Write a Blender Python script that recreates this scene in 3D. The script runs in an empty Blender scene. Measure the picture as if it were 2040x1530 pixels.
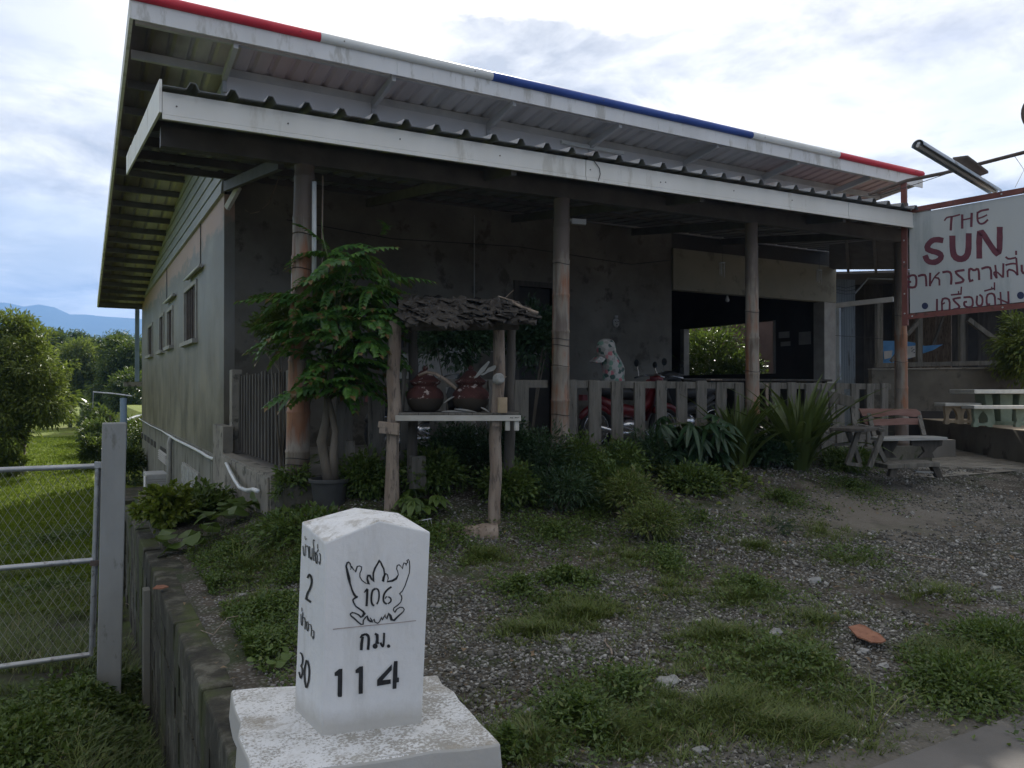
import bpy, math, random
import numpy as np
from mathutils import Vector, Matrix, noise as mn

# ------------------------------------------------------------------ camera, sky, sun, exposure
FPX, CXP, CYP = 1540.0, 1020.0, 765.0
YAW, PITCH = math.radians(29.4), math.radians(0.3)
CAM = Vector((0.0, 0.0, 1.5))
SUN_AZ, SUN_EL = math.radians(30.0), math.radians(35.0)     # azimuth measured from +Y towards +X
SUN_STRENGTH, SKY_STRENGTH, EXPOSURE = 4.8, 0.085, 0.58
CLOUD_GAIN = 1.0
HAZE_DENSITY = 0.00036

scene = bpy.context.scene
COL = scene.collection
cam_data = bpy.data.cameras.new("camera")
cam = bpy.data.objects.new("camera", cam_data)
COL.objects.link(cam)
cam.location = CAM
cam.rotation_euler = (math.pi/2 + PITCH, 0.0, -YAW)
cam_data.sensor_width = 36.0
cam_data.lens = FPX/2040.0*36.0
cam_data.clip_start = 0.05
cam_data.clip_end = 9000.0
scene.camera = cam

scene.view_settings.view_transform = 'Standard'
scene.view_settings.look = 'None'
scene.view_settings.gamma = 1.0
scene.view_settings.use_curve_mapping = False
scene.view_settings.exposure = EXPOSURE

world = bpy.data.worlds.new("World")
scene.world = world
world.use_nodes = True
wn, wl = world.node_tree.nodes, world.node_tree.links
wn.clear()
def wnode(t, **kw):
    n = wn.new(t)
    for k, v in kw.items(): setattr(n, k, v)
    return n
sun_dir = Vector((math.sin(SUN_AZ)*math.cos(SUN_EL), math.cos(SUN_AZ)*math.cos(SUN_EL), math.sin(SUN_EL)))
sky = wnode('ShaderNodeTexSky', sky_type='NISHITA', sun_disc=False, sun_elevation=SUN_EL, sun_rotation=SUN_AZ)
sky.air_density = 1.0; sky.dust_density = 3.0; sky.ozone_density = 1.0
tc = wnode('ShaderNodeTexCoord')
sep = wnode('ShaderNodeSeparateXYZ'); wl.new(tc.outputs['Generated'], sep.inputs[0])
def wmath(op, a, b=None, clamp=False):
    n = wnode('ShaderNodeMath', operation=op, use_clamp=clamp)
    for i, v in enumerate((a, b)):
        if v is None: continue
        if isinstance(v, (int, float)): n.inputs[i].default_value = v
        else: wl.new(v, n.inputs[i])
    return n.outputs[0]
zc = wmath('ADD', wmath('MAXIMUM', sep.outputs['Z'], 0.0), 0.16)
cmb = wnode('ShaderNodeCombineXYZ')
wl.new(wmath('DIVIDE', sep.outputs['X'], zc), cmb.inputs[0])
wl.new(wmath('DIVIDE', sep.outputs['Y'], zc), cmb.inputs[1])
cmb.inputs[2].default_value = 3.7
def wnoise(scale, detail, rough, off, dist=0.0):
    mp = wnode('ShaderNodeMapping'); wl.new(cmb.outputs[0], mp.inputs[0]); mp.inputs['Location'].default_value = off
    n = wnode('ShaderNodeTexNoise'); wl.new(mp.outputs[0], n.inputs['Vector'])
    n.inputs['Scale'].default_value = scale; n.inputs['Detail'].default_value = detail
    n.inputs['Roughness'].default_value = rough; n.inputs['Distortion'].default_value = dist
    return n.outputs['Fac']
def wramp(fac, stops):
    r = wnode('ShaderNodeValToRGB'); wl.new(fac, r.inputs[0])
    e = r.color_ramp.elements
    while len(e) < len(stops): e.new(0.5)
    for i, (p, c) in enumerate(stops):
        e[i].position = p; e[i].color = (c[0], c[1], c[2], 1) if isinstance(c, tuple) else (c, c, c, 1)
    return r.outputs[0]
n1 = wnoise(1.35, 9.0, 0.56, (4.2, 1.1, 0), 0.25)
n2 = wnoise(2.6, 8.0, 0.6, (0.4, 7.3, 0), 0.3)
cover = wramp(n1, [(0.42, 0.36), (0.56, 1.0)])
shade = wramp(n2, [(0.36, (0.50, 0.485, 0.465)), (0.48, (0.77, 0.735, 0.675)), (0.60, (1.10, 1.04, 0.93))])
dotn = wnode('ShaderNodeVectorMath', operation='DOT_PRODUCT'); wl.new(tc.outputs['Generated'], dotn.inputs[0]); dotn.inputs[1].default_value = sun_dir
glow = wmath('POWER', wmath('MAXIMUM', wmath('ADD', wmath('MULTIPLY', dotn.outputs['Value'], 0.5), 0.5), 0.0), 3.0)
gl = wmath('MULTIPLY', wmath('ADD', wmath('MULTIPLY', glow, 0.20), 0.86), CLOUD_GAIN)
vm = wnode('ShaderNodeVectorMath', operation='SCALE'); wl.new(shade, vm.inputs[0]); wl.new(gl, vm.inputs['Scale'])
bgs = wnode('ShaderNodeBackground'); wl.new(sky.outputs[0], bgs.inputs[0]); bgs.inputs[1].default_value = SKY_STRENGTH
bgc = wnode('ShaderNodeBackground'); wl.new(vm.outputs[0], bgc.inputs[0]); bgc.inputs[1].default_value = 1.0
mixw = wnode('ShaderNodeMixShader'); wl.new(cover, mixw.inputs[0]); wl.new(bgs.outputs[0], mixw.inputs[1]); wl.new(bgc.outputs[0], mixw.inputs[2])
wout = wnode('ShaderNodeOutputWorld'); wl.new(mixw.outputs[0], wout.inputs[0])

sd = bpy.data.lights.new("sun", 'SUN'); sd.energy = SUN_STRENGTH; sd.angle = math.radians(0.6); sd.color = (1.0, 0.95, 0.87)
sun = bpy.data.objects.new("sun", sd); COL.objects.link(sun)
sun.rotation_euler = sun_dir.to_track_quat('Z', 'Y').to_euler()
sun.location = (0, 0, 30)

# ------------------------------------------------------------------ photograph pixel -> place
_fw = Vector((math.sin(YAW)*math.cos(PITCH), math.cos(YAW)*math.cos(PITCH), math.sin(PITCH)))
_rt = Vector((math.cos(YAW), -math.sin(YAW), 0.0))
_up = _rt.cross(_fw)
RT2 = Vector((math.cos(YAW), -math.sin(YAW), 0)); FW2 = Vector((math.sin(YAW), math.cos(YAW), 0))
def ray(px, py): return _fw + _rt*((px-CXP)/FPX) - _up*((py-CYP)/FPX)
def atd(px, py, d): return CAM + ray(px, py)*d
def onX(px, py, X): r = ray(px, py); return CAM + r*(X/r.x)
def onY(px, py, Y): r = ray(px, py); return CAM + r*(Y/r.y)
def onZ(px, py, Z): r = ray(px, py); return CAM + r*((Z-CAM.z)/r.z)
def onplane(px, py, p, n): r = ray(px, py); return CAM + r*((p-CAM).dot(n)/r.dot(n))
def cw(xc, d, z=0.0):
    v = RT2*xc + FW2*d
    return Vector((v.x, v.y, z))

R = random.Random(7)
def U(a, b): return R.uniform(a, b)

# ------------------------------------------------------------------ terrain height
def sm(a, b, t):
    t = max(0.0, min(1.0, (t-a)/(b-a))); return t*t*(3-2*t)
def lerp(a, b, t): return a+(b-a)*t
def hplot(x, y):
    b = lerp(0.0, 0.06, sm(2.2, 3.6, y)); b = lerp(b, 0.22, sm(3.6, 5.6, y)); b = lerp(b, 0.53, sm(5.2, 7.15, y))
    right = sm(7.0, 10.5, x); b = lerp(b, min(b, 0.34), right)
    if x < 2.6: b *= sm(0.6, 2.4, x)
    if x < 2.2: b = lerp(b, 0.11, sm(7.2, 9.5, y)*sm(2.2, 1.7, x) if False else sm(7.2, 9.5, y))
    return b
def height(x, y):
    nz = 0.0
    if abs(x) < 40 and -5 < y < 60:
        nz = (mn.noise(Vector((x*0.9, y*0.9, 0.3))) * 0.035 + mn.noise(Vector((x*3.1, y*3.1, 1.3))) * 0.014)
        if y < 2.35 and x > 0.5: nz *= 0.15
    low = (x < 0.62) or (y > 11.35 and x < 2.0)
    if low:
        z = lerp(-0.93, -1.25, sm(7.0, 13.0, y))
        if y < 4.0: z = lerp(0.0, z, sm(0.8, 3.6, y))
        if 0.0 < x: z = lerp(z, min(z, -1.2), sm(0.0, 0.45, x)*sm(1.5, 3.2, y))
        if y > 60: z += sm(60, 400, y)*2.0
        return z + nz*1.4
    if y > 60: return sm(60, 400, y)*2.0-1.0
    return hplot(x, y) + nz
def onground(px, py):
    r = ray(px, py); t = 1.5
    while t < 120:
        p = CAM + r*t
        if p.z <= height(p.x, p.y):
            lo, hi = t-0.08, t
            for _ in range(12):
                m = (lo+hi)/2; q = CAM + r*m
                if q.z <= height(q.x, q.y): hi = m
                else: lo = m
            return CAM + r*hi
        t += 0.08
    return CAM + r*60

# ------------------------------------------------------------------ objects
def tag(o, label=None, cat=None, group=None, kind=None):
    if label: o['label'] = label
    if cat: o['category'] = cat
    if group: o['group'] = group
    if kind: o['kind'] = kind
    return o
ORI = {}
def thing(name, label, cat, loc=(0, 0, 0), group=None):
    o = bpy.data.objects.new(name, None); COL.objects.link(o)
    o.location = Vector(loc); o.empty_display_size = 0.2
    ORI[o.name] = Vector(loc)
    return tag(o, label, cat, group)
def origin_of(parent):
    while parent is not None and parent.name not in ORI: parent = parent.parent
    return ORI[parent.name] if parent is not None else Vector((0, 0, 0))

class MB:
    def __init__(s): s.v = []; s.f = []; s.m = []; s.mi = 0
    def add(s, vs, fs):
        b = len(s.v); s.v += [tuple(v) for v in vs]; s.f += [tuple(i+b for i in f) for f in fs]; s.m += [s.mi]*len(fs); return s
    def hexa(s, p):   # 8 points: bottom 0-3 (ccw from above), top 4-7
        return s.add(p, [(3, 2, 1, 0), (4, 5, 6, 7), (0, 1, 5, 4), (1, 2, 6, 5), (2, 3, 7, 6), (3, 0, 4, 7)])
    def box(s, x0, x1, y0, y1, z0, z1):
        return s.hexa([(x0, y0, z0), (x1, y0, z0), (x1, y1, z0), (x0, y1, z0), (x0, y0, z1), (x1, y0, z1), (x1, y1, z1), (x0, y1, z1)])
    def bar(s, a, b, w, h, up=(0, 0, 1), jit=0.0):  # box along a->b; w across, h along up
        a, b = Vector(a), Vector(b); d = (b-a).normalized(); up = Vector(up)
        sd = d.cross(up)
        if sd.length < 1e-4: sd = d.cross(Vector((0, 1, 0)))
        sd.normalize(); u = sd.cross(d).normalized(); sd = sd*(w/2); u = u*(h/2)
        P = []
        for q, k in ((a, -1), (b, 1)):
            for (i, j) in ((-1, -1), (1, -1), (1, 1), (-1, 1)):
                P.append(q + sd*i + u*j + Vector((U(-jit, jit), U(-jit, jit), U(-jit, jit))))
        return s.add(P, [(0, 1, 2, 3), (7, 6, 5, 4), (0, 4, 5, 1), (1, 5, 6, 2), (2, 6, 7, 3), (3, 7, 4, 0)])
    def tube(s, pts, rad, seg=10, cap=True, jit=0.0):
        pts = [Vector(p) for p in pts]; n = len(pts)
        if not isinstance(rad, (list, tuple)): rad = [rad]*n
        rings = []; prev = None
        for i, p in enumerate(pts):
            d = (pts[min(i+1, n-1)]-pts[max(i-1, 0)])
            if d.length < 1e-9: d = Vector((0, 0, 1))
            d.normalize()
            if prev is None:
                prev = Vector((1, 0, 0)) if abs(d.x) < 0.9 else Vector((0, 1, 0))
            a = (prev - d*prev.dot(d)).normalized(); prev = a; b = d.cross(a)
            rings.append([p + (a*math.cos(2*math.pi*k/seg) + b*math.sin(2*math.pi*k/seg))*(rad[i]*(1+U(-jit, jit))) for k in range(seg)])
        vs = [v for r in rings for v in r]; fs = []
        for i in range(n-1):
            for k in range(seg):
                k2 = (k+1) % seg
                fs.append((i*seg+k, i*seg+k2, (i+1)*seg+k2, (i+1)*seg+k))
        if cap: fs += [tuple(range(seg-1, -1, -1)), tuple((n-1)*seg+k for k in range(seg))]
        return s.add(vs, fs)
    def lathe(s, prof, c, seg=28, axis=None, jit=0.0):   # prof: (r, z)
        c = Vector(c); ax = Vector(axis).normalized() if axis is not None else Vector((0, 0, 1))
        a = Vector((1, 0, 0)) if abs(ax.x) < 0.9 else Vector((0, 1, 0)); a = (a-ax*a.dot(ax)).normalized(); b = ax.cross(a)
        vs = []; fs = []
        for (r, z) in prof:
            for k in range(seg):
                t = 2*math.pi*k/seg; rr = max(r, 1e-4)*(1+U(-jit, jit))
                vs.append(c + ax*z + (a*math.cos(t)+b*math.sin(t))*rr)
        for i in range(len(prof)-1):
            for k in range(seg):
                k2 = (k+1) % seg; fs.append((i*seg+k, i*seg+k2, (i+1)*seg+k2, (i+1)*seg+k))
        fs.append(tuple(range(seg-1, -1, -1))); fs.append(tuple((len(prof)-1)*seg+k for k in range(seg)))
        return s.add(vs, fs)
    def prism(s, poly, off):      # planar polygon (3D points) extruded by vector
        n = len(poly); off = Vector(off); P = [Vector(p) for p in poly]
        fs = [tuple(range(n)), tuple(range(2*n-1, n-1, -1))] + [(i, i+n, (i+1) % n+n, (i+1) % n) for i in range(n)]
        return s.add(P+[p+off for p in P], fs)
    def quad(s, a, b, c, d): return s.add([a, b, c, d], [(0, 1, 2, 3)])
    def blob(s, c, r, n=1, seed=0, squash=(1, 1, 1), amp=0.25):
        # rough stone/lump: displaced low sphere
        import bmesh
        bm = bmesh.new(); bmesh.ops.create_icosphere(bm, subdivisions=n, radius=1.0)
        c = Vector(c); vs = []
        for v in bm.verts:
            k = 1 + amp*mn.noise(v.co*1.7+Vector((seed, seed*0.7, 0)))*1.6
            vs.append(c + Vector((v.co.x*squash[0], v.co.y*squash[1], v.co.z*squash[2]))*r*k)
        fs = [tuple(v.index for v in f.verts) for f in bm.faces]; bm.free()
        return s.add(vs, fs)
    def build(s, name, mats, parent=None, smooth=False, label=None, bevel=0.0, kind=None, auto=None, shift=None):
        o0 = origin_of(parent) if parent is not None else (Vector(shift) if shift is not None else Vector((0, 0, 0)))
        me = bpy.data.meshes.new(name)
        me.from_pydata([(v[0]-o0.x, v[1]-o0.y, v[2]-o0.z) for v in s.v], [], s.f)
        mats = mats if isinstance(mats, (list, tuple)) else [mats]
        for m in mats: me.materials.append(m)
        if len(mats) > 1: me.polygons.foreach_set('material_index', s.m)
        if smooth: me.polygons.foreach_set('use_smooth', [True]*len(s.f))
        me.validate(); me.update()
        import bmesh
        bm = bmesh.new(); bm.from_mesh(me); bmesh.ops.recalc_face_normals(bm, faces=bm.faces); bm.to_mesh(me); bm.free()
        o = bpy.data.objects.new(name, me); COL.objects.link(o)
        if parent is not None: o.parent = parent
        else: o.location = o0
        if bevel > 0:
            md = o.modifiers.new("bevel", 'BEVEL'); md.width = bevel; md.segments = 2; md.limit_method = 'ANGLE'; md.angle_limit = math.radians(40)
        if smooth and auto:
            try: me.set_sharp_from_angle(angle=math.radians(auto))
            except Exception: pass
        tag(o, label, None, None, kind)
        return o

def np_mesh(name, V, Fq, mats, parent=None, kind=None, label=None, smooth=False, fm=None):
    """V (n,3), Fq list of index arrays (m,k)"""
    o0 = origin_of(parent) if parent is not None else Vector((0, 0, 0))
    V = np.asarray(V, dtype=np.float32) - np.array(o0, dtype=np.float32)
    me = bpy.data.meshes.new(name)
    me.vertices.add(len(V)); me.vertices.foreach_set('co', V.ravel())
    loops = np.concatenate([f.ravel() for f in Fq]).astype(np.int32)
    sizes = np.concatenate([np.full(len(f), f.shape[1], dtype=np.int32) for f in Fq])
    starts = np.concatenate([[0], np.cumsum(sizes)[:-1]]).astype(np.int32)
    me.loops.add(len(loops)); me.loops.foreach_set('vertex_index', loops)
    me.polygons.add(len(sizes)); me.polygons.foreach_set('loop_start', starts)
    try: me.polygons.foreach_set('loop_total', sizes)
    except Exception: pass
    if smooth: me.polygons.foreach_set('use_smooth', np.ones(len(sizes), dtype=bool))
    mats = mats if isinstance(mats, (list, tuple)) else [mats]
    for m in mats: me.materials.append(m)
    if fm is not None: me.polygons.foreach_set('material_index', np.asarray(fm, dtype=np.int32))
    me.update(calc_edges=True); me.validate()
    o = bpy.data.objects.new(name, me); COL.objects.link(o)
    if parent is not None: o.parent = parent
    return tag(o, label, None, None, kind)

NR = np.random.RandomState(11)
def unit(a): return a/np.maximum(np.linalg.norm(a, axis=1, keepdims=True), 1e-9)
def leaf_arrays(P, D, N, L, W, fold=0.25, droop=0.15):
    """leaves: base P, direction D, normal N, length L, width W -> verts (n*6), quads (n*2, 4)"""
    D = unit(D); S = unit(np.cross(D, N)); N2 = np.cross(S, D)
    L = np.asarray(L)[:, None]; W = np.asarray(W)[:, None]
    b = P; t = P + D*L - N2*L*droop
    m = P + D*L*0.5
    l1 = P + D*L*0.42 - S*W*0.5 + N2*W*fold; r1 = P + D*L*0.42 + S*W*0.5 + N2*W*fold
    V = np.stack([b, l1, t, r1, m], axis=1).reshape(-1, 3)
    n = len(P); i = np.arange(n)*5
    T = np.concatenate([np.stack([i, i+4, i+1], 1), np.stack([i+1, i+4, i+2], 1), np.stack([i, i+3, i+4], 1), np.stack([i+3, i+2, i+4], 1)])
    return V, T
def diamond_arrays(P, D, N, L, W, fold=0.2, droop=0.1):
    D = unit(D); S = unit(np.cross(D, N)); N2 = np.cross(S, D)
    L = np.asarray(L)[:, None]; W = np.asarray(W)[:, None]
    b = P; t = P + D*L - N2*L*droop
    l1 = P + D*L*0.45 - S*W*0.5 + N2*W*fold; r1 = P + D*L*0.45 + S*W*0.5 + N2*W*fold
    V = np.stack([b, l1, t, r1], axis=1).reshape(-1, 3)
    n = len(P); i = np.arange(n)*4
    return V, np.concatenate([np.stack([i, i+2, i+1], 1), np.stack([i, i+3, i+2], 1)])
def blade_arrays(P, D, B, L, W):
    """grass blades: base P, rise D, bend B"""
    S = unit(np.cross(D, B)+1e-6); L = np.asarray(L)[:, None]; W = np.asarray(W)[:, None]
    p1 = P + D*L*0.5 + B*L*0.12; p2 = P + D*L*0.82 + B*L*0.5
    V = np.stack([P-S*W/2, P+S*W/2, p1-S*W*0.42, p1+S*W*0.42, p2], axis=1).reshape(-1, 3)
    n = len(P); i = np.arange(n)*5
    T = np.concatenate([np.stack([i, i+1, i+3], 1), np.stack([i, i+3, i+2], 1), np.stack([i+2, i+3, i+4], 1)])
    return V, T

# ------------------------------------------------------------------ materials
class NT:
    def __init__(s, name):
        s.mat = bpy.data.materials.new(name); s.mat.use_nodes = True
        s.n, s.l = s.mat.node_tree.nodes, s.mat.node_tree.links
        s.n.clear()
        s.out = s.n.new('ShaderNodeOutputMaterial'); s.b = s.n.new('ShaderNodeBsdfPrincipled')
        s.l.new(s.b.outputs[0], s.out.inputs[0])
        s.pos = s.n.new('ShaderNodeNewGeometry')
        s.P = s.pos.outputs['Position']
    def lk(s, a, b): s.l.new(a, b)
    def setv(s, inp, v):
        if isinstance(v, (int, float)): inp.default_value = v
        elif isinstance(v, tuple): inp.default_value = v if len(v) == 4 else (*v, 1.0)
        else: s.l.new(v, inp)
    def mapping(s, scale=(1, 1, 1), loc=(0, 0, 0), rot=(0, 0, 0), src=None):
        m = s.n.new('ShaderNodeMapping'); s.l.new(src or s.P, m.inputs[0])
        m.inputs['Scale'].default_value = scale; m.inputs['Location'].default_value = loc; m.inputs['Rotation'].default_value = rot
        return m.outputs[0]
    def noise(s, scale, detail=5, rough=0.55, src=None, dist=0.0):
        n = s.n.new('ShaderNodeTexNoise'); s.l.new(src or s.P, n.inputs['Vector'])
        n.inputs['Scale'].default_value = scale; n.inputs['Detail'].default_value = detail; n.inputs['Roughness'].default_value = rough
        n.inputs['Distortion'].default_value = dist
        return n.outputs['Fac']
    def vor(s, scale, feature='F1', out='Distance', src=None, rand=1.0):
        n = s.n.new('ShaderNodeTexVoronoi'); s.l.new(src or s.P, n.inputs['Vector']); n.feature = feature
        n.inputs['Scale'].default_value = scale; n.inputs['Randomness'].default_value = rand
        return n.outputs[out]
    def ramp(s, fac, stops, interp='LINEAR'):
        r = s.n.new('ShaderNodeValToRGB'); s.l.new(fac, r.inputs[0]); e = r.color_ramp.elements; r.color_ramp.interpolation = interp
        while len(e) < len(stops): e.new(0.5)
        for i, (p, c) in enumerate(stops):
            e[i].position = p; e[i].color = (*c, 1) if isinstance(c, tuple) else (c, c, c, 1)
        return r.outputs[0]
    def mix(s, fac, a, b, mode='MIX'):
        m = s.n.new('ShaderNodeMix'); m.data_type = 'RGBA'; m.blend_type = mode
        s.setv(m.inputs[0], fac); s.setv(m.inputs[6], a); s.setv(m.inputs[7], b)
        return m.outputs[2]
    def math(s, op, a, b=0.0, clamp=False):
        m = s.n.new('ShaderNodeMath'); m.operation = op; m.use_clamp = clamp; s.setv(m.inputs[0], a); s.setv(m.inputs[1], b)
        return m.outputs[0]
    def xyz(s):
        m = s.n.new('ShaderNodeSeparateXYZ'); s.l.new(s.P, m.inputs[0]); return m.outputs
    def bump(s, h, strength=0.3, dist=0.01):
        b = s.n.new('ShaderNodeBump'); b.inputs['Strength'].default_value = strength; b.inputs['Distance'].default_value = dist
        s.l.new(h, b.inputs['Height']); s.l.new(b.outputs[0], s.b.inputs['Normal'])
    def fin(s, color, rough=0.8, metal=0.0, spec=0.4):
        s.setv(s.b.inputs['Base Color'], color); s.setv(s.b.inputs['Roughness'], rough); s.setv(s.b.inputs['Metallic'], metal)
        s.b.inputs['Specular IOR Level'].default_value = spec
        return s.mat
def worn(name, c1, c2, scale=3.0, rough=0.8, bump=0.25, bscale=40, metal=0.0, stretch=(1, 1, 1), c3=None, t3=0.6, spec=0.35, bdist=0.004):
    t = NT(name); mp = t.mapping(stretch)
    f = t.noise(scale, 6, 0.6, mp); col = t.mix(t.ramp(f, [(0.35, 0.0), (0.65, 1.0)]), c1, c2)
    if c3 is not None:
        g = t.noise(scale*2.7, 7, 0.65, t.mapping(stretch, (3.1, 7.7, 1.9)))
        col = t.mix(t.ramp(g, [(t3-0.03, 0.0), (t3+0.05, 1.0)]), col, c3)
    if bump > 0: t.bump(t.noise(bscale, 5, 0.6, mp), bump, bdist)
    return t.fin(col, rough, metal, spec)
def leafmat(name, c1, c2, rough=0.45, trans=0.35, tipc=None, spec=0.5):
    t = NT(name); rnd = t.pos.outputs['Random Per Island']
    n = t.noise(1.3, 3, 0.5)
    f = t.math('ADD', t.math('MULTIPLY', rnd, 0.65), t.math('MULTIPLY', n, 0.45), True)
    col = t.mix(t.ramp(f, [(0.2, 0.0), (0.85, 1.0)]), c1, c2)
    if tipc is not None: col = t.mix(t.ramp(rnd, [(0.93, 0.0), (0.95, 1.0)]), col, tipc)
    t.fin(col, rough, 0.0, spec)
    tr = t.n.new('ShaderNodeBsdfTranslucent'); t.lk(t.mix(0.5, col, (0.16, 0.22, 0.03)), tr.inputs[0])
    mx = t.n.new('ShaderNodeMixShader'); mx.inputs[0].default_value = trans
    t.lk(t.b.outputs[0], mx.inputs[1]); t.lk(tr.outputs[0], mx.inputs[2]); t.lk(mx.outputs[0], t.out.inputs[0])
    return t.mat
# ------------------------------------------------------------------ material library
M = {}
def side_wall_mat():
    t = NT('side_plaster'); x = t.xyz(); z = x[2]
    st = t.mapping((1.0, 0.6, 0.42)); nA = t.noise(0.9, 6, 0.65, t.mapping((1, .5, .8))); nS = t.noise(1.7, 8, 0.68, st)
    base = t.mix(t.ramp(nS, [(0.3, 0.0), (0.7, 1.0)]), (0.16, 0.16, 0.145), (0.34, 0.34, 0.325))
    base = t.mix(t.ramp(nA, [(0.42, 0.0), (0.62, 1.0)]), base, (0.20, 0.195, 0.17))
    lowm = t.math('ADD', t.math('MULTIPLY', z, -0.6), t.math('ADD', 1.75, t.math('MULTIPLY', t.math('SUBTRACT', nS, 0.5), 1.6)), True)
    base = t.mix(lowm, base, t.mix(t.ramp(t.noise(2.2, 6, 0.6, st), [(0.35, 0), (0.65, 1)]), (0.08, 0.07, 0.045), (0.23, 0.205, 0.15)))
    hi = t.math('ADD', z, t.math('MULTIPLY', t.math('SUBTRACT', t.noise(1.7, 5, 0.6, t.mapping((1, 1, 2.5))), 0.5), 0.9))
    base = t.mix(t.ramp(hi, [(0.0, 0.0), (1.0, 1.0)]) if False else t.math('MULTIPLY', t.math('SUBTRACT', hi, 3.72), 6.0, True), base, (0.42, 0.30, 0.25))
    t.bump(t.noise(30, 6, 0.6), 0.25, 0.006)
    return t.fin(base, t.math('ADD', 0.42, t.math('MULTIPLY', nS, 0.35)), 0, 0.5)
M['side_wall'] = side_wall_mat()
M['plinth'] = worn('plinth_plaster', (0.17, 0.165, 0.135), (0.235, 0.23, 0.20), 1.6, 0.9, 0.3, 30, stretch=(1, 1, .25), c3=(0.10, 0.10, 0.075), t3=0.57)
M['cement'] = worn('bare_cement', (0.11, 0.10, 0.08), (0.20, 0.185, 0.155), 0.9, 0.85, 0.3, 26, c3=(0.085, 0.078, 0.062), t3=0.58)
M['pale_wall'] = worn('pale_painted_wall', (0.56, 0.545, 0.55), (0.64, 0.625, 0.63), 0.8, 0.75, 0.08, 30)
M['lintel'] = worn('cream_painted_lintel', (0.20, 0.19, 0.145), (0.26, 0.245, 0.19), 0.9, 0.75, 0.08, 30, c3=(0.15, .135, .10), t3=0.60)
M['floor'] = worn('porch_floor_cement', (0.16, 0.15, 0.135), (0.22, 0.21, 0.19), 1.5, 0.6, 0.1, 30)
M['kerb'] = worn('rough_concrete', (0.21, 0.195, 0.165), (0.30, 0.28, 0.235), 2.2, 0.92, 0.5, 30, c3=(0.11, 0.105, 0.085), t3=0.56, bdist=0.01)
M['sheet'] = worn('galvanised_roof_sheet', (0.17, 0.175, 0.18), (0.25, 0.255, 0.26), 1.1, 0.45, 0.08, 20, metal=0.25, stretch=(3, .5, 1), c3=(0.12, 0.10, 0.09), t3=0.6)
def soffit_mat():
    t = NT('faded_painted_roof_underside'); x = t.xyz()
    n = t.noise(1.2, 5, 0.6, t.mapping((3.0, .6, 1)))
    c = t.mix(t.ramp(n, [(0.38, 0), (0.6, 1)]), (0.44, 0.44, 0.45), (0.56, 0.55, 0.56))
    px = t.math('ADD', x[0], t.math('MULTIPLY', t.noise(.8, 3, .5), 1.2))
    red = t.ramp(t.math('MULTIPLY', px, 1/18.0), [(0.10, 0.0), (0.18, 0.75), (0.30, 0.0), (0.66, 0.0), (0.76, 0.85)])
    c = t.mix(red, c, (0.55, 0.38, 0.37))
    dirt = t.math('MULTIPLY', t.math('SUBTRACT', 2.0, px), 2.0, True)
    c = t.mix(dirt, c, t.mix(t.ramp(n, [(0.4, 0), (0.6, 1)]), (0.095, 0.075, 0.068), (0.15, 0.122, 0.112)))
    return t.fin(c, 0.55, 0.1, 0.4)
M['soffit'] = soffit_mat()
M['purlin'] = worn('dark_steel_purlin', (0.09, 0.085, 0.08), (0.14, 0.13, 0.125), 4, 0.6, 0.1, 40, metal=0.2)
M['rafter'] = worn('pale_painted_rafter', (0.40, 0.40, 0.41), (0.52, 0.52, 0.53), 2, 0.6, 0.1, 40, stretch=(1, .3, 1))
M['fascia'] = worn('weathered_white_fascia', (0.66, 0.66, 0.655), (0.76, 0.76, 0.755), 1.4, 0.6, 0.05, 30, stretch=(1, 1, .3), c3=(0.52, 0.51, 0.48), t3=0.56)
M['fascia2'] = worn('cream_white_fascia', (0.70, 0.69, 0.64), (0.80, 0.79, 0.75), 1.4, 0.55, 0.05, 30, stretch=(1, 1, .3), c3=(0.60, 0.58, 0.52), t3=0.60)
M['red'] = worn('red_ridge_paint', (0.50, 0.022, 0.045), (0.62, 0.04, 0.06), 2, 0.45, 0.03)
M['white'] = worn('white_ridge_paint', (0.66, 0.67, 0.65), (0.76, 0.77, 0.75), 2, 0.5, 0.03)
M['blue'] = worn('blue_ridge_paint', (0.025, 0.065, 0.27), (0.04, 0.09, 0.35), 2, 0.45, 0.03)
M['siding'] = worn('grey_fibre_siding', (0.26, 0.275, 0.275), (0.36, 0.375, 0.375), 2.2, 0.5, 0.1, 40, stretch=(1, .3, 2), spec=0.5)
M['dark'] = worn('dark_shade_paint', (0.035, 0.033, 0.03), (0.055, 0.05, 0.045), 2, 0.8, 0.1)  # near-black: shade of rooms and openings put into the colour
M['winframe'] = worn('grey_window_frame', (0.28, 0.27, 0.25), (0.38, 0.37, 0.34), 4, 0.7, 0.2, 60)
M['iron'] = worn('dark_window_iron', (0.07, 0.055, 0.045), (0.12, 0.09, 0.075), 8, 0.6, 0.1, 60)
M['pvc'] = worn('white_pvc', (0.62, 0.63, 0.62), (0.75, 0.76, 0.75), 5, 0.35, 0.0)
M['bluepvc'] = worn('blue_grey_pvc', (0.16, 0.22, 0.27), (0.20, 0.27, 0.33), 5, 0.4, 0.0)
M['agedwood'] = worn('grey_aged_wood', (0.10, 0.094, 0.08), (0.18, 0.168, 0.145), 2.6, 0.88, 0.5, 30, stretch=(5, 5, .6), c3=(0.055, 0.052, 0.044), t3=0.60, bdist=0.006)
M['darkwood'] = worn('dark_aged_wood', (0.05, 0.045, 0.038), (0.10, 0.09, 0.078), 2.6, 0.85, 0.5, 30, stretch=(5, 5, .6), bdist=0.006)
M['postwood'] = worn('barked_pale_post', (0.20, 0.15, 0.115), (0.33, 0.27, 0.215), 3.0, 0.85, 0.6, 26, stretch=(4, 4, .7), c3=(0.13, 0.105, 0.085), t3=0.56, bdist=0.008)
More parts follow.
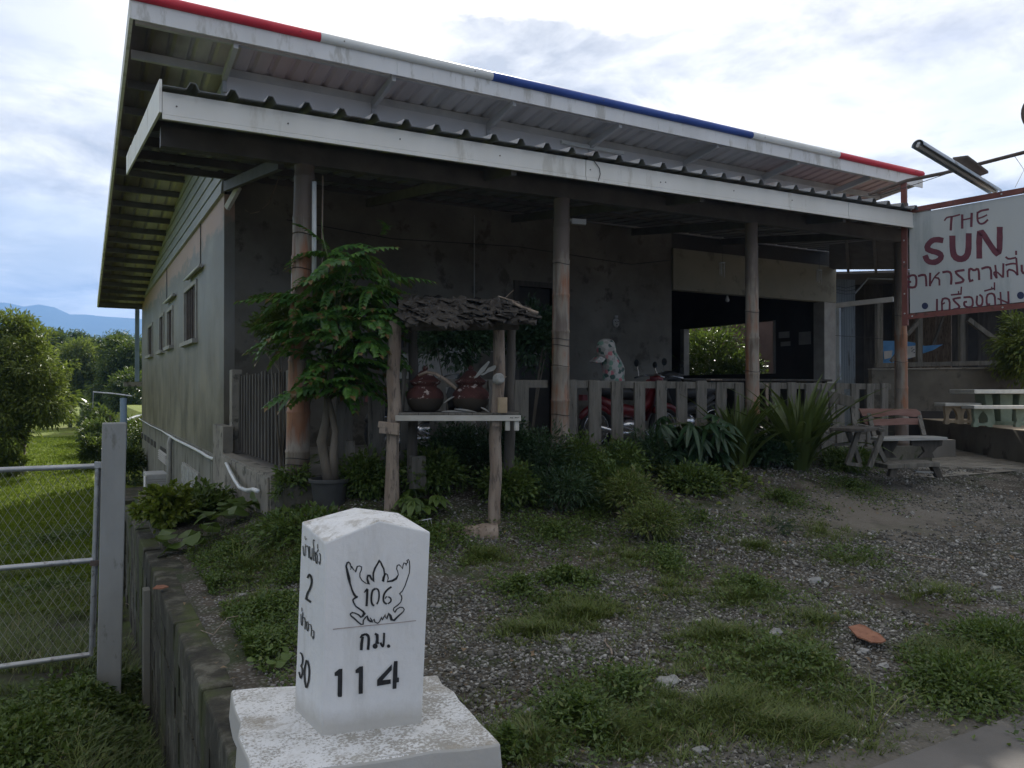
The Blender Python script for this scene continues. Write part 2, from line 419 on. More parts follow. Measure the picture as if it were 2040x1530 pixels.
M['boardwhite'] = worn('whitewashed_board', (0.40, 0.38, 0.33), (0.56, 0.54, 0.49), 3, 0.7, 0.2, 40, stretch=(.5, 2, 2), c3=(0.25, .17, .12), t3=0.68)
M['redwood'] = worn('reddish_rough_plank', (0.18, 0.095, 0.075), (0.26, 0.155, 0.13), 3, 0.8, 0.4, 30, stretch=(.7, 2, 4), bdist=0.006)
M['greywood'] = worn('silver_weathered_plank', (0.24, 0.24, 0.22), (0.38, 0.38, 0.36), 3, 0.7, 0.4, 30, stretch=(.7, 2, 4), bdist=0.006)
def bamboo_mat():
    t = NT('bamboo_post'); st = t.mapping((4.2, 4.2, 0.55))
    n = t.noise(1.25, 6, 0.62, st); n2 = t.noise(5.0, 6, 0.65, t.mapping((3, 3, .35))); lg = t.noise(1.5, 3, 0.5, t.mapping((1.1, 1.1, 1.0)))
    f = t.math('ADD', t.math('MULTIPLY', n, 0.6), t.math('MULTIPLY', lg, 0.4))
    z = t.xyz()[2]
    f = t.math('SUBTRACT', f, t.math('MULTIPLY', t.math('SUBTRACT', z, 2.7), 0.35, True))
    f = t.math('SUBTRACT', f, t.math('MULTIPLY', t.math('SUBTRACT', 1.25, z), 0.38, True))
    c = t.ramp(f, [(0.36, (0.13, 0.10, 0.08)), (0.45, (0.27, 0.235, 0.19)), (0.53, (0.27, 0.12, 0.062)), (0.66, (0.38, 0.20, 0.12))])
    c = t.mix(t.ramp(n2, [(0.57, 0.0), (0.66, 0.8)]), c, (0.12, 0.085, 0.06))
    t.bump(n2, 0.3, 0.006)
    return t.fin(c, 0.55, 0, 0.4)
M['bamboo'] = bamboo_mat()
M['wire'] = worn('black_wire', (0.02, 0.02, 0.02), (0.035, 0.035, 0.035), 5, 0.5, 0)
M['galv'] = worn('galvanised_tube', (0.36, 0.37, 0.38), (0.50, 0.51, 0.52), 5, 0.42, 0.1, 60, metal=0.55, c3=(0.22, 0.21, 0.2), t3=0.6)
M['postcon'] = worn('smooth_cast_concrete', (0.27, 0.275, 0.265), (0.335, 0.34, 0.33), 3, 0.85, 0.3, 60, stretch=(1, 1, .4), c3=(0.20, 0.20, 0.18), t3=0.64)
def retain_mat():
    t = NT('mossy_block'); n = t.noise(4.6, 8, 0.72, t.mapping((1, 1, .5))); m = t.noise(1.6, 5, 0.6, t.mapping((1, 1, .3), (2, 2, 2)))
    c = t.ramp(n, [(0.36, (0.022, 0.021, 0.016)), (0.5, (0.045, 0.042, 0.03)), (0.62, (0.12, 0.115, 0.09))])
    c = t.mix(t.ramp(m, [(0.52, 0.0), (0.62, 0.85)]), c, (0.055, 0.07, 0.016))
    t.bump(t.noise(22, 6, 0.65), 0.6, 0.012)
    return t.fin(c, 0.92)
M['retain'] = retain_mat()
M['mortar'] = worn('dark_mortar', (0.05, 0.048, 0.042), (0.085, 0.08, 0.07), 4, 0.95, 0.4, 40)

def ground_mat():
    t = NT('gravelly_soil'); x = t.xyz()
    big = t.noise(0.55, 5, 0.6); med = t.noise(2.6, 6, 0.62); fine = t.noise(55, 4, 0.6)
    vc = t.vor(52, 'F1', 'Color'); vd = t.vor(52)
    sep = t.n.new('ShaderNodeSeparateColor'); t.lk(vc, sep.inputs[0])
    soil = t.mix(t.ramp(med, [(0.35, 0), (0.65, 1)]), (0.042, 0.035, 0.026), (0.095, 0.08, 0.06))
    stone = t.ramp(sep.outputs[0], [(0.0, (0.06, 0.058, 0.052)), (0.55, (0.17, 0.165, 0.152)), (1.0, (0.38, 0.37, 0.345))])
    gm = t.math('MULTIPLY', t.ramp(t.math('ADD', t.math('MULTIPLY', med, .5), t.math('MULTIPLY', big, .5)), [(0.40, 0.15), (0.58, 1.0)]), t.ramp(vd, [(0.45, 1.0), (0.62, 0.0)]))
    gm = t.math('MULTIPLY', gm, t.ramp(sep.outputs[1], [(0.25, 0.0), (0.4, 1.0)]))
    plot = t.mix(gm, soil, stone)
    moss = t.ramp(t.noise(1.9, 7, 0.7, t.mapping(loc=(9, 4, 1))), [(0.48, 0.0), (0.62, 0.8)])
    plot = t.mix(moss, plot, (0.035, 0.05, 0.016))
    # pale trodden earth in front of the paved path
    dx = t.math('MULTIPLY', t.math('SUBTRACT', x[0], 7.6), 0.42); dy = t.math('MULTIPLY', t.math('SUBTRACT', x[1], 5.2), 0.9)
    rr = t.math('SQRT', t.math('ADD', t.math('MULTIPLY', dx, dx), t.math('MULTIPLY', dy, dy)))
    pale = t.math('MULTIPLY', t.math('SUBTRACT', t.math('ADD', 1.15, t.math('MULTIPLY', t.math('SUBTRACT', med, 0.5), 2.4)), rr), 1.3, True)
    plot = t.mix(t.math('MULTIPLY', pale, t.math('SUBTRACT', 1.0, t.math('MULTIPLY', gm, 0.6))), plot, t.mix(fine, (0.13, 0.115, 0.095), (0.20, 0.18, 0.15)))
    # sandy shoulder along the road
    sh = t.math('MULTIPLY', t.math('SUBTRACT', t.math('ADD', 2.62, t.math('MULTIPLY', t.math('SUBTRACT', med, 0.5), 1.5)), x[1]), 4.0, True)
    plot = t.mix(t.math('MULTIPLY', sh, t.math('SUBTRACT', 1.0, t.math('MULTIPLY', gm, 0.7))), plot, t.mix(fine, (0.09, 0.082, 0.07), (0.15, 0.14, 0.12)))
    # lawn and low yard to the left
    lawn = t.mix(t.ramp(t.noise(1.2, 7, 0.65), [(0.35, 0), (0.65, 1)]), (0.11, 0.15, 0.014), (0.17, 0.21, 0.022))
    lawn = t.mix(t.ramp(t.noise(0.35, 4, 0.5), [(0.52, 0), (0.7, 0.5)]), lawn, (0.15, 0.14, 0.05))
    yard = t.mix(t.ramp(med, [(0.4, 0), (0.6, 1)]), (0.035, 0.03, 0.023), (0.055, 0.075, 0.022))
    lw = t.math('MULTIPLY', t.math('SUBTRACT', t.math('ADD', x[1], t.math('MULTIPLY', big, 3.0)), 12.0), 0.5, True)
    left = t.mix(lw, yard, lawn)
    isleft = t.math('MAXIMUM', t.math('LESS_THAN', x[0], 0.6), t.math('GREATER_THAN', x[1], 24.0))
    c = t.mix(isleft, plot, left)
    hgt = t.math('ADD', t.math('MULTIPLY', t.math('MULTIPLY', t.math('SUBTRACT', 0.6, vd), gm), 1.0), t.math('MULTIPLY', fine, 0.5))
    t.bump(hgt, 0.8, 0.012)
    return t.fin(c, 0.93, 0, 0.25)
M['ground'] = ground_mat()
M['road'] = worn('old_road_concrete', (0.10, 0.095, 0.088), (0.15, 0.14, 0.13), 1.2, 0.85, 0.4, 90, c3=(0.14, 0.13, 0.115), t3=0.58)
M['hill'] = worn('forested_hill', (0.028, 0.048, 0.018), (0.05, 0.075, 0.03), 0.02, 0.95, 0.0)

# ------------------------------------------------------------------ the ground
def axis(vals):
    out = []
    for a, b, st in vals:
        n = max(1, int(round((b-a)/st)))
        out += [a+(b-a)*i/n for i in range(n)]
    out.append(vals[-1][1]); return out
gx = axis([(-1500, -200, 260), (-200, -40, 32), (-40, -12, 4), (-12, -3, 0.6), (-3, 0.58, 0.09), (0.58, 0.70, 0.12), (0.70, 9, 0.075), (9, 16, 0.25), (16, 40, 3), (40, 200, 30), (200, 1500, 260)])
gy = axis([(-1500, -100, 350), (-100, -10, 15), (-10, 0.5, 0.9), (0.5, 8.2, 0.075), (8.2, 11.3, 0.2), (11.3, 11.42, 0.12), (11.42, 30, 0.5), (30, 80, 4), (80, 300, 30), (300, 1500, 200)])
V = [(x, y, height(x, y)) for y in gy for x in gx]
nx = len(gx); ny = len(gy)
ii = (np.arange(ny-1)[:, None]*nx + np.arange(nx-1)[None, :]).ravel()
ground = np_mesh('ground', V, [np.stack([ii, ii+1, ii+nx+1, ii+nx], 1)], M['ground'], smooth=True, kind='structure')

mb = MB()
xs = [-30+i*0.9 for i in range(80)]
for i in range(len(xs)-1):
    a, b = xs[i], xs[i+1]
    ya = 1.94+0.035*mn.noise(Vector((a*2.1, 0, 0)))*2; yb = 1.94+0.035*mn.noise(Vector((b*2.1, 0, 0)))*2
    mb.hexa([(a, -6, -0.2), (b, -6, -0.2), (b, yb, -0.2), (a, ya, -0.2), (a, -6, 0.035), (b, -6, 0.035), (b, yb, 0.022), (a, ya, 0.022)])
mb.build('road', M['road'], kind='structure')

# blue forested hills far beyond the fields
mb = MB()
def ridge(name, d, prof, depth):
    n = 120; vs = []; rows = 5
    def yy(px):
        for (a, ya), (b, yb) in zip(prof, prof[1:]):
            if a <= px <= b: return lerp(ya, yb, (px-a)/(b-a))
        return prof[-1][1]
    x0, x1 = prof[0][0], prof[-1][0]
    for r in range(rows):
        fr = r/(rows-1)
        for i in range(n):
            px = x0+(x1-x0)*i/(n-1)
            top = atd(px, yy(px), d)
            zt = top.z + mn.noise(Vector((px*0.05, 3, d)))*4.0
            f = math.sin(fr*math.pi/2)
            p = CAM + Vector((top.x-CAM.x, top.y-CAM.y, 0))*(1-(1-f)*depth/d)
            vs.append((p.x, p.y, lerp(-6, zt, f**0.8) + (1-abs(2*fr-1))*mn.noise(Vector((px*0.02, fr*3, 5)))*10))
    fs = [(r*n+i, r*n+i+1, (r+1)*n+i+1, (r+1)*n+i) for r in range(rows-1) for i in range(n-1)]
    m = MB(); m.add(vs, fs); m.build(name, M['hill'], smooth=True, kind='structure')
ridge('mountains', 3300, [(-700, 640), (-400, 585), (-150, 610), (0, 600), (50, 611), (95, 604), (130, 626), (180, 628), (230, 632), (290, 636), (500, 655), (900, 640), (1500, 660), (2300, 650), (3000, 660)], 900)
ridge('foothills', 2200, [(-700, 700), (-200, 690), (60, 690), (120, 672), (200, 700), (300, 690), (600, 700), (1500, 705), (3000, 700)], 500)

# ------------------------------------------------------------------ house
HX0, HX1, WY, HY1 = 1.765, 14.34, 11.2, 26.5
FZ = 0.65
def mroof(y): return 5.97-0.12*(y-10.25)        # underside of the main roof
house = thing('house', 'grey cement house with red, white and blue roof edge and open front room', 'house', (HX0, WY, 0))
# side wall with window openings
wins = []
for (xl, xr, yl0, yr0, yl1, yr1) in [(368.5, 393, 585, 564, 683, 676), (334.7, 345.5, 622, 616, 692, 688), (319, 327.5, 634, 628, 701, 697), (296, 305, 654, 648, 710, 706)]:
    a = onX(xl, yl0, HX0); b = onX(xr, yr0, HX0); c = onX(xr, yr1, HX0); d = onX(xl, yl1, HX0)
    wins.append((b.y, a.y, (c.z+d.z)/2, (a.z+b.z)/2))
wins.sort()
SID = 4.17
mb = MB(); T = 0.14
y = WY
for (w0, w1, z0, z1) in wins:
    mb.box(HX0, HX0+T, y, w0, 0.5, SID); mb.box(HX0, HX0+T, w0, w1, 0.5, z0); mb.box(HX0, HX0+T, w0, w1, z1, SID); y = w1
mb.box(HX0, HX0+T, y, HY1, 0.5, SID)
mb.build('side_wall', M['side_wall'], house)
MB().box(HX0+0.012, HX0+T, WY+0.03, HY1, -1.6, 0.5).build('plinth', M['plinth'], house)
for (w0, w1, z0, z1) in wins:
    fr = MB()
    e = 0.07
    fr.box(HX0-0.03, HX0+T+0.01, w0-0.02, w0+e, z0, z1); fr.box(HX0-0.03, HX0+T+0.01, w1-e, w1+0.02, z0, z1)
    fr.box(HX0-0.028, HX0+T+0.008, w0-0.02, w1+0.02, z1, z1+e); fr.box(HX0-0.09, HX0+T+0.012, w0-0.08, w1+0.08, z0-0.07, z0)
    fo = fr.build('window', M['winframe'], house)
    n = max(3, int((w1-w0)/0.26))
    for i in range(n):
        yy = lerp(w0+e+0.03, w1-e-0.03, (i+0.5)/n)
        MB().box(HX0+0.0, HX0+0.035, yy-0.022, yy+0.022, z0, z1).build('window_bar', M['iron'], fo)
    for i in range(2):
        yy0 = lerp(w0+e, w1-e, i/2); yy1 = lerp(w0+e, w1-e, (i+1)/2)
        MB().box(HX0+0.09, HX0+0.12, yy0+0.004, yy1-0.004, z0+0.002, z1-0.002).build('shutter', M['dark'], fo)
# siding boards of the gable
k = 0; z = SID
while z < 5.7:
    z2 = z+0.195; yend = min(HY1, 10.25+(5.97-z2)/0.12); ye0 = min(HY1, 10.25+(5.97-z)/0.12)
    ys = WY-0.02
    mb = MB(); x0 = HX0-0.03
    mb.hexa([(x0-0.018, ys, z), (x0+0.03, ys, z), (x0+0.03, ye0, z), (x0-0.018, ye0, z), (x0, ys, z2-0.01), (x0+0.03, ys, z2-0.01), (x0+0.03, yend, z2-0.01), (x0, yend, z2-0.01)])
    mb.build('siding_board', M['siding'], house); z = z2
MB().prism([(HX0+0.04, WY, SID), (HX0+0.04, HY1, SID), (HX0+0.04, HY1, mroof(HY1)-0.05), (HX0+0.04, WY, mroof(WY)-0.02)], (0.09, 0, 0)).build('gable_wall', M['dark'], house)
# plinth vents, board, post
vz = []
for i in range(5):
    p = onX(281+i*6.2, 861+i*4.2, HX0); q = onX(284.6+i*6.2, 874+i*4.6, HX0)
    MB().box(HX0-0.004, HX0+0.05, q.y+0.02, p.y-0.02, q.z, p.z).build('vent_hole', M['dark'], house)
p = onX(320, 887, HX0); q = onX(335.6, 928, HX0)
lv = MB().box(HX0-0.012, HX0+0.03, q.y, p.y, q.z, p.z-0.02).build('louvre_vent', M['dark'], house)
for i in range(5):
    zz = lerp(q.z, p.z-0.1, (i+0.5)/5)
    MB().bar((HX0-0.03, q.y, zz), (HX0-0.03, p.y, zz), 0.045, 0.05, (1, 0, 0.9)).build('louvre', M['winframe'], lv)
p = onX(365, 915, HX0); q = onX(396.5, 962, HX0)
bd = MB().box(HX0-0.02, HX0+0.02, q.y, p.y, q.z-0.25, p.z-0.05).build('access_hatch', M['winframe'], house)
for i in range(4):
    ya, yb = lerp(q.y, p.y, i/4), lerp(q.y, p.y, (i+1)/4)
    MB().box(HX0-0.034, HX0-0.021, ya+0.02, yb-0.02, q.z-0.2, p.z-0.1).build('plank', M['greywood'], bd)
p = onX(345, 874, HX0)
MB().tube([(HX0-0.07, p.y, -1.3), (HX0-0.07, p.y, p.z-0.1), (HX0-0.05, p.y, p.z), (HX0+0.02, p.y, p.z+0.03)], 0.055, 10).build('drain_pipe', M['winframe'], house, smooth=True)
MB().box(HX0-0.015, HX0+0.01, WY-0.004, HY1, 0.46, 0.53).build('ledge', M['plinth'], house)
# white hose of cable conduit along the ledge
zz = [(277, 834), (300, 848), (322, 858), (339, 869), (352, 877), (369, 885), (387, 894), (402, 902), (414, 910), (424, 914), (432, 912), (439, 911), (447, 916)]
pts = [onX(a, b, HX0-0.05) for a, b in zz]
MB().tube(pts, [0.012]*3+[0.024]*10, 8).build('conduit', M['pvc'], house, smooth=True)
q0 = onX(447, 916, HX0-0.06)
pts = [q0]+[onX(a, b, HX0-0.22-0.02*i) for i, (a, b) in enumerate([(453, 927), (460, 942), (468, 957), (478, 972), (492, 977), (505, 975), (513, 978)])]
MB().tube(pts, 0.021, 8).build('conduit', M['pvc'], house, smooth=True)
# tube lamps on the side wall
for (a, b, wtop) in [((372.6, 555.5), (399.7, 528.5), (399.7, 449)), ((330, 600.6), (346, 589), (332.5, 537))]:
    p = onX(*a, HX0-0.05); q = onX(*b, HX0-0.05)
    q.z = p.z = (p.z+q.z)/2
    lm = MB().bar(p, q, 0.05, 0.06).build('tube_lamp', M['winframe'], house)
    MB().tube([p+Vector((-0.045, 0.03, -0.03)), q+Vector((-0.045, -0.03, -0.03))], 0.016, 8).build('tube', M['pvc'], lm, smooth=True)
    w = onX(*wtop, HX0-0.01); w2 = q if abs(wtop[0]-b[0]) < 5 else p
    MB().tube([(HX0-0.012, w.y, SID), (HX0-0.012, w.y, q.z+0.02)], 0.008, 6).build('wire', M['wire'], house)

# front wall (behind the porch) with window and door
op0 = onY(1338, 600, WY).x; pil0 = onY(1640, 600, WY).x; pil1 = onY(1662, 600, WY).x
def fx(px): return onY(px, 700, WY).x
def fz(py, px): return onY(px, py, WY).z
wx0, wx1, wz0, wz1 = fx(782), fx(872), fz(700, 830), fz(628, 830)
dx0, dx1, dz1 = fx(1032), fx(1100), fz(572, 1060)
ZL0, ZL1 = fz(577, 1338), fz(495, 1338)
mb = MB(); a, b = WY, WY+0.14
for (x0, x1, z0, z1) in [(HX0+T, wx0, FZ, 5.95), (wx0, wx1, FZ, wz0), (wx0, wx1, wz1, 5.95), (wx1, dx0, FZ, 5.95), (dx0, dx1, dz1, 5.95), (dx1, op0, FZ, 5.95)]:
    mb.box(x0, x1, a, b, z0, min(z1, 4.42))
mb.build('front_wall', M['cement'], house)
MB().box(HX0, HX1, WY-0.012, WY+0.15, 4.44, 5.86).build('upper_wall', M['pale_wall'], house)
MB().box(op0, pil1, WY-0.05, WY+0.14, ZL0, ZL1).build('lintel', M['lintel'], house)
MB().box(op0, pil1, WY+0.0, WY+0.13, ZL1+0.002, 4.42).build('front_wall', M['dark'], house)  # wall strip darkened: shade under the porch roof put into its colour
MB().box(pil0, pil1, WY-0.03, WY+0.25, 0.35, ZL0-0.003).build('pillar', M['winframe'], house)
wf = MB(); wf.box(wx0-0.06, wx0+0.05, WY-0.05, WY+0.1, wz0-0.06, wz1+0.06); wf.box(wx1-0.05, wx1+0.06, WY-0.05, WY+0.1, wz0-0.06, wz1+0.06)
wf.box(wx0+0.05, wx1-0.05, WY-0.048, WY+0.1, wz1-0.05, wz1+0.06); wf.box(wx0+0.05, wx1-0.05, WY-0.06, WY+0.1, wz0-0.06, wz0+0.05)
wf = wf.build('window', M['darkwood'], house)
nsh = 4
for i in range(nsh):
    xa, xb = lerp(wx0+.05, wx1-.05, i/nsh), lerp(wx0+.05, wx1-.05, (i+1)/nsh)
    MB().box(xa+0.03, xb-0.03, WY+0.0, WY+0.04, wz0+0.05, wz1-0.05).build('shutter', M['agedwood'] if i % 2 else M['dark'], wf)
df = MB(); df.box(dx0-0.09, dx0, WY-0.04, WY+0.1, FZ, dz1); df.box(dx1, dx1+0.09, WY-0.04, WY+0.1, FZ, dz1); df.box(dx0-0.09, dx1+0.09, WY-0.038, WY+0.1, dz1, dz1+0.09)
df = df.build('door', M['darkwood'], house)
MB().box(dx0, dx1, WY+0.08, WY+0.12, FZ, dz1).build('doorway_shade', M['dark'], df)  # dark sheet in the frame, painted as the unlit door opening
# side room inside the opening: right wall with garden window
RX = 14.2
def rxp(px, py): return onX(px, py, RX)
g0, g1 = rxp(1545, 700).y, rxp(1357, 700).y
gt, gb = rxp(1545, 638).z, rxp(1545, 744).z
mb = MB()
mb.box(RX, RX+0.14, WY+0.25, g0, 0.3, 4.42); mb.box(RX, RX+0.14, g0, g1, 0.3, gb); mb.box(RX, RX+0.14, g0, g1, gt, 4.42); mb.box(RX, RX+0.14, g1, 19.0, 0.3, 4.42)
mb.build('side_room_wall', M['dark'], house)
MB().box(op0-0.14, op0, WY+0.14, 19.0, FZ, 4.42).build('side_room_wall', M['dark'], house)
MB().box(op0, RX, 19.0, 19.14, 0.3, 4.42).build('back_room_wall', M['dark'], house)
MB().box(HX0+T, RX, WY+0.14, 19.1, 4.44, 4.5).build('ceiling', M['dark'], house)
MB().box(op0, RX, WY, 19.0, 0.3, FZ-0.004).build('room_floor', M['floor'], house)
gf = MB().box(RX-0.03, RX+0.16, g1-0.14, g1, gb, gt).build('garden_window', M['winframe'], house)
MB().box(RX-0.03, RX+0.16, g0, g0+0.05, gb, gt).build('window_jamb', M['winframe'], gf)
MB().box(HX0+T, HX1, HY1-0.14, HY1, -1.5, mroof(HY1)-0.05).build('back_wall', M['cement'], house)
MB().box(HX1-0.14, HX1, WY+0.15, HY1-0.14, 4.5, 4.9).build('far_side_wall', M['cement'], house)
# notices on the inner wall
for (x0, y0, x1, y1) in [(1592, 660, 1616, 687), (1552, 660, 1573, 674), (1556, 680, 1575, 690)]:
    p = rxp(x0, y1); q = rxp(x1, y0)
    MB().box(RX-0.012, RX-0.002, q.y, p.y, p.z, q.z).build('notice', M['winframe'], house)
# porch slab
mb = MB(); mb.box(HX0-0.02, 12.6, 7.5, WY, 0.2, FZ); mb.build('porch_floor', M['floor'], house)
M['kerbdark'] = worn('mossy_kerb', (0.06, 0.058, 0.045), (0.14, 0.13, 0.105), 2.2, 0.92, 0.5, 30, c3=(0.04, 0.05, 0.02), t3=0.56, bdist=0.01)
kb = MB(); kb.box(HX0-0.12, 11.4, 7.15, 7.5, 0.05, FZ-0.02); kb.build('porch_kerb', M['kerbdark'], house)
kb = MB(); kb.box(HX0-0.16, HX0-0.021, 7.5, 10.35, -0.2, FZ+0.02); kb.build('porch_kerb', M['kerb'], house)
kb = MB(); kb.box(HX0-0.14, HX0-0.021, 10.36, WY-0.01, -0.2, FZ+0.36); kb.build('block_step', M['kerb'], house)
# block joints on the side kerb: separate blocks proud of it
yb = 7.55
while yb < 10.2:
    MB().box(HX0-0.18, HX0-0.161, yb, yb+0.52, 0.27, FZ-0.0).build('concrete_block', M['kerb'], house, bevel=0.006)
    yb += 0.535

# ---- main roof
RXL, RXR = 0.56, 15.95
YF, YB = 10.25, 26.6
def sheet(mb, x0, x1, y0, z0, y1, z1, pitch, h, phase=0.0):
    n = int((x1-x0)/pitch)+1; xs = []
    for i in range(n):
        b = x0+i*pitch+phase
        for dxx, zz in ((0, 0), (pitch*0.60, 0), (pitch*0.72, h), (pitch*0.86, h)):
            xs.append((min(b+dxx, x1), zz))
    xs.append((x1, 0))
    vs = []
    for (x, zz) in xs: vs += [(x, y0, z0+zz), (x, y1, z1+zz)]
    fs = [(2*i, 2*i+2, 2*i+3, 2*i+1) for i in range(len(xs)-1)]
    return mb.add(vs, fs)
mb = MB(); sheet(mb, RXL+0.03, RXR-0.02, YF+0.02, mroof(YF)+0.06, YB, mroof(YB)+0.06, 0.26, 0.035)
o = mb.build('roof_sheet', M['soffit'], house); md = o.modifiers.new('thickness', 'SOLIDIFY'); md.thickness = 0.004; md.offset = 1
yb = YF+0.95
i = 0
for i in range(20):
    yb = YF+0.12+i*0.84
    if yb > YB: break
    zz = mroof(yb)
    MB().box(RXL+0.05, RXR-0.05 if i < 2 else RXR-0.05, yb-0.03, yb+0.03, zz-0.055, zz+0.055).build('purlin', M['purlin'] if i > 1 else M['rafter'], house)
for px, py in [(470, 90), (785, 147), (1025, 203), (1236, 250), (1430, 290), (1590, 325), (1735, 357)]:
    x = onY(px, py, YF+0.05).x
    MB().bar((x, YF+0.05, mroof(YF)-0.085), (x, WY-0.013, mroof(WY)-0.085), 0.06, 0.11).build('rafter', M['rafter'], house)
    MB().bar((x, WY-0.013, mroof(WY)-0.085), (x, WY-0.053, mroof(WY)-0.30), 0.05, 0.03).build('rafter_foot', M['rafter'], house)
# fascia boards along the front
zb = lambda x: 5.905 - 0.003*(x-0.6)
fxs = [RXL, onY(790, 160, YF).x, onY(1310, 300, YF).x, RXR]
for a, b in zip(fxs, fxs[1:]):
    MB().hexa([(a+0.002, YF-0.02, zb(a)), (b-0.002, YF-0.02, zb(b)), (b-0.002, YF+0.0, zb(b)), (a+0.002, YF+0.0, zb(a)), (a+0.002, YF-0.02, zb(a)+0.22), (b-0.002, YF-0.02, zb(b)+0.22), (b-0.002, YF+0.0, zb(b)+0.22), (a+0.002, YF+0.0, zb(a)+0.22)]).build('fascia_board', M['fascia'], house)
MB().hexa([(RXR-0.4, YF-0.045, zb(15.9)-0.02), (RXR+0.02, YF-0.045, zb(15.9)-0.02), (RXR+0.02, YF-0.024, zb(15.9)-0.02), (RXR-0.4, YF-0.024, zb(15.9)-0.02), (RXR-0.02, YF-0.045, zb(15.9)+0.2), (RXR+0.02, YF-0.045, zb(15.9)+0.2), (RXR+0.02, YF-0.024, zb(15.9)+0.2), (RXR-0.02, YF-0.024, zb(15.9)+0.2)]).build('fascia_end', M['fascia'], house)
caps = [(RXL-0.01, onY(638, 70, YF-0.03).x, 'red'), (None, onY(980, 150, YF-0.03).x, 'white'), (None, onY(1497, 268, YF-0.03).x, 'blue'), (None, onY(1670, 310, YF-0.03).x, 'white'), (None, RXR+0.03, 'red')]
xp = None
for a, b, c in caps:
    a = xp if a is None else a; xp = b
    pr = [(YF-0.06, 0.0), (YF-0.085, 0.03), (YF-0.09, 0.07), (YF-0.065, 0.11), (YF-0.02, 0.135), (YF+0.12, 0.15), (YF+0.12, 0.01), (YF+0.005, 0.0), (YF-0.021, 0.0)]
    k_ = max(1, round((b-a)/2.1)); n = len(pr)
    for j_ in range(k_):      # overlapping lengths, each a little out of line
        xa, xb = lerp(a, b, j_/k_)+0.001, lerp(a, b, (j_+1)/k_)-0.001; dz0, dz1, dy = U(-.005, .003), U(-.005, .003), U(-.004, .004)
        vs = []
        for (x, dz) in ((xa, dz0), (xb, dz1)):
            for (yy, zz) in pr: vs.append((x, yy+dy, zb(x)+0.224+zz+max(dz, -.0015 if zz < .02 else -.006)))
        co = MB().add(vs, [(i, i+n, (i+1) % n+n, (i+1) % n) for i in range(n)]+[tuple(range(n)), tuple(range(2*n-1, n-1, -1))]).build('ridge_cap', M[c], house, smooth=True, auto=50, label=c+' painted cap of the roof edge')
        for q_ in (0.12, 0.88):
            xs_ = lerp(xa, xb, q_); MB().lathe([(0.009, 0), (0.008, 0.006)], (xs_, YF-0.088, zb(xs_)+0.275), 8, (0, -1, 0)).build('screw_head', M['iron'], co)
# rake boards at the two gable edges and rear eave
for x, nm in ((RXL, 'l'), (RXR, 'r')):
    MB().hexa([(x-0.02, YF, mroof(YF)-0.05), (x+0.02, YF, mroof(YF)-0.05), (x+0.02, YB, mroof(YB)-0.05), (x-0.02, YB, mroof(YB)-0.05),
               (x-0.02, YF, mroof(YF)+0.2), (x+0.02, YF, mroof(YF)+0.2), (x+0.02, YB, mroof(YB)+0.11), (x-0.02, YB, mroof(YB)+0.11)]).build('rake_board', M['fascia'], house)
MB().box(RXL, RXR, YB, YB+0.03, mroof(YB)-0.06, mroof(YB)+0.12).build('fascia_board', M['purlin'], house)
# stained rear post under the eave with its bracket
p = onX(284, 640, HX0+0.05); 
MB().box(HX0-0.18, HX0-0.06, HY1+0.15, HY1+0.27, 1.7, mroof(HY1)-0.06).build('eave_post', M['bluepvc'], house)
MB().box(HX0-0.5, HX0+0.1, HY1+0.02, HY1+0.35, 1.55, 1.69).build('post_bracket', M['kerb'], house)
# fluorescent batten on the upper wall
p = onY(1118, 283, WY-0.04); q = onY(1242, 305, WY-0.04); q.z = p.z = p.z
lm = MB().bar(p, onY(1242, 305, WY-0.04), 0.05, 0.05).build('tube_lamp', M['white'], house)
MB().tube([p+Vector((0.05, -0.04, -0.035)), onY(1240, 305, WY-0.04)+Vector((-0.05, -0.04, -0.035))], 0.014, 8).build('tube', M['pvc'], lm, smooth=True)

# ------------------------------------------------------------------ porch (its roof and bamboo posts)
porch = thing('porch', 'long open porch with corrugated metal roof and bamboo posts before the house', 'porch', (2, 7.35, 0.5))
PF = 6.65
pL = onY(322, 238, PF); pR = onY(1818, 455, PF)
def pz(x): return pL.z + (pR.z-pL.z)*(x-pL.x)/(pR.x-pL.x)     # lower edge of the porch fascia
PX0, PX1 = pL.x, 14.2
PBY = 11.15
def prz(x, y): return pz(x)+0.20 + (4.42-3.80)*(y-PF)/(PBY-PF)
mb = MB()
pitch = 0.30; n = int((PX1-PX0)/pitch)+1
xs = []
for i in range(n):
    b = PX0+i*pitch
    for dxx, zz in ((0, 0), (0.17, 0), (0.20, 0.055), (0.235, 0.055), (0.265, 0)):
        if b+dxx <= PX1: xs.append((b+dxx, zz))
vs = []
for (x, zz) in xs: vs += [(x, PF-0.10, prz(x, PF-0.1)+zz+0.05), (x, PBY, min(prz(x, PBY), 4.44+0.0*x)+zz*0.6)]
mb.add(vs, [(2*i, 2*i+2, 2*i+3, 2*i+1) for i in range(len(xs)-1)])
o = mb.build('roof_sheet', M['sheet'], porch); md = o.modifiers.new('thickness', 'SOLIDIFY'); md.thickness = 0.005; md.offset = 1
js = [PX0, onY(1165, 350, PF).x, onY(1688, 440, PF).x, PX1]
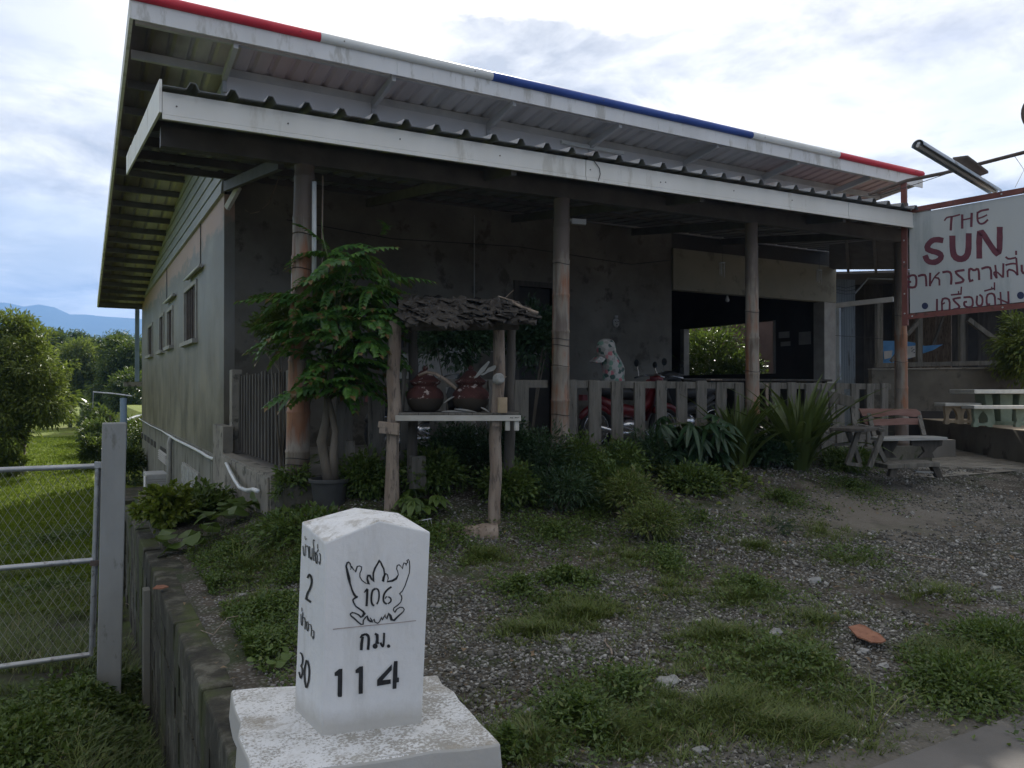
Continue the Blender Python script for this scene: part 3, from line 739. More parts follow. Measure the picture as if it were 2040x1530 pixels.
for a, b in zip(js, js[1:]):
    a += 0.004; b -= 0.004
    fo = MB().hexa([(a, PF-0.02, pz(a)+0.04), (b, PF-0.02, pz(b)+0.04), (b, PF, pz(b)+0.04), (a, PF, pz(a)+0.04), (a, PF-0.02, pz(a)+0.215), (b, PF-0.02, pz(b)+0.215), (b, PF, pz(b)+0.215), (a, PF, pz(a)+0.215)]).build('fascia_board', M['fascia2'], porch)
    MB().hexa([(a, PF-0.026, pz(a)), (b, PF-0.026, pz(b)), (b, PF, pz(b)), (a, PF, pz(a)), (a, PF-0.026, pz(a)+0.036), (b, PF-0.026, pz(b)+0.036), (b, PF, pz(b)+0.036), (a, PF, pz(a)+0.036)]).build('drip_lip', M['fascia2'], fo)
for px, py in [(352, 212), (574, 246), (797, 277), (996, 310), (1176, 338), (1316, 363), (1326, 363), (1462, 380), (1578, 399)]:
    p = onY(px, py, PF-0.022)
    MB().lathe([(0.007, 0), (0.006, 0.004)], p, 8, (0, -1, 0)).build('screw_head', M['iron'], porch)
# left rake board
e0 = Vector((PX0, PF-0.02, pz(PX0))); e1z = prz(PX0, PBY)-0.2
for a, b in ((0, 0.62), (0.625, 0.8), (0.805, 1.0)):
    ya, yb = lerp(PF-0.02, PBY+0.1, a), lerp(PF-0.02, PBY+0.1, b); za, zb_ = lerp(e0.z+0.05, e1z+0.05, a), lerp(e0.z+0.05, e1z+0.05, b)
    MB().hexa([(PX0-0.02, ya, za), (PX0, ya, za), (PX0, yb, zb_), (PX0-0.02, yb, zb_), (PX0-0.02, ya, za+0.26), (PX0, ya, za+0.26), (PX0, yb, zb_+0.24), (PX0-0.02, yb, zb_+0.24)]).build('rake_board', M['fascia2'], porch)
for i in range(5):
    yy = PF+0.25+i*1.05
    MB().hexa([(PX0+.02, yy-.025, prz(PX0, yy)-0.09), (PX1, yy-.025, prz(PX1, yy)-0.09), (PX1, yy+.025, prz(PX1, yy)-0.09), (PX0+.02, yy+.025, prz(PX0, yy)-0.09),
               (PX0+.02, yy-.025, prz(PX0, yy)+0.015), (PX1, yy-.025, prz(PX1, yy)+0.015), (PX1, yy+.025, prz(PX1, yy)+0.015), (PX0+.02, yy+.025, prz(PX0, yy)+0.015)]).build('purlin', M['purlin'], porch)
BY = 7.35
MB().hexa([(PX0+0.05, BY-0.05, pz(PX0)-0.02), (PX1, BY-0.05, pz(PX1)-0.02), (PX1, BY+0.05, pz(PX1)-0.02), (PX0+0.05, BY+0.05, pz(PX0)-0.02),
           (PX0+0.05, BY-0.05, pz(PX0)+0.15), (PX1, BY-0.05, pz(PX1)+0.15), (PX1, BY+0.05, pz(PX1)+0.15), (PX0+0.05, BY+0.05, pz(PX0)+0.15)]).build('front_beam', M['purlin'], porch)
cols = [(607, 345, 590.5, 900, 945), (1119, 415, 1115, 900, 915), (1497, 465, 1500, 800, 885), (1793, 500, 1797, 900, 922)]
post_pos = []
for k, (xt, yt, xb, yb_, base) in enumerate(cols):
    pt = onY(xt, yt, BY); pbm = onY(xb, base, BY)
    post_pos.append(pbm)
    X0, X1 = pbm.x, pt.x
    zb0 = 0.42 if k < 3 else 0.3; zt = pz(pt.x)-0.02
    pts, rad = [], []
    zz = zb0; r0 = [0.108, 0.105, 0.092, 0.095][k]
    segs = []
    while zz < zt-0.02:
        h = U(0.36, 0.5); z2 = min(zz+h, zt)
        segs.append((zz, z2)); zz = z2
    prof = []
    for (a, b) in segs:
        f = (a-zb0)/(zt-zb0); rr = lerp(r0*1.04, r0*0.86, f)
        prof += [(a+0.0, rr*1.07), (a+0.02, rr*1.0), ((a+b)/2, rr*0.985), (b-0.02, rr*1.0), (b-0.006, rr*1.05)]
    P = [Vector((lerp(X0, X1, (z-zb0)/(zt-zb0)), BY-0.0, z)) for z, r in prof]
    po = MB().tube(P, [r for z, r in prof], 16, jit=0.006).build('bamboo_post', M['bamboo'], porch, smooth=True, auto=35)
    for zc_ in ([0.78, 0.84, 1.42, 2.62, 2.95] if k == 0 else [0.95, 1.2, 1.98, 2.05, 1.75, 2.9] if k == 1 else [1.72, 2.5] if k == 2 else [1.9, 2.6]):
        f = (zc_-zb0)/(zt-zb0); c = Vector((lerp(X0, X1, f), BY, zc_)); rr = lerp(r0*1.04, r0*0.86, f)*1.05
        ring = [c+Vector((math.cos(t)*rr, math.sin(t)*rr, 0.01*math.sin(t*2+k))) for t in [2*math.pi*i/20 for i in range(21)]]
        MB().tube(ring, 0.0035, 5, cap=False).build('binding_wire', M['wire'], po)
    if k in (0, 3):
        MB().lathe([(0.16, 0), (0.15, 0.05), (0.13, 0.09), (0.125, 0.16)], (X0, BY, zb0-0.12), 16, jit=0.04).build('post_footing', M['kerb'], po)
# white pipe strapped to the first post, dark brace at the corner
p = onY(626, 362, BY-0.13); q = onY(619, 560, BY-0.13)
MB().tube([p, (p.x-0.0, BY-0.13, q.z)], 0.022, 8).build('drain_pipe', M['pvc'], porch, smooth=True)
MB().tube([onY(643, 350, BY-0.05), onY(641, 545, BY-0.05)], 0.008, 6).build('wire', M['postwood'], porch)
MB().bar(onY(450, 372, WY-0.1), onY(560, 325, 8.2), 0.06, 0.13).build('brace', M['purlin'], porch)
MB().bar(onY(452, 415, WY-0.08), onY(476, 372, WY-0.3), 0.05, 0.08).build('brace', M['fascia'], porch)
for x in (3.8, 6.3, 8.8, 11.0):
    MB().bar((x, PF+0.05, prz(x, PF)-0.17), (x, PBY, prz(x, PBY)-0.2), 0.06, 0.12).build('rafter', M['purlin'], porch)
pts = [onY(a, b, 10.2) for a, b in [(556, 352), (548, 375), (535, 405), (515, 422), (500, 425), (488, 418)]]
MB().tube(pts, 0.006, 5).build('wire', M['postwood'], porch)
pts = [onY(a, b, PF-0.03) for a, b in [(1170, 314), (1183, 320), (1194, 335), (1196, 347), (1192, 360)]]
MB().tube(pts, 0.004, 5).build('wire', M['wire'], porch)
MB().prism([atd(1652, 537, 16.8), atd(1830, 537, 15.4), atd(1830, 436, 12.9), atd(1652, 408, 13.6)], (0, 0, 0.03)).build('side_awning', M['purlin'], porch)
for px in (1690, 1745, 1790): MB().bar(atd(px, 540, lerp(16.6, 15.6, (px-1652)/178)), atd(px-6, 445, 13.3), 0.05, 0.09).build('rafter', M['purlin'], porch)
# conduit, switch and cable on the cement wall
MB().tube([(5.6, WY-0.02, 4.3), (5.6, WY-0.02, 2.1), (6.9, WY-0.02, 2.08)], 0.012, 6).build('wall_conduit', M['winframe'], porch)
MB().box(5.54, 5.68, WY-0.04, WY-0.002, 1.95, 2.1).build('switch_box', M['winframe'], porch)
MB().tube([(2.6, WY-0.03, 3.9), (4.2, WY-0.03, 3.78), (6.4, WY-0.03, 3.86), (8.8, WY-0.03, 3.75), (9.7, WY-0.03, 3.9)], 0.007, 5).build('cable', M['wire'], porch)
# CCTV camera by the second post
cc = thing('security_camera', 'small white security camera under the beam beside the second bamboo post', 'camera', onY(1143, 440, BY))
p = onY(1146, 442, BY)
MB().bar(p+Vector((-0.05, 0, 0)), p+Vector((0.10, -0.06, -0.01)), 0.07, 0.06).build('camera_body', M['winframe'], cc)
MB().tube([p+Vector((-0.08, 0, 0.02)), p+Vector((-0.04, 0, 0.0))], 0.02, 8).build('camera_bracket', M['winframe'], cc)
# ------------------------------------------------------------------ milestone
def white_stone_mat(name, flake):
    t = NT(name); x = t.xyz()
    n = t.noise(5, 7, 0.75); f = t.noise(75, 5, 0.7, t.mapping((1, 1, .8)))
    c = t.mix(t.ramp(t.noise(3, 4, .5), [(0.3, 0), (0.7, 1)]), (0.68, 0.685, 0.685), (0.76, 0.762, 0.76))
    nrm = t.n.new('ShaderNodeSeparateXYZ'); t.lk(t.pos.outputs['Normal'], nrm.inputs[0])
    up = t.ramp(nrm.outputs[2], [(0.5, 0.0), (0.8, 1.0)])     # flaking is worst where rain lies
    thr = t.math('ADD', t.math('MULTIPLY', t.math('SUBTRACT', n, 0.5), 0.9), f)
    m = t.math('MULTIPLY', t.math('SUBTRACT', thr, flake), 9.0, True)
    c = t.mix(t.math('MULTIPLY', m, t.math('ADD', t.math('MULTIPLY', up, 0.8), 0.05, True)), c, t.mix(t.noise(12, 5, .6), (0.16, 0.14, 0.11), (0.42, 0.40, 0.35)))
    foot = t.math('MULTIPLY', t.math('MULTIPLY', t.math('SUBTRACT', t.math('ADD', 0.17, t.math('MULTIPLY', n, 0.10)), x[2]), 14.0, True), t.math('SUBTRACT', 1.0, up))
    c = t.mix(t.math('MULTIPLY', foot, 0.55), c, (0.33, 0.30, 0.24))
    c = t.mix(t.math('MULTIPLY', t.ramp(t.noise(3.5, 7, .7, t.mapping((2.5, 2.5, .5))), [(0.50, 0), (0.70, 1)]), 0.42), c, (0.44, 0.43, 0.39))
    br = t.math('MULTIPLY', t.ramp(t.noise(2.6, 8, 0.75, t.mapping(loc=(1, 8, 2))), [(0.53, 0.0), (0.60, 1.0)]), up)
    c = t.mix(t.math('MULTIPLY', br, 0.6), c, t.mix(t.noise(40, 5, .7), (0.10, 0.075, 0.045), (0.50, 0.46, 0.38)))
    sp = t.noise(4.5, 5, 0.6, t.mapping(loc=(5, 5, 5)))
    c = t.mix(t.math('MULTIPLY', t.ramp(sp, [(0.66, 0.0), (0.70, 1.0)]), 0.5), c, (0.52, 0.50, 0.38))
    t.bump(t.math('SUBTRACT', t.noise(26, 5, .6), t.math('MULTIPLY', t.math('MULTIPLY', m, up), 0.7)), 0.35, 0.008)
    return t.fin(c, 0.7, 0, 0.35)
M['stone_white'] = white_stone_mat('whitewashed_concrete', 0.60)
M['slab_white'] = white_stone_mat('flaking_whitewash', 0.47)
M['ink'] = worn('black_stencil_paint', (0.012, 0.013, 0.015), (0.03, 0.031, 0.034), 30, 0.6, 0.0)
M['faintred'] = worn('faded_brown_line', (0.33, 0.27, 0.25), (0.40, 0.35, 0.33), 30, 0.7, 0.0)

SB = 0.12
A0 = onZ(586, 1410, SB); B0 = onZ(640, 1466, SB); C0 = onZ(840, 1441, SB)
dB, dC, dA = [(p-CAM).dot(_fw) for p in (B0, C0, A0)]
A1 = atd(601, 1039, dA-0.01); B1 = atd(648, 1081, dB+0.02); C1 = atd(858, 1060, dC+0.02)
D0 = A0+(C0-B0)*0.98; D1 = A1+(C1-B1)*0.98
G1 = atd(756, 1037, (dB+dC)/2+0.02); G2 = atd(706, 1011, (dA+dC)/2+0.20)
milestone = thing('milestone', 'white concrete kilometre stone with peaked top, numbers and bird emblem', 'milestone', (B0+C0)/2)
mb = MB(); e = Vector((0, 0, -0.03))
mb.add([A0+e, B0+e, C0+e, D0+e, A1, B1, C1, D1, G1, G2], [(1, 2, 6, 8, 5), (0, 1, 5, 4), (2, 3, 7, 6), (3, 0, 4, 9, 7), (4, 5, 8, 9), (8, 6, 7, 9), (0, 3, 2, 1)])
body = mb.build('stone', M['stone_white'], milestone, bevel=0.007)
S = [onZ(459, 1372, SB), onZ(497, 1546, SB), onZ(995, 1480, SB), onZ(872, 1345, SB)]
mb = MB()
def edge(a, b, n):
    out = []
    for i in range(n):
        p = a.lerp(b, i/n); out.append(p+Vector((U(-.011, .011), U(-.011, .011), U(-.004, .002))))
    return out
top = edge(S[0], S[1], 7)+edge(S[1], S[2], 7)+edge(S[2], S[3], 7)+edge(S[3], S[0], 7)
bot = [Vector((p.x, p.y, -0.22))+(p-(S[0]+S[2])/2)*0.05 for p in top]
n = len(top)
mb.add(top+bot, [tuple(range(n)), tuple(range(2*n-1, n-1, -1))]+[(i, i+n, (i+1) % n+n, (i+1) % n) for i in range(n)])
mb.build('base_slab', M['slab_white'], milestone, bevel=0.012)

def ribbon(mb, pts, ws, place, jit=0.0):
    """flat painted stroke; pts in picture-trace units, place() maps a trace point onto the painted face"""
    n = len(pts)
    if not isinstance(ws, (list, tuple)): ws = [ws]*n
    Lp, Rp = [], []
    for i in range(n):
        a = Vector(pts[max(i-1, 0)]); b = Vector(pts[min(i+1, n-1)]); d = (b-a)
        if d.length < 1e-6: d = Vector((1, 0))
        d.normalize(); nn = Vector((-d.y, d.x)); w = ws[i]/2*(1+U(-jit, jit)); p = Vector(pts[i])
        if 0 < i < n-1:
            u = (Vector(pts[i])-a).normalized(); v = (b-Vector(pts[i])).normalized(); w *= 1.0/max(0.6, math.sqrt(max(0.0, (1+u.dot(v))/2)))
        ex = d*w*0.5 if i in (0, n-1) else Vector((0, 0))
        if i == 0: ex = -ex
        Lp.append(place(*(p+nn*w+ex))); Rp.append(place(*(p-nn*w+ex)))
    vs = Lp+Rp
    mb.add(vs, [(i, i+1, n+i+1, n+i) for i in range(n-1)])
def poly(mb, pts, place): mb.add([place(*p) for p in pts], [tuple(range(len(pts)))])
def disc(mb, c, r, place, n=18): poly(mb, [(c[0]+r*math.cos(2*math.pi*i/n), c[1]+r*math.sin(2*math.pi*i/n)*1.03) for i in range(n)], place)
def smooth_pts(pts, k=2):
    for _ in range(k):
        q = [pts[0]]
        for a, b in zip(pts, pts[1:]):
            q += [(a[0]*.75+b[0]*.25, a[1]*.75+b[1]*.25), (a[0]*.25+b[0]*.75, a[1]*.25+b[1]*.75)]
        pts = q+[pts[-1]]
    return pts
def face_place(p, q, r_, sx, ox, oy, lift):
    nrm = (q-p).cross(r_-p).normalized()
    if nrm.dot(CAM-p) < 0: nrm = -nrm
    def f(u, v): return onplane(ox+u/sx, oy+v/sx, p+nrm*lift, nrm)
    return f
nC = (C1-B0)
fr = lambda s, ox, oy, lf=0.0025: face_place(B0, (C0+C1)/2, B1, s, ox, oy, lf)
emb = [(270,330),(285,300),(262,215),(232,190),(208,200),(187,265),(213,380),(240,500),(262,600),(300,720),(335,800),(375,850),(410,855),(400,858),(345,880),(315,910),(330,960),(370,1030),(440,1080),(510,1130),(535,1170),(500,1220),(470,1240),(420,1190),(350,1160),(300,1150),(265,1180),(280,1215),(340,1260),(400,1320),(470,1375),(510,1375),(515,1300),(560,1240),(585,1215),(610,1290),(650,1320),(690,1330),(670,1290),(645,1250)]
emw = [14,16,24,24,26,30,50,58,36,34,40,44,24,24,30,30,30,26,26,40,46,40,28,24,24,24,24,30,34,30,24,24,24,24,24,34,32,26,20,14]
emb2 = [(700,1300),(718,1275),(735,1330),(785,1355),(820,1330),(848,1275),(852,1240),(880,1285),(905,1240),(935,1190),(935,1240),(960,1270),(985,1200),(990,1165),(1030,1210),(1052,1285),(1100,1300),(1180,1220),(1280,1130),(1295,1090),(1270,1055),(1210,1050),(1150,1090),(1115,1145),(1085,1105),(1100,1060),(1170,1010),(1230,950),(1250,880),(1240,830),(1205,795),(1260,740),(1310,640),(1350,520),(1390,400),(1400,280),(1392,170),(1370,140),(1345,160),(1362,190),(1340,215),(1330,255),(1320,215),(1290,205),(1272,250),(1260,318),(1230,270),(1195,240),(1160,255),(1148,320),(1172,370),(1182,430),(1140,505),(1070,545),(970,562),(990,500),(975,430),(945,408),(915,450),(888,560),(888,500),(920,430),(905,320),(870,250),(845,190),(825,160),(790,215),(735,310),(705,400),(705,470),(708,560),(670,510),(635,442),(605,440),(588,500),(618,610),(560,590),(490,540),(450,470),(450,400),(480,330),(482,280),(440,262),(400,272),(365,375),(322,320),(285,265)]
emw2 = [20]*len(emb2)
for i, (x, y) in enumerate(emb2):
    if 1030 <= x <= 1060 and y > 1200: emw2[i] = 46
    if 1090 < x < 1200 and 1200 < y: emw2[i] = 32
    if 970 < x <= 1150 and 500 < y < 570: emw2[i] = 44
    if x < 930 and x > 700 and 150 < y < 570: emw2[i] = 34
    if 580 < x < 720 and 420 < y < 620: emw2[i] = 32
pl = fr(9.5647, 670, 1100)
mb = MB(); ribbon(mb, emb, emw, pl, 0.12); ribbon(mb, emb2, emw2, pl, 0.12)
mb.build('emblem', M['ink'], milestone, label='outlined bird emblem with raised wings')
mb = MB()
ribbon(mb, [(532,768),(560,735),(590,705)], [16,34,40], pl); ribbon(mb, [(592,715),(586,860),(576,1020)], 44, pl)
ribbon(mb, smooth_pts([(742,697),(690,725),(668,830),(666,940),(690,1005),(715,1015)]), 38, pl)
ribbon(mb, smooth_pts([(765,695),(805,720),(818,800),(808,920),(775,985)]), 30, pl)
ribbon(mb, smooth_pts([(1045,665),(980,705),(912,790),(893,880),(905,955),(955,985)]), 36, pl)
ribbon(mb, smooth_pts([(935,882),(945,855),(968,848)]), 22, pl); ribbon(mb, smooth_pts([(995,852),(1042,880),(1045,940),(990,980)]), 28, pl)
mb.build('number_106', M['ink'], milestone)
mb = MB(); ribbon(mb, [(-60,1470),(0,1462),(400,1420),(1160,1345),(1515,1305)], 16, fr(9.5647, 670, 1100, .0018), 0.3)
mb.build('scored_line', M['faintred'], milestone)
pl = fr(9.0, 650, 1240); mb = MB()
ribbon(mb, [(608,275),(640,232),(700,212)], [20,40,40], pl); ribbon(mb, [(652,265),(634,380),(628,485)], [46,54,50], pl); ribbon(mb, smooth_pts([(718,215),(762,245),(760,380),(750,480)]), 48, pl)
ribbon(mb, [(880,205),(912,225),(915,300),(908,370)], [40,52,50,60], pl); ribbon(mb, [(915,345),(942,372)], 26, pl); disc(mb, (876,425), 46, pl)
ribbon(mb, smooth_pts([(975,370),(1000,425),(1022,432),(1032,350),(1037,195)]), 38, pl); disc(mb, (1117,425), 31, pl)
mb.build('kilometre_letters', M['ink'], milestone)
mb = MB()
poly(mb, [(150,960),(150,900),(230,835),(290,830),(287,1100),(282,1325),(265,1337),(212,1337),(202,1310),(207,960)], pl); mb.build('digit_one', M['ink'], milestone); mb = MB()
poly(mb, [(525,910),(525,850),(600,792),(660,785),(655,1275),(580,1285),(585,905)], pl); mb.build('digit_one', M['ink'], milestone); mb = MB()
mb.add([pl(1175,750), pl(1175,850), pl(1010,1035), pl(912,1030)], [(0,1,2,3)]); poly(mb, [(912,1030),(1010,1035),(1155,1020),(1155,1100),(910,1142)], pl)
poly(mb, [(1215,695),(1280,690),(1275,985),(1262,1078),(1257,1185),(1188,1195),(1200,820)], pl); poly(mb, [(1275,985),(1305,990),(1303,1070),(1262,1078)], pl)
mb.build('digit_four', M['ink'], milestone)
sp = face_place(A0, B1, B0, 4.371, 585, 1050, 0.0025); 
mb = MB(); W = 7
for pts, w in [([(80,165),(84,235),(92,252),(100,240),(102,150)],W),([(97,80),(101,108),(106,112),(112,98)],5),([(110,170),(119,160),(128,185),(129,268)],W),([(136,170),(139,262),(147,280),(158,280),(160,185)],W),([(148,262),(152,285)],8),([(182,120),(170,108),(168,140),(175,180),(172,290),(180,292)],W),([(186,215),(190,300),(200,322),(204,300),(204,235),(191,232),(204,212),(214,195)],W),([(206,150),(207,186)],6),([(222,228),(231,238),(229,332),(217,300)],W)]:
    ribbon(mb, smooth_pts(pts, 1), w, sp, .15)
mb.build('place_name', M['ink'], milestone)
mb = MB()
for pts, w in [([(62,760),(64,848),(73,862),(78,745)],W),([(69,703),(71,735)],6),([(82,792),(92,786),(99,820),(97,890)],W),([(108,822),(112,885),(120,908),(127,895),(127,845),(121,822)],W),([(136,850),(146,846),(153,880),(151,950)],W),([(164,898),(176,908),(172,985),(160,950)],W)]:
    ribbon(mb, smooth_pts(pts, 1), w, sp, .15)
mb.build('place_name', M['ink'], milestone)
mb = MB()
ribbon(mb, smooth_pts([(121,440),(133,410),(150,425),(158,480),(140,540),(116,580),(108,618)]), 17, sp); ribbon(mb, [(105,622),(145,650)], 19, sp)
mb.build('number_2', M['ink'], milestone)
mb = MB()
ribbon(mb, smooth_pts([(58,1095),(72,1110),(78,1150),(74,1195),(60,1208),(74,1225),(74,1285),(60,1325),(46,1265)]), 13, sp)
ribbon(mb, smooth_pts([(110,1160),(92,1240),(93,1330),(106,1395)]), 15, sp); ribbon(mb, smooth_pts([(120,1165),(136,1230),(132,1330),(114,1398)]), 15, sp)
mb.build('number_30', M['ink'], milestone)

# ------------------------------------------------------------------ retaining wall of blocks
rw = thing('retaining_wall', 'mossy concrete block retaining wall dropping beside the gate post', 'wall', (0.66, 6.5, -1))
y = 1.6; row_h = 0.21
while y < 11.1:
    L = 1.26
    MB().hexa([(0.545, y+.003, -.2), (0.80, y+.003, -.2), (0.80, y+L-.003, -.2), (0.545, y+L-.003, -.2)]+[(xx+U(-.012, .012), yy, U(-.012, .006)) for xx, yy in ((0.545, y+.003), (0.80, y+.003), (0.80, y+L-.003), (0.545, y+L-.003))]).build('cap_block', M['retain'], rw, bevel=0.015)
    y += L
for r in range(1, 6):
    y = 1.6+(0.21 if r % 2 else 0)
    while y < 11.0:
        MB().box(0.555+U(-.006, .006), 0.70, y+0.008, y+0.412, -0.2-r*row_h+0.008, -0.2-(r-1)*row_h-0.008).build('block', M['retain'], rw)
        y += 0.42
MB().box(0.575, 0.79, 1.62, 11.2, -1.5, -0.205).build('mortar_core', M['mortar'], rw)
MB().box(0.50, HX0-0.06, 11.15, 11.42, -1.5, 0.045).build('end_wall', M['retain'], rw)
for i in (3,):      # pilaster on the drop side
    yy = 3.2+i*1.35
    MB().box(0.50, 0.556, yy, yy+0.14, -1.45, -0.22).build('pilaster', M['plinth'], rw, bevel=0.006)

# ------------------------------------------------------------------ gate post and wire gate
gp = thing('gate_post', 'square cast concrete gate post with grey pipe on top', 'post', atd(222, 1300, 6.6))
pb, pt = atd(216, 1300, 6.6), atd(228, 842, 6.6)
hw = 0.093
def sqpost(mb, b, t, hw, ang, ext=0.5):
    dx = Vector((math.cos(ang), math.sin(ang), 0))*hw; dy = Vector((-math.sin(ang), math.cos(ang), 0))*hw
    b = b-Vector((0, 0, ext))
    return mb.hexa([b-dx-dy, b+dx-dy, b+dx+dy, b-dx+dy, t-dx-dy, t+dx-dy, t+dx+dy, t-dx+dy])
sqpost(MB(), pb, pt, hw, -0.03).build('shaft', M['postcon'], gp, bevel=0.01)
q = atd(246, 838, 6.75); q2 = atd(246, 793, 6.75)
MB().tube([q-Vector((0, 0, .25)), q2], 0.028, 12).build('pipe', M['bluepvc'], gp, smooth=True, auto=40)
MB().tube([atd(186, 781, 6.9), atd(225, 784, 6.8), atd(263, 789, 6.7)], 0.007, 6).build('rod', M['galv'], gp)
MB().tube([atd(186, 779, 6.9), atd(185, 812, 6.9)], 0.004, 5).build('rod', M['galv'], gp)
MB().tube([atd(222, 840, 6.6), atd(219, 828, 6.6)], 0.006, 5).build('rebar', M['iron'], gp)
gate = thing('wire_gate', 'galvanised tube gate with chain-link wire beside the concrete post', 'gate', atd(100, 1320, 6.5))
def gd(px): return 6.52 - (190-px)/190.0*0.32
def gpnt(px, py): return atd(px, py, gd(px))
rails = [((-520, 958), (196, 928)), ((-520, 1178), (184, 1116)), ((-520, 1400), (178, 1304))]
for a, b in rails: MB().tube([gpnt(*a), gpnt(*b)], 0.022, 10).build('gate_rail', M['galv'], gate, smooth=True, auto=40)
MB().tube([gpnt(194, 926), gpnt(181, 1306)], 0.018, 10).build('gate_stile', M['galv'], gate, smooth=True, auto=40)
MB().tube([gpnt(200, 930)+Vector((0, .02, 0)), gpnt(187, 1290)+Vector((0, .02, 0))], 0.011, 8).build('gate_stile', M['galv'], gate, smooth=True, auto=40)
MB().bar(gpnt(188, 926), gpnt(208, 926), 0.05, 0.05).build('hinge', M['galv'], gate); MB().bar(gpnt(180, 1121), gpnt(203, 1121), 0.05, 0.045).build('hinge', M['iron'], gate)
mb = MB()
cell = 20.0
def wirept(u, v):      # u along the gate in px, v down
    u = min(u, 190-(v-930)*0.035)
    top = 930+(190-u)*0.042; bot = 1305+(190-u)*0.135
    return gpnt(u, top+(bot-top)*(v-930)/375.0)+Vector((0, 0.012, 0))
def addw(a, b): 
    mb.tube([a, b], 0.0017, 3, cap=False)
for k in range(-22, 42):
    for sgn in (1, -1):
        pts = []
        for s_ in range(0, 20):
            v = 932+s_*372/19.0; u = -520+k*cell+(v-932)*0.72 if sgn > 0 else 190-k*cell+200-(v-932)*0.72
            if -520 <= u <= 188: pts.append(wirept(u, v)+Vector((0, 0.004*sgn, 0)))
            elif pts: break
        if len(pts) > 1: mb.tube([pts[0], pts[-1]] if False else pts[::3]+([pts[-1]] if (len(pts)-1) % 3 else []), 0.0017, 3, cap=False)
mb.build('chain_link', M['winframe'], gate, kind='stuff')

# ------------------------------------------------------------------ picket fence along the porch
FYY = 7.40
fence = thing('picket_fence', 'waist-high fence of wide grey pickets between the bamboo posts', 'fence', (5, FYY, FZ))
def fzt(px): return onY(px, lerp(752, 764, (px-690)/1100.0), FYY).z
X = 2.28; k = 0
ztop = lambda x: 1.585
zbot = lambda x: lerp(0.665, 0.60, (x-5)/6)
gaps = [p.x for p in post_pos]
while X < 10.85:
    w = 0.165+U(-.012, .012)
    if not any(abs(X-g) < 0.17 for g in gaps):
        j = U(-.012, .012); zt = 1.585+U(-.012, .014)-0.004*(X-5)
        b0 = zbot(X)+U(-.01, .01)
        MB().hexa([(X-w/2, FYY-.016, b0), (X+w/2, FYY-.016, b0), (X+w/2, FYY+.012, b0), (X-w/2, FYY+.012, b0), (X-w/2+j, FYY-.016, zt), (X+w/2+j, FYY-.016, zt+U(-.006, .006)), (X+w/2+j, FYY+.012, zt), (X-w/2+j, FYY+.012, zt)]).build('picket', M['agedwood'], fence, bevel=0.004)
    X += 0.333; k += 1
segx = [2.12, post_pos[1].x-0.12, post_pos[1].x+0.12, post_pos[2].x-0.1, post_pos[2].x+0.1, 10.8]
for a, b in zip(segx[::2], segx[1::2]):
    MB().bar((a, FYY+0.035, 1.545-0.004*(a-5)), (b, FYY+0.035, 1.545-0.004*(b-5)), 0.04, 0.085).build('rail', M['agedwood'], fence)
    MB().bar((a, FYY+0.035, zbot(a)+0.075), (b, FYY+0.035, zbot(b)+0.075), 0.04, 0.10).build('rail', M['agedwood'], fence)
p = onY(1423, 749, FYY)
MB().box(p.x-0.1, p.x+0.1, FYY-0.04, FYY+0.05, 1.60, 1.615).build('cap_board', M['postwood'], fence)
p = onY(1521, 800, FYY); MB().bar((p.x, FYY-0.05, 1.0), (p.x+0.01, FYY-0.05, 1.56), 0.05, 0.02, (0, 1, 0)).build('spare_slat', M['postwood'], fence)
sf = thing('side_fence', 'dark bar fence closing the left side of the porch', 'fence', (HX0+0.1, 9, FZ))
ya = onX(478, 800, HX0+0.07).y; yb = 7.62
n = 17
for i in range(n):
    y = lerp(ya, yb, i/(n-1)); zt = 1.67+U(-.02, .02)
    wide = i == n-2
    x = HX0+0.07
    MB().box(x-0.012, x+0.014, y-(0.05 if wide else 0.035), y+(0.05 if wide else 0.035), FZ+0.04, zt).build('bar', M['agedwood'] if wide else M['darkwood'], sf, bevel=0.004)
MB().bar((HX0+0.105, ya, 1.6), (HX0+0.105, yb, 1.6), 0.03, 0.06).build('rail', M['darkwood'], sf); MB().bar((HX0+0.105, ya, 0.8), (HX0+0.105, yb, 0.8), 0.03, 0.06).build('rail', M['darkwood'], sf)
p = onX(469, 730, HX0+0.05)
MB().box(HX0-0.01, HX0+0.12, ya+0.12, ya+0.30, FZ-0.05, 1.74).build('fence_post', M['kerb'], sf, bevel=0.008)

# ------------------------------------------------------------------ water-jar stand
D = 6.75
st = thing('jar_stand', 'rustic wooden jar stand on four log posts under a leaf-thatched roof', 'stand', atd(880, 1040, D))
def P3(px, py, d=D): return atd(px, py, d)
def log(a, b, r0, r1, n=7, j=0.012):
    a, b = Vector(a), Vector(b); pts = []; rad = []
    for i in range(n+1):
        f = i/n; pts.append(a.lerp(b, f)+Vector((U(-j, j), U(-j, j), 0))*(1 if 0 < i < n else 0)); rad.append(lerp(r0, r1, f)*(1+U(-.07, .07)))
    return pts, rad
for (xt, yt, xb, yb_, d, r) in [(787, 640, 779, 1035, 6.70, 0.058), (994, 622, 985, 1066, 6.75, 0.052), (823, 640, 822, 900, 7.15, 0.045), (1022, 620, 1012, 920, 7.2, 0.045)]:
    p, rr = log(P3(xb, yb_+ (0 if d < 7 else 60), d), P3(xt, yt, d), r*1.1, r*0.9)
    MB().tube(p, rr, 12, jit=0.03).build('log_post', M['postwood'] if d < 7 else M['darkwood'], st, smooth=True, auto=50)
ya = P3(900, 833, 6.65).z
fb = MB(); a = P3(788, 833, 6.62); b = P3(1038, 833, 6.62)
fb.bar(a, b, 0.03, 0.048); fb.build('front_board', M['boardwhite'], st, bevel=0.003)
mb = MB()   # maker's scrawl on the board's right end
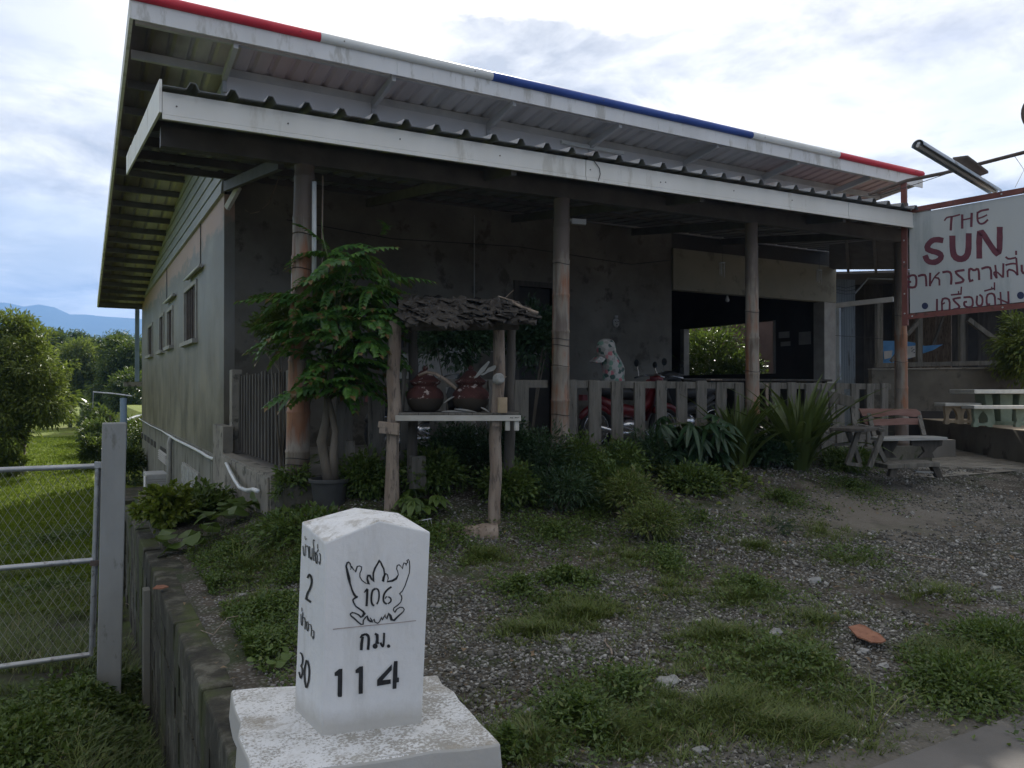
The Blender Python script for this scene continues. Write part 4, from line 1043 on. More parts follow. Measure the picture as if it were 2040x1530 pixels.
bp = face_place(a-FW2.to_3d()*0.0165 if hasattr(FW2, 'to_3d') else a, b-Vector((FW2.x, FW2.y, 0))*0.0165, a-Vector((FW2.x, FW2.y, 0))*0.0165+Vector((0, 0, .1)), 5.1, 740, 560, 0.0015)
for pts in [[(1408,1392),(1414,1384),(1420,1393),(1428,1384),(1434,1394),(1440,1386)], [(1455,1390),(1462,1383),(1468,1392),(1476,1384),(1484,1391),(1490,1383),(1500,1388)]]: ribbon(mb, pts, 4, bp)
mb.build('scrawl', M['ink'], st)
ztab = P3(900, 825, 6.65).z
for i in range(5):
    d0 = 6.66+i*0.12
    a = cw(-1.06, d0+0.055, ztab); b = cw(0.06, d0+0.055, ztab)
    MB().bar(a, b, 0.108, 0.022, jit=0.004).build('table_plank', M['darkwood'] if i % 2 else M['agedwood'], st)
for px, d in [(790, 6.7), (988, 6.7)]:
    MB().bar(P3(px, 843, d-0.06), P3(px, 843, d+0.62), 0.06, 0.055).build('bearer', M['postwood'], st)
MB().bar(P3(754, 845, 6.62), P3(796, 850, 6.62), 0.05, 0.055).build('bracket_block', M['postwood'], st, bevel=0.006); MB().bar(P3(756, 857, 6.62), P3(795, 861, 6.62), 0.05, 0.05).build('bracket_block', M['postwood'], st, bevel=0.006)
for px in (1011, 1029): MB().bar(P3(px, 836, 6.64), P3(px, 858, 6.64), 0.036, 0.03, (0, 1, 0)).build('hook_block', M['boardwhite'], st, bevel=0.004)
# roof frame and leaf shingles
M['deadleaf'] = worn('dry_roof_leaf', (0.022, 0.019, 0.016), (0.052, 0.045, 0.038), 9, 0.85, 0.3, 50, c3=(0.10, 0.09, 0.08), t3=0.62)
e0, e1 = P3(808, 640, 6.45), P3(1068, 634, 6.45)      # front eave
r0, r1 = P3(800, 590, 6.95), P3(1012, 603, 6.95)    # ridge
b0, b1 = P3(812, 640, 7.5), P3(1064, 634, 7.5)      # back eave
for a, b in ((e0, e1), (r0, r1), (b0, b1)): MB().bar(a-Vector((0, 0, .03)), b-Vector((0, 0, .03)), 0.035, 0.035).build('roof_batten', M['darkwood'], st)
for f in (0.02, 0.35, 0.68, 0.97):
    MB().bar(e0.lerp(e1, f)-Vector((0, 0, .02)), r0.lerp(r1, f)-Vector((0, 0, .02)), 0.03, 0.03).build('roof_stick', M['darkwood'], st); MB().bar(b0.lerp(b1, f)-Vector((0, 0, .02)), r0.lerp(r1, f)-Vector((0, 0, .02)), 0.03, 0.03).build('roof_stick', M['darkwood'], st)
MB().bar(P3(822, 652, 6.6), P3(1034, 650, 6.6), 0.05, 0.06).build('eave_beam', M['darkwood'], st)
def leafmesh(name, nseg=4, cup=0.02, L=0.24, W=0.15, j=0.02):
    m = MB(); vs = []; 
    for i in range(nseg+1):
        f = i/nseg; w = W*math.sin(math.pi*(0.12+0.86*f))**0.7/2
        for s_ in (-1, 0, 1): vs.append((s_*w+U(-j, j)*0.3, L*f, cup*abs(s_)*(1 if f > .3 else -1)+U(-j, j)*0.5))
    fs = []
    for i in range(nseg):
        for c in (0, 1): fs.append((3*i+c, 3*i+c+1, 3*i+c+4, 3*i+c+3))
    n = len(vs); vs += [(x, y, z-0.004) for x, y, z in vs]
    m.add(vs, fs+[tuple(q+n for q in reversed(f)) for f in fs]); o = m.build(name, M['deadleaf'], None); me = o.data
    bpy.data.objects.remove(o); return me
lm = [leafmesh('leaf_shingle', cup=U(-.02, .03), L=U(.2, .28), W=U(.13, .18), j=.03) for _ in range(6)]
def place_mesh(me, name, parent, pos, xax, yax, sc=1.0, label=None):
    o = bpy.data.objects.new(name, me); COL.objects.link(o); o.parent = parent
    y = Vector(yax).normalized(); x = Vector(xax); x = (x-y*x.dot(y)).normalized(); z = x.cross(y)
    m = Matrix((x, y, z)).transposed().to_4x4(); m = Matrix.Translation(Vector(pos)-origin_of(parent)) @ m @ Matrix.Scale(sc, 4)
    o.matrix_local = m
    return tag(o, label)
for side, (ea, eb) in enumerate(((e0, e1), (b0, b1))):
    rows = 7 if side == 0 else 5
    for r in range(rows):
        f = (r+0.3)/rows
        nn = 15 if side == 0 else 9
        for i in range(nn):
            g = (i+U(.1, .9))/nn
            p = ea.lerp(eb, g).lerp(r0.lerp(r1, g), min(1.0, f+0.08)); dn = (ea.lerp(eb, g)-r0.lerp(r1, g)).normalized()
            ax = (eb-ea).normalized()
            tilt = dn+Vector((0, 0, U(0.02, .16)))+ax*U(-.35, .35)
            place_mesh(lm[R.randrange(6)], 'shingle', st, p+Vector((0, 0, 0.004+U(0, .010))), ax if side == 0 else -ax, tilt, U(.8, 1.15))
MB().tube([P3(1020, 602, 6.5), P3(1040, 612, 6.47), P3(1072, 624, 6.45)], [0.010, 0.012, 0.014], 7).build('roof_pole', M['postwood'], st)
MB().tube([P3(1004, 596, 6.6), P3(1023, 578, 6.55)], 0.004, 5).build('twig', M['postwood'], st); MB().tube([P3(992, 590, 6.6), P3(1030, 602, 6.55)], 0.005, 5).build('twig', M['postwood'], st)
MB().tube([P3(806, 735, 6.9), P3(801, 830, 6.9)], 0.02, 7).build('short_stake', M['agedwood'], st)

# clay jars
def jar_mat():
    t = NT('flaking_red_clay'); n = t.noise(9, 6, 0.65); z = t.xyz()[2]
    c = t.mix(t.ramp(n, [(0.35, 0), (0.6, 1)]), (0.05, 0.024, 0.022), (0.082, 0.034, 0.030))
    c = t.mix(t.ramp(t.noise(11, 6, 0.7, t.mapping((1, 1, 1.6), (3, 3, 3))), [(0.57, 0), (0.62, 1)]), c, (0.42, 0.36, 0.33))
    c = t.mix(t.math('MULTIPLY', t.math('SUBTRACT', t.math('ADD', ztab+0.115, t.math('MULTIPLY', n, 0.05)), z), 60.0, True), c, (0.045, 0.038, 0.03))
    t.bump(n, .5, .008); return t.fin(c, 0.92, 0, .2)
M['clay'] = jar_mat()
for (px, lab) in ((847, 'dark red flaking clay water jar with pointed lid, beside the curved stick'), (938, 'red clay water jar with white peeled cross, nearer the bamboo cup')):
    c = atd(px, 824, 6.88); c.z = ztab+0.012
    jt = thing('water_jar', lab, 'jar', c, 'clay jars on the stand')
    MB().lathe([(0.085, 0), (0.12, 0.02), (0.155, 0.07), (0.166, 0.12), (0.16, 0.17), (0.13, 0.205), (0.105, 0.22), (0.105, 0.235), (0.13, 0.25), (0.13, 0.262), (0.10, 0.262)], c, 30, jit=0.006).build('jar_body', M['clay'], jt, smooth=True, auto=60)
    MB().lathe([(0.142, 0.264), (0.14, 0.275), (0.118, 0.285), (0.09, 0.31), (0.062, 0.345), (0.04, 0.365), (0.02, 0.37), (0.026, 0.385), (0.02, 0.40), (0.008, 0.412)], c, 26, jit=0.006).build('lid', M['clay'], jt, smooth=True, auto=60)
dp = thing('curved_stick', 'curved pale stick leaning over the left clay jar', 'stick', atd(880, 790, 6.7))
MB().tube([P3(834, 748, 6.72), P3(850, 741, 6.7), P3(868, 745, 6.68), P3(888, 757, 6.66), P3(909, 775, 6.66)], [0.012, 0.013, 0.015, 0.016, 0.014], 8).build('stick', M['postwood'], dp, smooth=True)
ld = thing('carved_handle', 'carved pale wooden ladle handle standing above the right jar', 'ladle', atd(945, 752, 6.7))
mb = MB()
for pts in ([(944,753),(958,733),(973,719),(976,721),(966,738),(950,752)], [(955,746),(966,742),(972,733),(986,727),(989,731),(984,738),(972,742),(962,748)]):
    mb.prism([P3(x, y, 6.68) for x, y in pts], Vector((FW2.x, FW2.y, 0))*0.02)
mb.build('ladle_handle', M['greywood'], ld)
cb = thing('coconut_bowl', 'grey coconut shell scoop hung on the right log post', 'scoop', atd(993, 754, 6.63))
c = atd(993, 755, 6.60)
MB().lathe([(0.0, -0.05), (0.03, -0.045), (0.047, -0.02), (0.05, 0.005), (0.044, 0.03), (0.03, 0.036), (0.0, 0.02)], c, 20, (0.15, -1, 0.3)).build('shell', M['greywood'], cb, smooth=True)
MB().tube([c+Vector((0.03, -.02, 0.01)), c+Vector((0.065, -.03, 0.02))], [0.006, 0.004], 6).build('handle_stub', M['postwood'], cb)
cp = thing('bamboo_cup', 'tan bamboo cup at the right end of the jar stand', 'cup', atd(1001, 826, 6.64))
c = atd(1001, 823, 6.64); c.z = ztab+0.012
M['tan'] = worn('cut_bamboo', (0.36, 0.27, 0.17), (0.46, 0.36, 0.24), 6, 0.6, 0.1, 40)
MB().lathe([(0.040, 0), (0.042, 0.005), (0.042, 0.132), (0.036, 0.132), (0.036, 0.01)], c, 22).build('cup_body', M['tan'], cp, smooth=True, auto=40)
MB().tube([c+Vector((0.0, 0, 0.02)), c+Vector((-0.03, 0, 0.24))], 0.006, 6).build('stirrer', M['postwood'], cp)
# papery leaves lying on the table
lf = thing('dry_husks', 'dry pale husk leaves lying under the clay jars', 'leaves', atd(925, 822, 6.7))
for (a, b, w) in [((880, 820), (938, 826), .06), ((905, 815), (950, 828), .05), ((958, 812), (975, 822), .04), ((884, 803), (905, 790), .05)]:
    pa, pb_ = atd(*a, 6.68), atd(*b, 6.70); pa.z = max(pa.z, ztab+0.015); pb_.z = max(pb_.z, ztab+0.014)
    m = MB(); v = (pb_-pa); s_ = Vector((FW2.x, FW2.y, 0))*w; N_ = 5; vs = []
    for i in range(N_+1):
        f = i/N_; c = pa+v*f; ww = math.sin(math.pi*(.08+.86*f)); vs += [c-s_*ww*.5, c+Vector((0, 0, .014*ww)), c+s_*ww*.5]
    fs = [(3*i+k, 3*i+k+1, 3*i+k+4, 3*i+k+3) for i in range(N_) for k in (0, 1)]
    n = len(vs); m.add(vs+[x-Vector((0, 0, .003)) for x in vs], fs+[tuple(q+n for q in reversed(f)) for f in fs]); m.build('husk', M['greywood'], lf)

# stakes and log on the soil in front of the fence
for (px, y0, y1, w, d, lab) in [(697, 877, 1010, 0.075, 7.15, 'thin grey wooden stake beside the potted tree'), (832, 908, 975, 0.14, 7.1, 'short broad grey stump between the stand legs')]:
    a, b = atd(px, y1, d), atd(px, y0, d)
    MB().bar(a, b, w, w*0.6, (0, 1, 0), jit=0.006).build('stake', M['agedwood'], None, bevel=0.005, shift=a)
    o = bpy.context.scene.objects[-1] if False else COL.objects[-1]; tag(o, lab, 'stake')
a, b = atd(858, 1068, 6.45), atd(992, 1066, 6.5)
p, r = log(a-Vector((0, 0, .02)), b+Vector((0, 0, .0)), 0.075, 0.10, 9, 0.006)
lg = thing('fallen_log', 'rotting log lying at the foot of the jar stand', 'log', (a+b)/2)
MB().tube(p, r, 14, jit=0.05).build('log', M['postwood'], lg, smooth=True, auto=60)
MB().lathe([(0.06, 0), (0.055, 0.006)], b, 14, (b-a)).build('sawn_end', M['darkwood'], lg)
bs = thing('wire_basket', 'small flattened wire basket lying left of the log', 'basket', atd(838, 1040, 6.5))
for i in range(9):
    f = i/8; MB().tube([atd(lerp(806, 858, f), lerp(1044, 1034, f), 6.5), atd(lerp(810, 862, f), lerp(1060, 1052, f), 6.42)], 0.003, 4).build('wire', M['galv'], bs)
MB().tube([atd(806, 1043, 6.5), atd(860, 1033, 6.5)], 0.005, 5).build('rim_wire', M['galv'], bs); MB().tube([atd(810, 1060, 6.42), atd(862, 1052, 6.42)], 0.005, 5).build('rim_wire', M['galv'], bs)
# ------------------------------------------------------------------ motorbike behind the fence, wrapped handlebar
M['bikered'] = worn('dusty_red_plastic', (0.09, 0.007, 0.009), (0.15, 0.010, 0.015), 6, 0.4, 0, spec=0.6)
M['tyre'] = worn('black_rubber', (0.015, 0.015, 0.015), (0.03, 0.03, 0.03), 5, 0.8, 0.1)
M['chrome'] = worn('dull_chrome', (0.55, 0.55, 0.56), (0.7, 0.7, 0.72), 4, 0.25, 0, metal=0.9)
M['seat'] = worn('black_vinyl', (0.02, 0.02, 0.02), (0.035, 0.035, 0.035), 5, 0.5, 0.1)
M['whiteplastic'] = worn('dusty_white_plastic', (0.38, 0.38, 0.37), (0.48, 0.48, 0.47), 5, 0.5, 0)
def torus(mb, c, R0, r, ax=(0, 1, 0), n=28, m=8):
    ax = Vector(ax).normalized(); a = Vector((0, 0, 1)); b = ax.cross(a)
    pts = [Vector(c)+(a*math.cos(2*math.pi*i/n)+b*math.sin(2*math.pi*i/n))*R0 for i in range(n+1)]
    return mb.tube(pts, r, m, cap=False)
def motorbike(base, label, red=True, flip=1, cover=True):
    """long axis on X, front towards +X*flip; base on the floor between the wheels"""
    b = Vector(base)
    def q(x, y, z): return b+Vector((x*flip, y, z))
    mt = thing('motorbike', label, 'motorbike', b, 'motorbikes parked in the porch')
    bm_ = M['bikered'] if red else M['seat']
    for x in (-0.60, 0.62):
        w = torus(MB(), q(x, 0, 0.29), 0.25, 0.04).build('wheel', M['tyre'], mt, smooth=True)
        torus(MB(), q(x, 0, 0.29), 0.205, 0.012).build('rim', M['chrome'], w, smooth=True)
        MB().lathe([(0.045, -0.05), (0.05, 0), (0.045, 0.05)], q(x, 0, 0.29), 14, (0, 1, 0)).build('hub', M['chrome'], w, smooth=True, auto=40)
        for i in range(10):
            t = math.pi*2*i/10
            MB().tube([q(x, 0.02*(-1)**i, 0.29), q(x+0.2*math.cos(t), 0, 0.29+0.2*math.sin(t))], 0.0025, 4).build('spoke', M['chrome'], w)
        ring = [q(x+0.30*math.cos(t), 0, 0.29+0.30*math.sin(t)) for t in [math.radians(a) for a in range(35, 165, 13)]] if x < 0 else [q(x+0.30*math.cos(t), 0, 0.29+0.30*math.sin(t)) for t in [math.radians(a) for a in range(20, 150, 13)]]
        MB().tube(ring, [0.03]+[0.05]*(len(ring)-2)+[0.03], 8).build('mudguard', bm_, mt, smooth=True)
    MB().tube([q(0.62, 0.06, 0.29), q(0.50, 0.06, 0.62), q(0.42, 0.03, 0.88)], [0.02, 0.026, 0.03], 10).build('fork', M['chrome'], mt, smooth=True)
    MB().tube([q(0.62, -0.06, 0.29), q(0.50, -0.06, 0.62), q(0.42, -0.03, 0.88)], [0.02, 0.026, 0.03], 10).build('fork', M['whiteplastic'], mt, smooth=True)
    MB().tube([q(0.44, 0, 0.86), q(0.30, 0, 0.62), q(0.05, 0, 0.5), q(-0.25, 0, 0.55), q(-0.6, 0, 0.72)], [0.06, 0.09, 0.10, 0.10, 0.05], 10).build('frame_body', bm_, mt, smooth=True)
    # leg shield / front fairing
    mb = MB(); vs = []
    prof = [(0.50, 0.98, 0.12), (0.44, 0.90, 0.17), (0.38, 0.72, 0.20), (0.30, 0.52, 0.21), (0.26, 0.38, 0.15)]
    for (x, z, w) in prof:
        for s_ in (-1, -0.5, 0, 0.5, 1): vs.append(q(x-abs(s_)**2*0.09, s_*w, z))
    n0 = len(vs)
    vs += [v-Vector((0.012*flip, 0, 0)) for v in vs]
    fs = [(5*i+k, 5*i+k+1, 5*i+k+6, 5*i+k+5) for i in range(4) for k in range(4)]
    mb.add(vs, fs+[tuple(a+n0 for a in reversed(f)) for f in fs]); mb.build('leg_shield', bm_, mt, smooth=True)
    MB().blob(q(0.47, 0, 0.98), 0.10, 2, 3, (0.9, 1.2, 0.8), 0.1).build('headlamp_cowl', bm_, mt, smooth=True)
    MB().lathe([(0.062, 0), (0.058, 0.02), (0.03, 0.035), (0.0, 0.04)], q(0.53, 0, 0.98), 16, (flip, 0, 0.1)).build('headlight', M['chrome'], mt, smooth=True)
    MB().tube([q(0.33, -0.33, 1.0), q(0.38, -0.15, 1.04), q(0.41, 0, 1.03), q(0.38, 0.15, 1.04), q(0.33, 0.33, 1.0)], 0.014, 8).build('handlebar', M['chrome'], mt, smooth=True)
    for s_ in (-1, 1):
        MB().tube([q(0.34, 0.24*s_, 1.02), q(0.36, 0.30*s_, 1.18)], 0.005, 5).build('mirror_stalk', M['chrome'], mt); MB().lathe([(0.05, 0), (0.055, 0.01), (0.04, 0.02)], q(0.36, 0.31*s_, 1.22), 14, (-flip, 0, 0)).build('mirror', M['tyre'], mt, smooth=True)
    MB().tube([q(0.12, 0, 0.74), q(-0.1, 0, 0.78), q(-0.4, 0, 0.80), q(-0.72, 0, 0.86)], [0.07, 0.10, 0.11, 0.06], 12).build('saddle', M['seat'], mt, smooth=True)
    MB().blob(q(-0.02, 0, 0.32), 0.14, 2, 5, (1.3, .8, .8), 0.15).build('engine', M['chrome'], mt, smooth=True)
    MB().tube([q(0.05, -0.12, 0.22), q(-0.3, -0.14, 0.22), q(-0.75, -0.15, 0.34)], [0.02, 0.035, 0.045], 10).build('exhaust', M['chrome'], mt, smooth=True)
    MB().tube([q(-0.1, 0.1, 0.28), q(-0.14, 0.28, 0.0)], 0.012, 6).build('stand_leg', M['chrome'], mt)
    MB().box(*sorted((q(-0.86, 0, 0).x, q(-0.78, 0, 0).x)), b.y-0.05, b.y+0.05, b.z+0.68, b.z+0.76).build('tail_light', M['bikered'], mt)
    return q
by = 8.75
c0 = onY(1262, 745, by)
qq = motorbike((c0.x-0.05+0.0, by, FZ), 'red motorbike behind the pickets with a floral hood over its handlebar', True, 1)
c1 = onY(1330, 800, 9.3)
motorbike((c1.x+0.4, 9.35, FZ), 'black motorbike parked deeper in the porch beyond the red one', False, -1)
c2 = onY(880, 800, 9.0)
motorbike((c2.x-0.1, 9.1, FZ), 'black motorbike standing behind the jar stand', False, 1)
# floral cloth hood hung over the mirror
def cloth_mat():
    t = NT('floral_cotton'); v = t.vor(20, 'F1', 'Color'); s_ = t.n.new('ShaderNodeSeparateColor'); t.lk(v, s_.inputs[0]); d = t.vor(20)
    c = t.ramp(s_.outputs[0], [(0.0, (0.24, 0.235, 0.22)), (0.30, (0.34, 0.33, 0.31)), (0.42, (0.38, 0.13, 0.15)), (0.55, (0.42, 0.20, 0.20)), (0.62, (0.05, 0.09, 0.08)), (0.76, (0.14, 0.24, 0.19)), (0.86, (0.36, 0.35, 0.33))], 'CONSTANT')
    c = t.mix(t.ramp(d, [(0.62, 0.0), (0.75, 0.6)]), c, (0.36, 0.35, 0.33)); t.bump(t.noise(18, 4, .5), .3, .01)
    return t.fin(c, 0.85)
M['floral'] = cloth_mat()
cl = thing('floral_hood', 'floral cloth hood with a sun peak hung over the red motorbike', 'cloth', onY(1215, 750, 8.2))
yc = 8.15
mb = MB(); vs = []; segs = 14
prof = [(675, 1207, 5), (678, 1208, 11), (684, 1208, 15), (692, 1208, 17), (702, 1209, 18), (711, 1212, 18.5), (722, 1217, 18), (734, 1221, 19), (746, 1222, 18), (758, 1222, 19), (768, 1222, 15)]
for (py, px, hw_) in prof:
    c = onY(px, py, yc); sc = (onY(px+1, py, yc)-c).length
    for k in range(segs):
        t = 2*math.pi*k/segs; r_ = hw_*sc*(1+0.13*math.sin(3*t+py*.09)+0.06*math.sin(7*t+py*.2))
        vs.append(c+Vector((math.cos(t)*r_, math.sin(t)*r_*0.8, 0)))
mb.add(vs, [(i*segs+k, i*segs+(k+1) % segs, (i+1)*segs+(k+1) % segs, (i+1)*segs+k) for i in range(len(prof)-1) for k in range(segs)]+[tuple(range(segs))])
mb.build('hood', M['floral'], cl, smooth=True)
pk = [onY(x, y, yc-0.1) for x, y in [(1197, 710), (1191, 715), (1185, 721), (1192, 723), (1201, 722), (1207, 715)]]
MB().prism(pk, (0.02, 0.16, 0.01)).build('peak', M['floral'], cl, bevel=0.005)
# hanging mask, wind chimes, bulbs
mk = thing('mask_ornament', 'small round face ornament on the cement wall above the motorbike', 'ornament', onY(1227, 640, WY-0.03))
c = onY(1227, 643, WY-0.004)
MB().blob(c, 0.075, 2, 2, (1, .35, 1.15), 0.08).build('face', M['winframe'], mk, smooth=True)
for dx in (-0.03, 0.03): MB().blob(c+Vector((dx, -0.028, 0.02)), 0.014, 1, 1, (1, .6, .7), 0).build('eye', M['dark'], mk)
MB().blob(c+Vector((0, -0.03, -0.035)), 0.018, 1, 1, (1.3, .5, .4), 0).build('mouth', M['dark'], mk); MB().blob(c+Vector((0, -0.03, 0.0)), 0.012, 1, 1, (.7, 1, 1.2), 0).build('nose', M['winframe'], mk)
MB().box(c.x-0.03, c.x+0.03, WY-0.03, WY-0.004, c.z+0.09, c.z+0.13).build('top_knot', M['winframe'], mk)
for (px, py, d, lab) in [(1439, 525, 11.5, 'metal wind chime hanging in front of the cream lintel'), (1632, 540, 12.2, 'metal wind chime hanging by the right end of the lintel')]:
    wc = thing('wind_chime', lab, 'wind chime', atd(px, py, d), 'wind chimes')
    MB().tube([atd(px, py-32, d), atd(px, py, d)], 0.003, 4).build('string', M['wire'], wc)
    MB().lathe([(0.045, 0), (0.045, 0.008)], atd(px, py-1, d), 12).build('disc', M['galv'], wc)
    for k in range(5):
        t = k*1.257; o_ = Vector((math.cos(t)*0.035, math.sin(t)*0.035, 0)); zt = atd(px, py, d)+o_
        MB().tube([zt, zt-Vector((0, 0, 0.13+0.02*k))], 0.006, 6).build('chime_rod', M['winframe'], wc)
for (px, py, d, lab) in [(1449, 596, 15.4, 'bare light bulb hanging in the dark room opening'), (1140, 448, 8.6, 'small bulb beside the second bamboo post')][:1]:
    lb = thing('light_bulb', lab, 'light bulb', atd(px, py, d))
    c = atd(px, py, d)
    MB().tube([c+Vector((0, 0, .05)), c+Vector((0, 0, .5))], 0.004, 4).build('flex', M['wire'], lb)
    MB().lathe([(0.0, -0.06), (0.03, -0.05), (0.042, -0.02), (0.03, 0.02), (0.018, 0.05), (0.018, 0.07)], c, 14).build('bulb', M['whiteplastic'], lb, smooth=True)
# things leaning on the back wall behind the stand
pn = thing('pale_panel', 'pale fibre panel leaning on the wall left of the dark doorway', 'panel', onY(905, 760, WY-0.1))
a = onY(876, 700, WY-0.12); b = onY(932, 640, WY-0.05)
MB().hexa([(a.x, a.y-0.2, FZ), (b.x, a.y-0.2, FZ), (b.x, a.y-0.17, FZ), (a.x, a.y-0.17, FZ), (a.x, b.y, b.z), (b.x, b.y, b.z), (b.x, b.y+0.03, b.z), (a.x, b.y+0.03, b.z)]).build('panel_sheet', M['cement'] if False else M['winframe'], pn)
bx = thing('grey_box', 'grey cabinet standing behind the left clay jar', 'cabinet', onY(865, 760, 10.4))
a = onY(808, 742, 10.3); b = onY(888, 706, 10.3)
MB().box(a.x, b.x, 10.3, 10.8, FZ, b.z).build('cabinet_body', M['winframe'], bx, bevel=0.01)
MB().box(a.x+0.03, (a.x+b.x)/2-0.01, 10.285, 10.299, FZ+0.05, b.z-0.04).build('cabinet_door', M['winframe'], bx); MB().box((a.x+b.x)/2+0.01, b.x-0.03, 10.285, 10.299, FZ+0.05, b.z-0.04).build('cabinet_door', M['winframe'], bx)
# table with cloth of small things under the garden window
tb = thing('porch_table', 'long dark table behind the pickets under the garden window', 'table', onY(1500, 750, 9.6))
a = onY(1345, 744, 9.7); b = onY(1662, 752, 9.7)
zt = 1.66
MB().box(a.x, b.x-0.3, 9.5, 10.3, zt-0.04, zt).build('tabletop', M['darkwood'], tb, bevel=0.01)
for x in (a.x+0.1, b.x-0.4):
    for y in (9.6, 10.2): MB().box(x-0.03, x+0.03, y-0.03, y+0.03, FZ, zt-0.041).build('leg', M['darkwood'], tb)
sc = thing('cloth_sack', 'dark lump of cloth on the table end above the pickets', 'sack', onY(1320, 745, 9.6))
MB().blob(onY(1335, 752, 9.65), 0.19, 3, 4, (1.5, .9, .55), 0.3).build('sack', M['seat'], sc, smooth=True)

# ------------------------------------------------------------------ two rustic benches by the last post
gz = 0.33
def plank(pts2, d0, thick, m, parent, name, wob=0):
    """irregular plank outline given in picture points at depth d0"""
    mb = MB(); mb.prism([atd(x, y, d0 if not callable(d0) else d0(x)) for x, y in pts2], Vector((FW2.x, FW2.y, 0))*thick); return mb.build(name, m, parent, bevel=0.004)
bn = thing('plank_bench', 'rustic bench with two reddish waney back planks beside the last bamboo post', 'bench', cw((1800-1020)/FPX*9.6, 9.6, gz))
dB2 = 9.9
plank([(1711, 814), (1755, 814), (1826, 815), (1832, 820), (1838, 831), (1821, 831), (1790, 827), (1768, 828), (1753, 831), (1718, 829)], dB2, 0.03, M['redwood'], bn, 'back_plank')
plank([(1720, 836), (1745, 834), (1770, 835), (1800, 833), (1838, 834), (1840, 841), (1833, 846), (1800, 846), (1760, 848), (1727, 847), (1722, 842)], dB2-0.03, 0.03, M['redwood'], bn, 'back_plank')
MB().bar(atd(1728, 816, dB2+0.05), atd(1742, 872, dB2-0.15), 0.05, 0.045).build('back_upright', M['agedwood'], bn)
MB().bar(atd(1829, 820, dB2+0.05), atd(1841, 868, dB2-0.15), 0.05, 0.035).build('back_upright', M['agedwood'], bn)
def seatplank(x0, x1, yl, yr, d0, wd, th, m, parent, name):
    mb = MB(); n = 7; vs = []
    for i in range(n+1):
        f = i/n; px = lerp(x0, x1, f); py = lerp(yl, yr, f); c = atd(px, py, d0); j = U(-.015, .015); ww = wd*(0.55+0.45*math.sin(math.pi*(0.12+0.76*f)))
        a = c+Vector((FW2.x, FW2.y, 0))*j; b_ = a+Vector((FW2.x, FW2.y, 0))*ww
        vs += [a-Vector((0, 0, th)), b_-Vector((0, 0, th)), b_, a]
    fs = [(4*i+k, 4*i+(k+1) % 4, 4*i+4+(k+1) % 4, 4*i+4+k) for i in range(n) for k in range(4)]+[(0, 1, 2, 3), (4*n+3, 4*n+2, 4*n+1, 4*n)]
    mb.add(vs, fs); return mb.build(name, m, parent, bevel=0.004)
seatplank(1756, 1887, 873, 871, dB2-0.52, 0.42, 0.035, M['greywood'], bn, 'seat_plank')
plank([(1816, 876), (1879, 876), (1877, 888), (1868, 891), (1858, 902), (1862, 912), (1830, 912), (1842, 900), (1838, 890), (1816, 888)], dB2-0.42, 0.05, M['darkwood'], bn, 'end_support')
plank([(1757, 878), (1790, 878), (1786, 890), (1778, 902), (1788, 912), (1752, 912), (1762, 898)], dB2-0.30, 0.05, M['darkwood'], bn, 'end_support')
ls = thing('low_plank_stool', 'low weathered plank seat on the soil in front of the plank bench', 'stool', cw((1820-1020)/FPX*9.1, 9.1, gz-.02))
seatplank(1768, 1872, 926, 921, 9.05, 0.46, 0.05, M['agedwood'], ls, 'seat_plank')
plank([(1856, 930), (1871, 930), (1880, 952), (1868, 952)], 9.1, 0.08, M['darkwood'], ls, 'leg'); plank([(1776, 932), (1790, 932), (1786, 950), (1772, 950)], 9.1, 0.08, M['darkwood'], ls, 'leg')
MB().bar(atd(1822, 939, 9.15), atd(1866, 941, 9.15), 0.05, 0.02).build('stretcher', M['greywood'], ls)
b2 = thing('dark_bench', 'dark wooden bench with one broad leaning backboard, left of the plank bench', 'bench', cw((1700-1020)/FPX*9.3, 9.3, gz))
plank([(1650, 778), (1701, 791), (1705, 813), (1654, 802)], lambda x: 9.55-(x-1650)*0.004, 0.035, M['agedwood'], b2, 'backboard')
MB().bar(atd(1655, 803, 9.6), atd(1662, 850, 9.5), 0.05, 0.06).build('back_upright', M['agedwood'], b2); MB().bar(atd(1698, 812, 9.5), atd(1703, 850, 9.4), 0.05, 0.05).build('back_upright', M['agedwood'], b2)
mb = MB(); s0 = [atd(1652, 862, 8.9), atd(1690, 846, 9.5), atd(1762, 857, 9.15), atd(1722, 866, 8.6)]
zsb = 1.5+(773-856)/FPX*9.1
mb.prism([Vector((p.x, p.y, zsb)) for p in s0], (0, 0, 0.035)); mb.build('seat_plank', M['darkwood'], b2, bevel=0.005)
for (xt, yt, xb, yb_, d) in [(1712, 853, 1688, 925, 9.0), (1756, 868, 1732, 930, 8.9), (1690, 860, 1712, 922, 9.2), (1742, 880, 1764, 920, 9.1)]:
    MB().bar(atd(xt, yt, d), atd(xb, yb_, d), 0.055, 0.05).build('leg', M['agedwood'], b2)
MB().bar(atd(1686, 923, 9.0), atd(1716, 927, 9.0), 0.05, 0.04).build('foot_rail', M['agedwood'], b2); MB().bar(atd(1660, 886, 9.1), atd(1700, 884, 9.2), 0.04, 0.03).build('side_rail', M['agedwood'], b2)
MB().bar(atd(1648, 862, 8.9), atd(1671, 846, 9.1), 0.04, 0.03).build('side_rail', M['agedwood'], b2); MB().bar(atd(1712, 847, 9.2), atd(1762, 858, 8.95), 0.05, 0.03).build('arm_rail', M['agedwood'], b2)

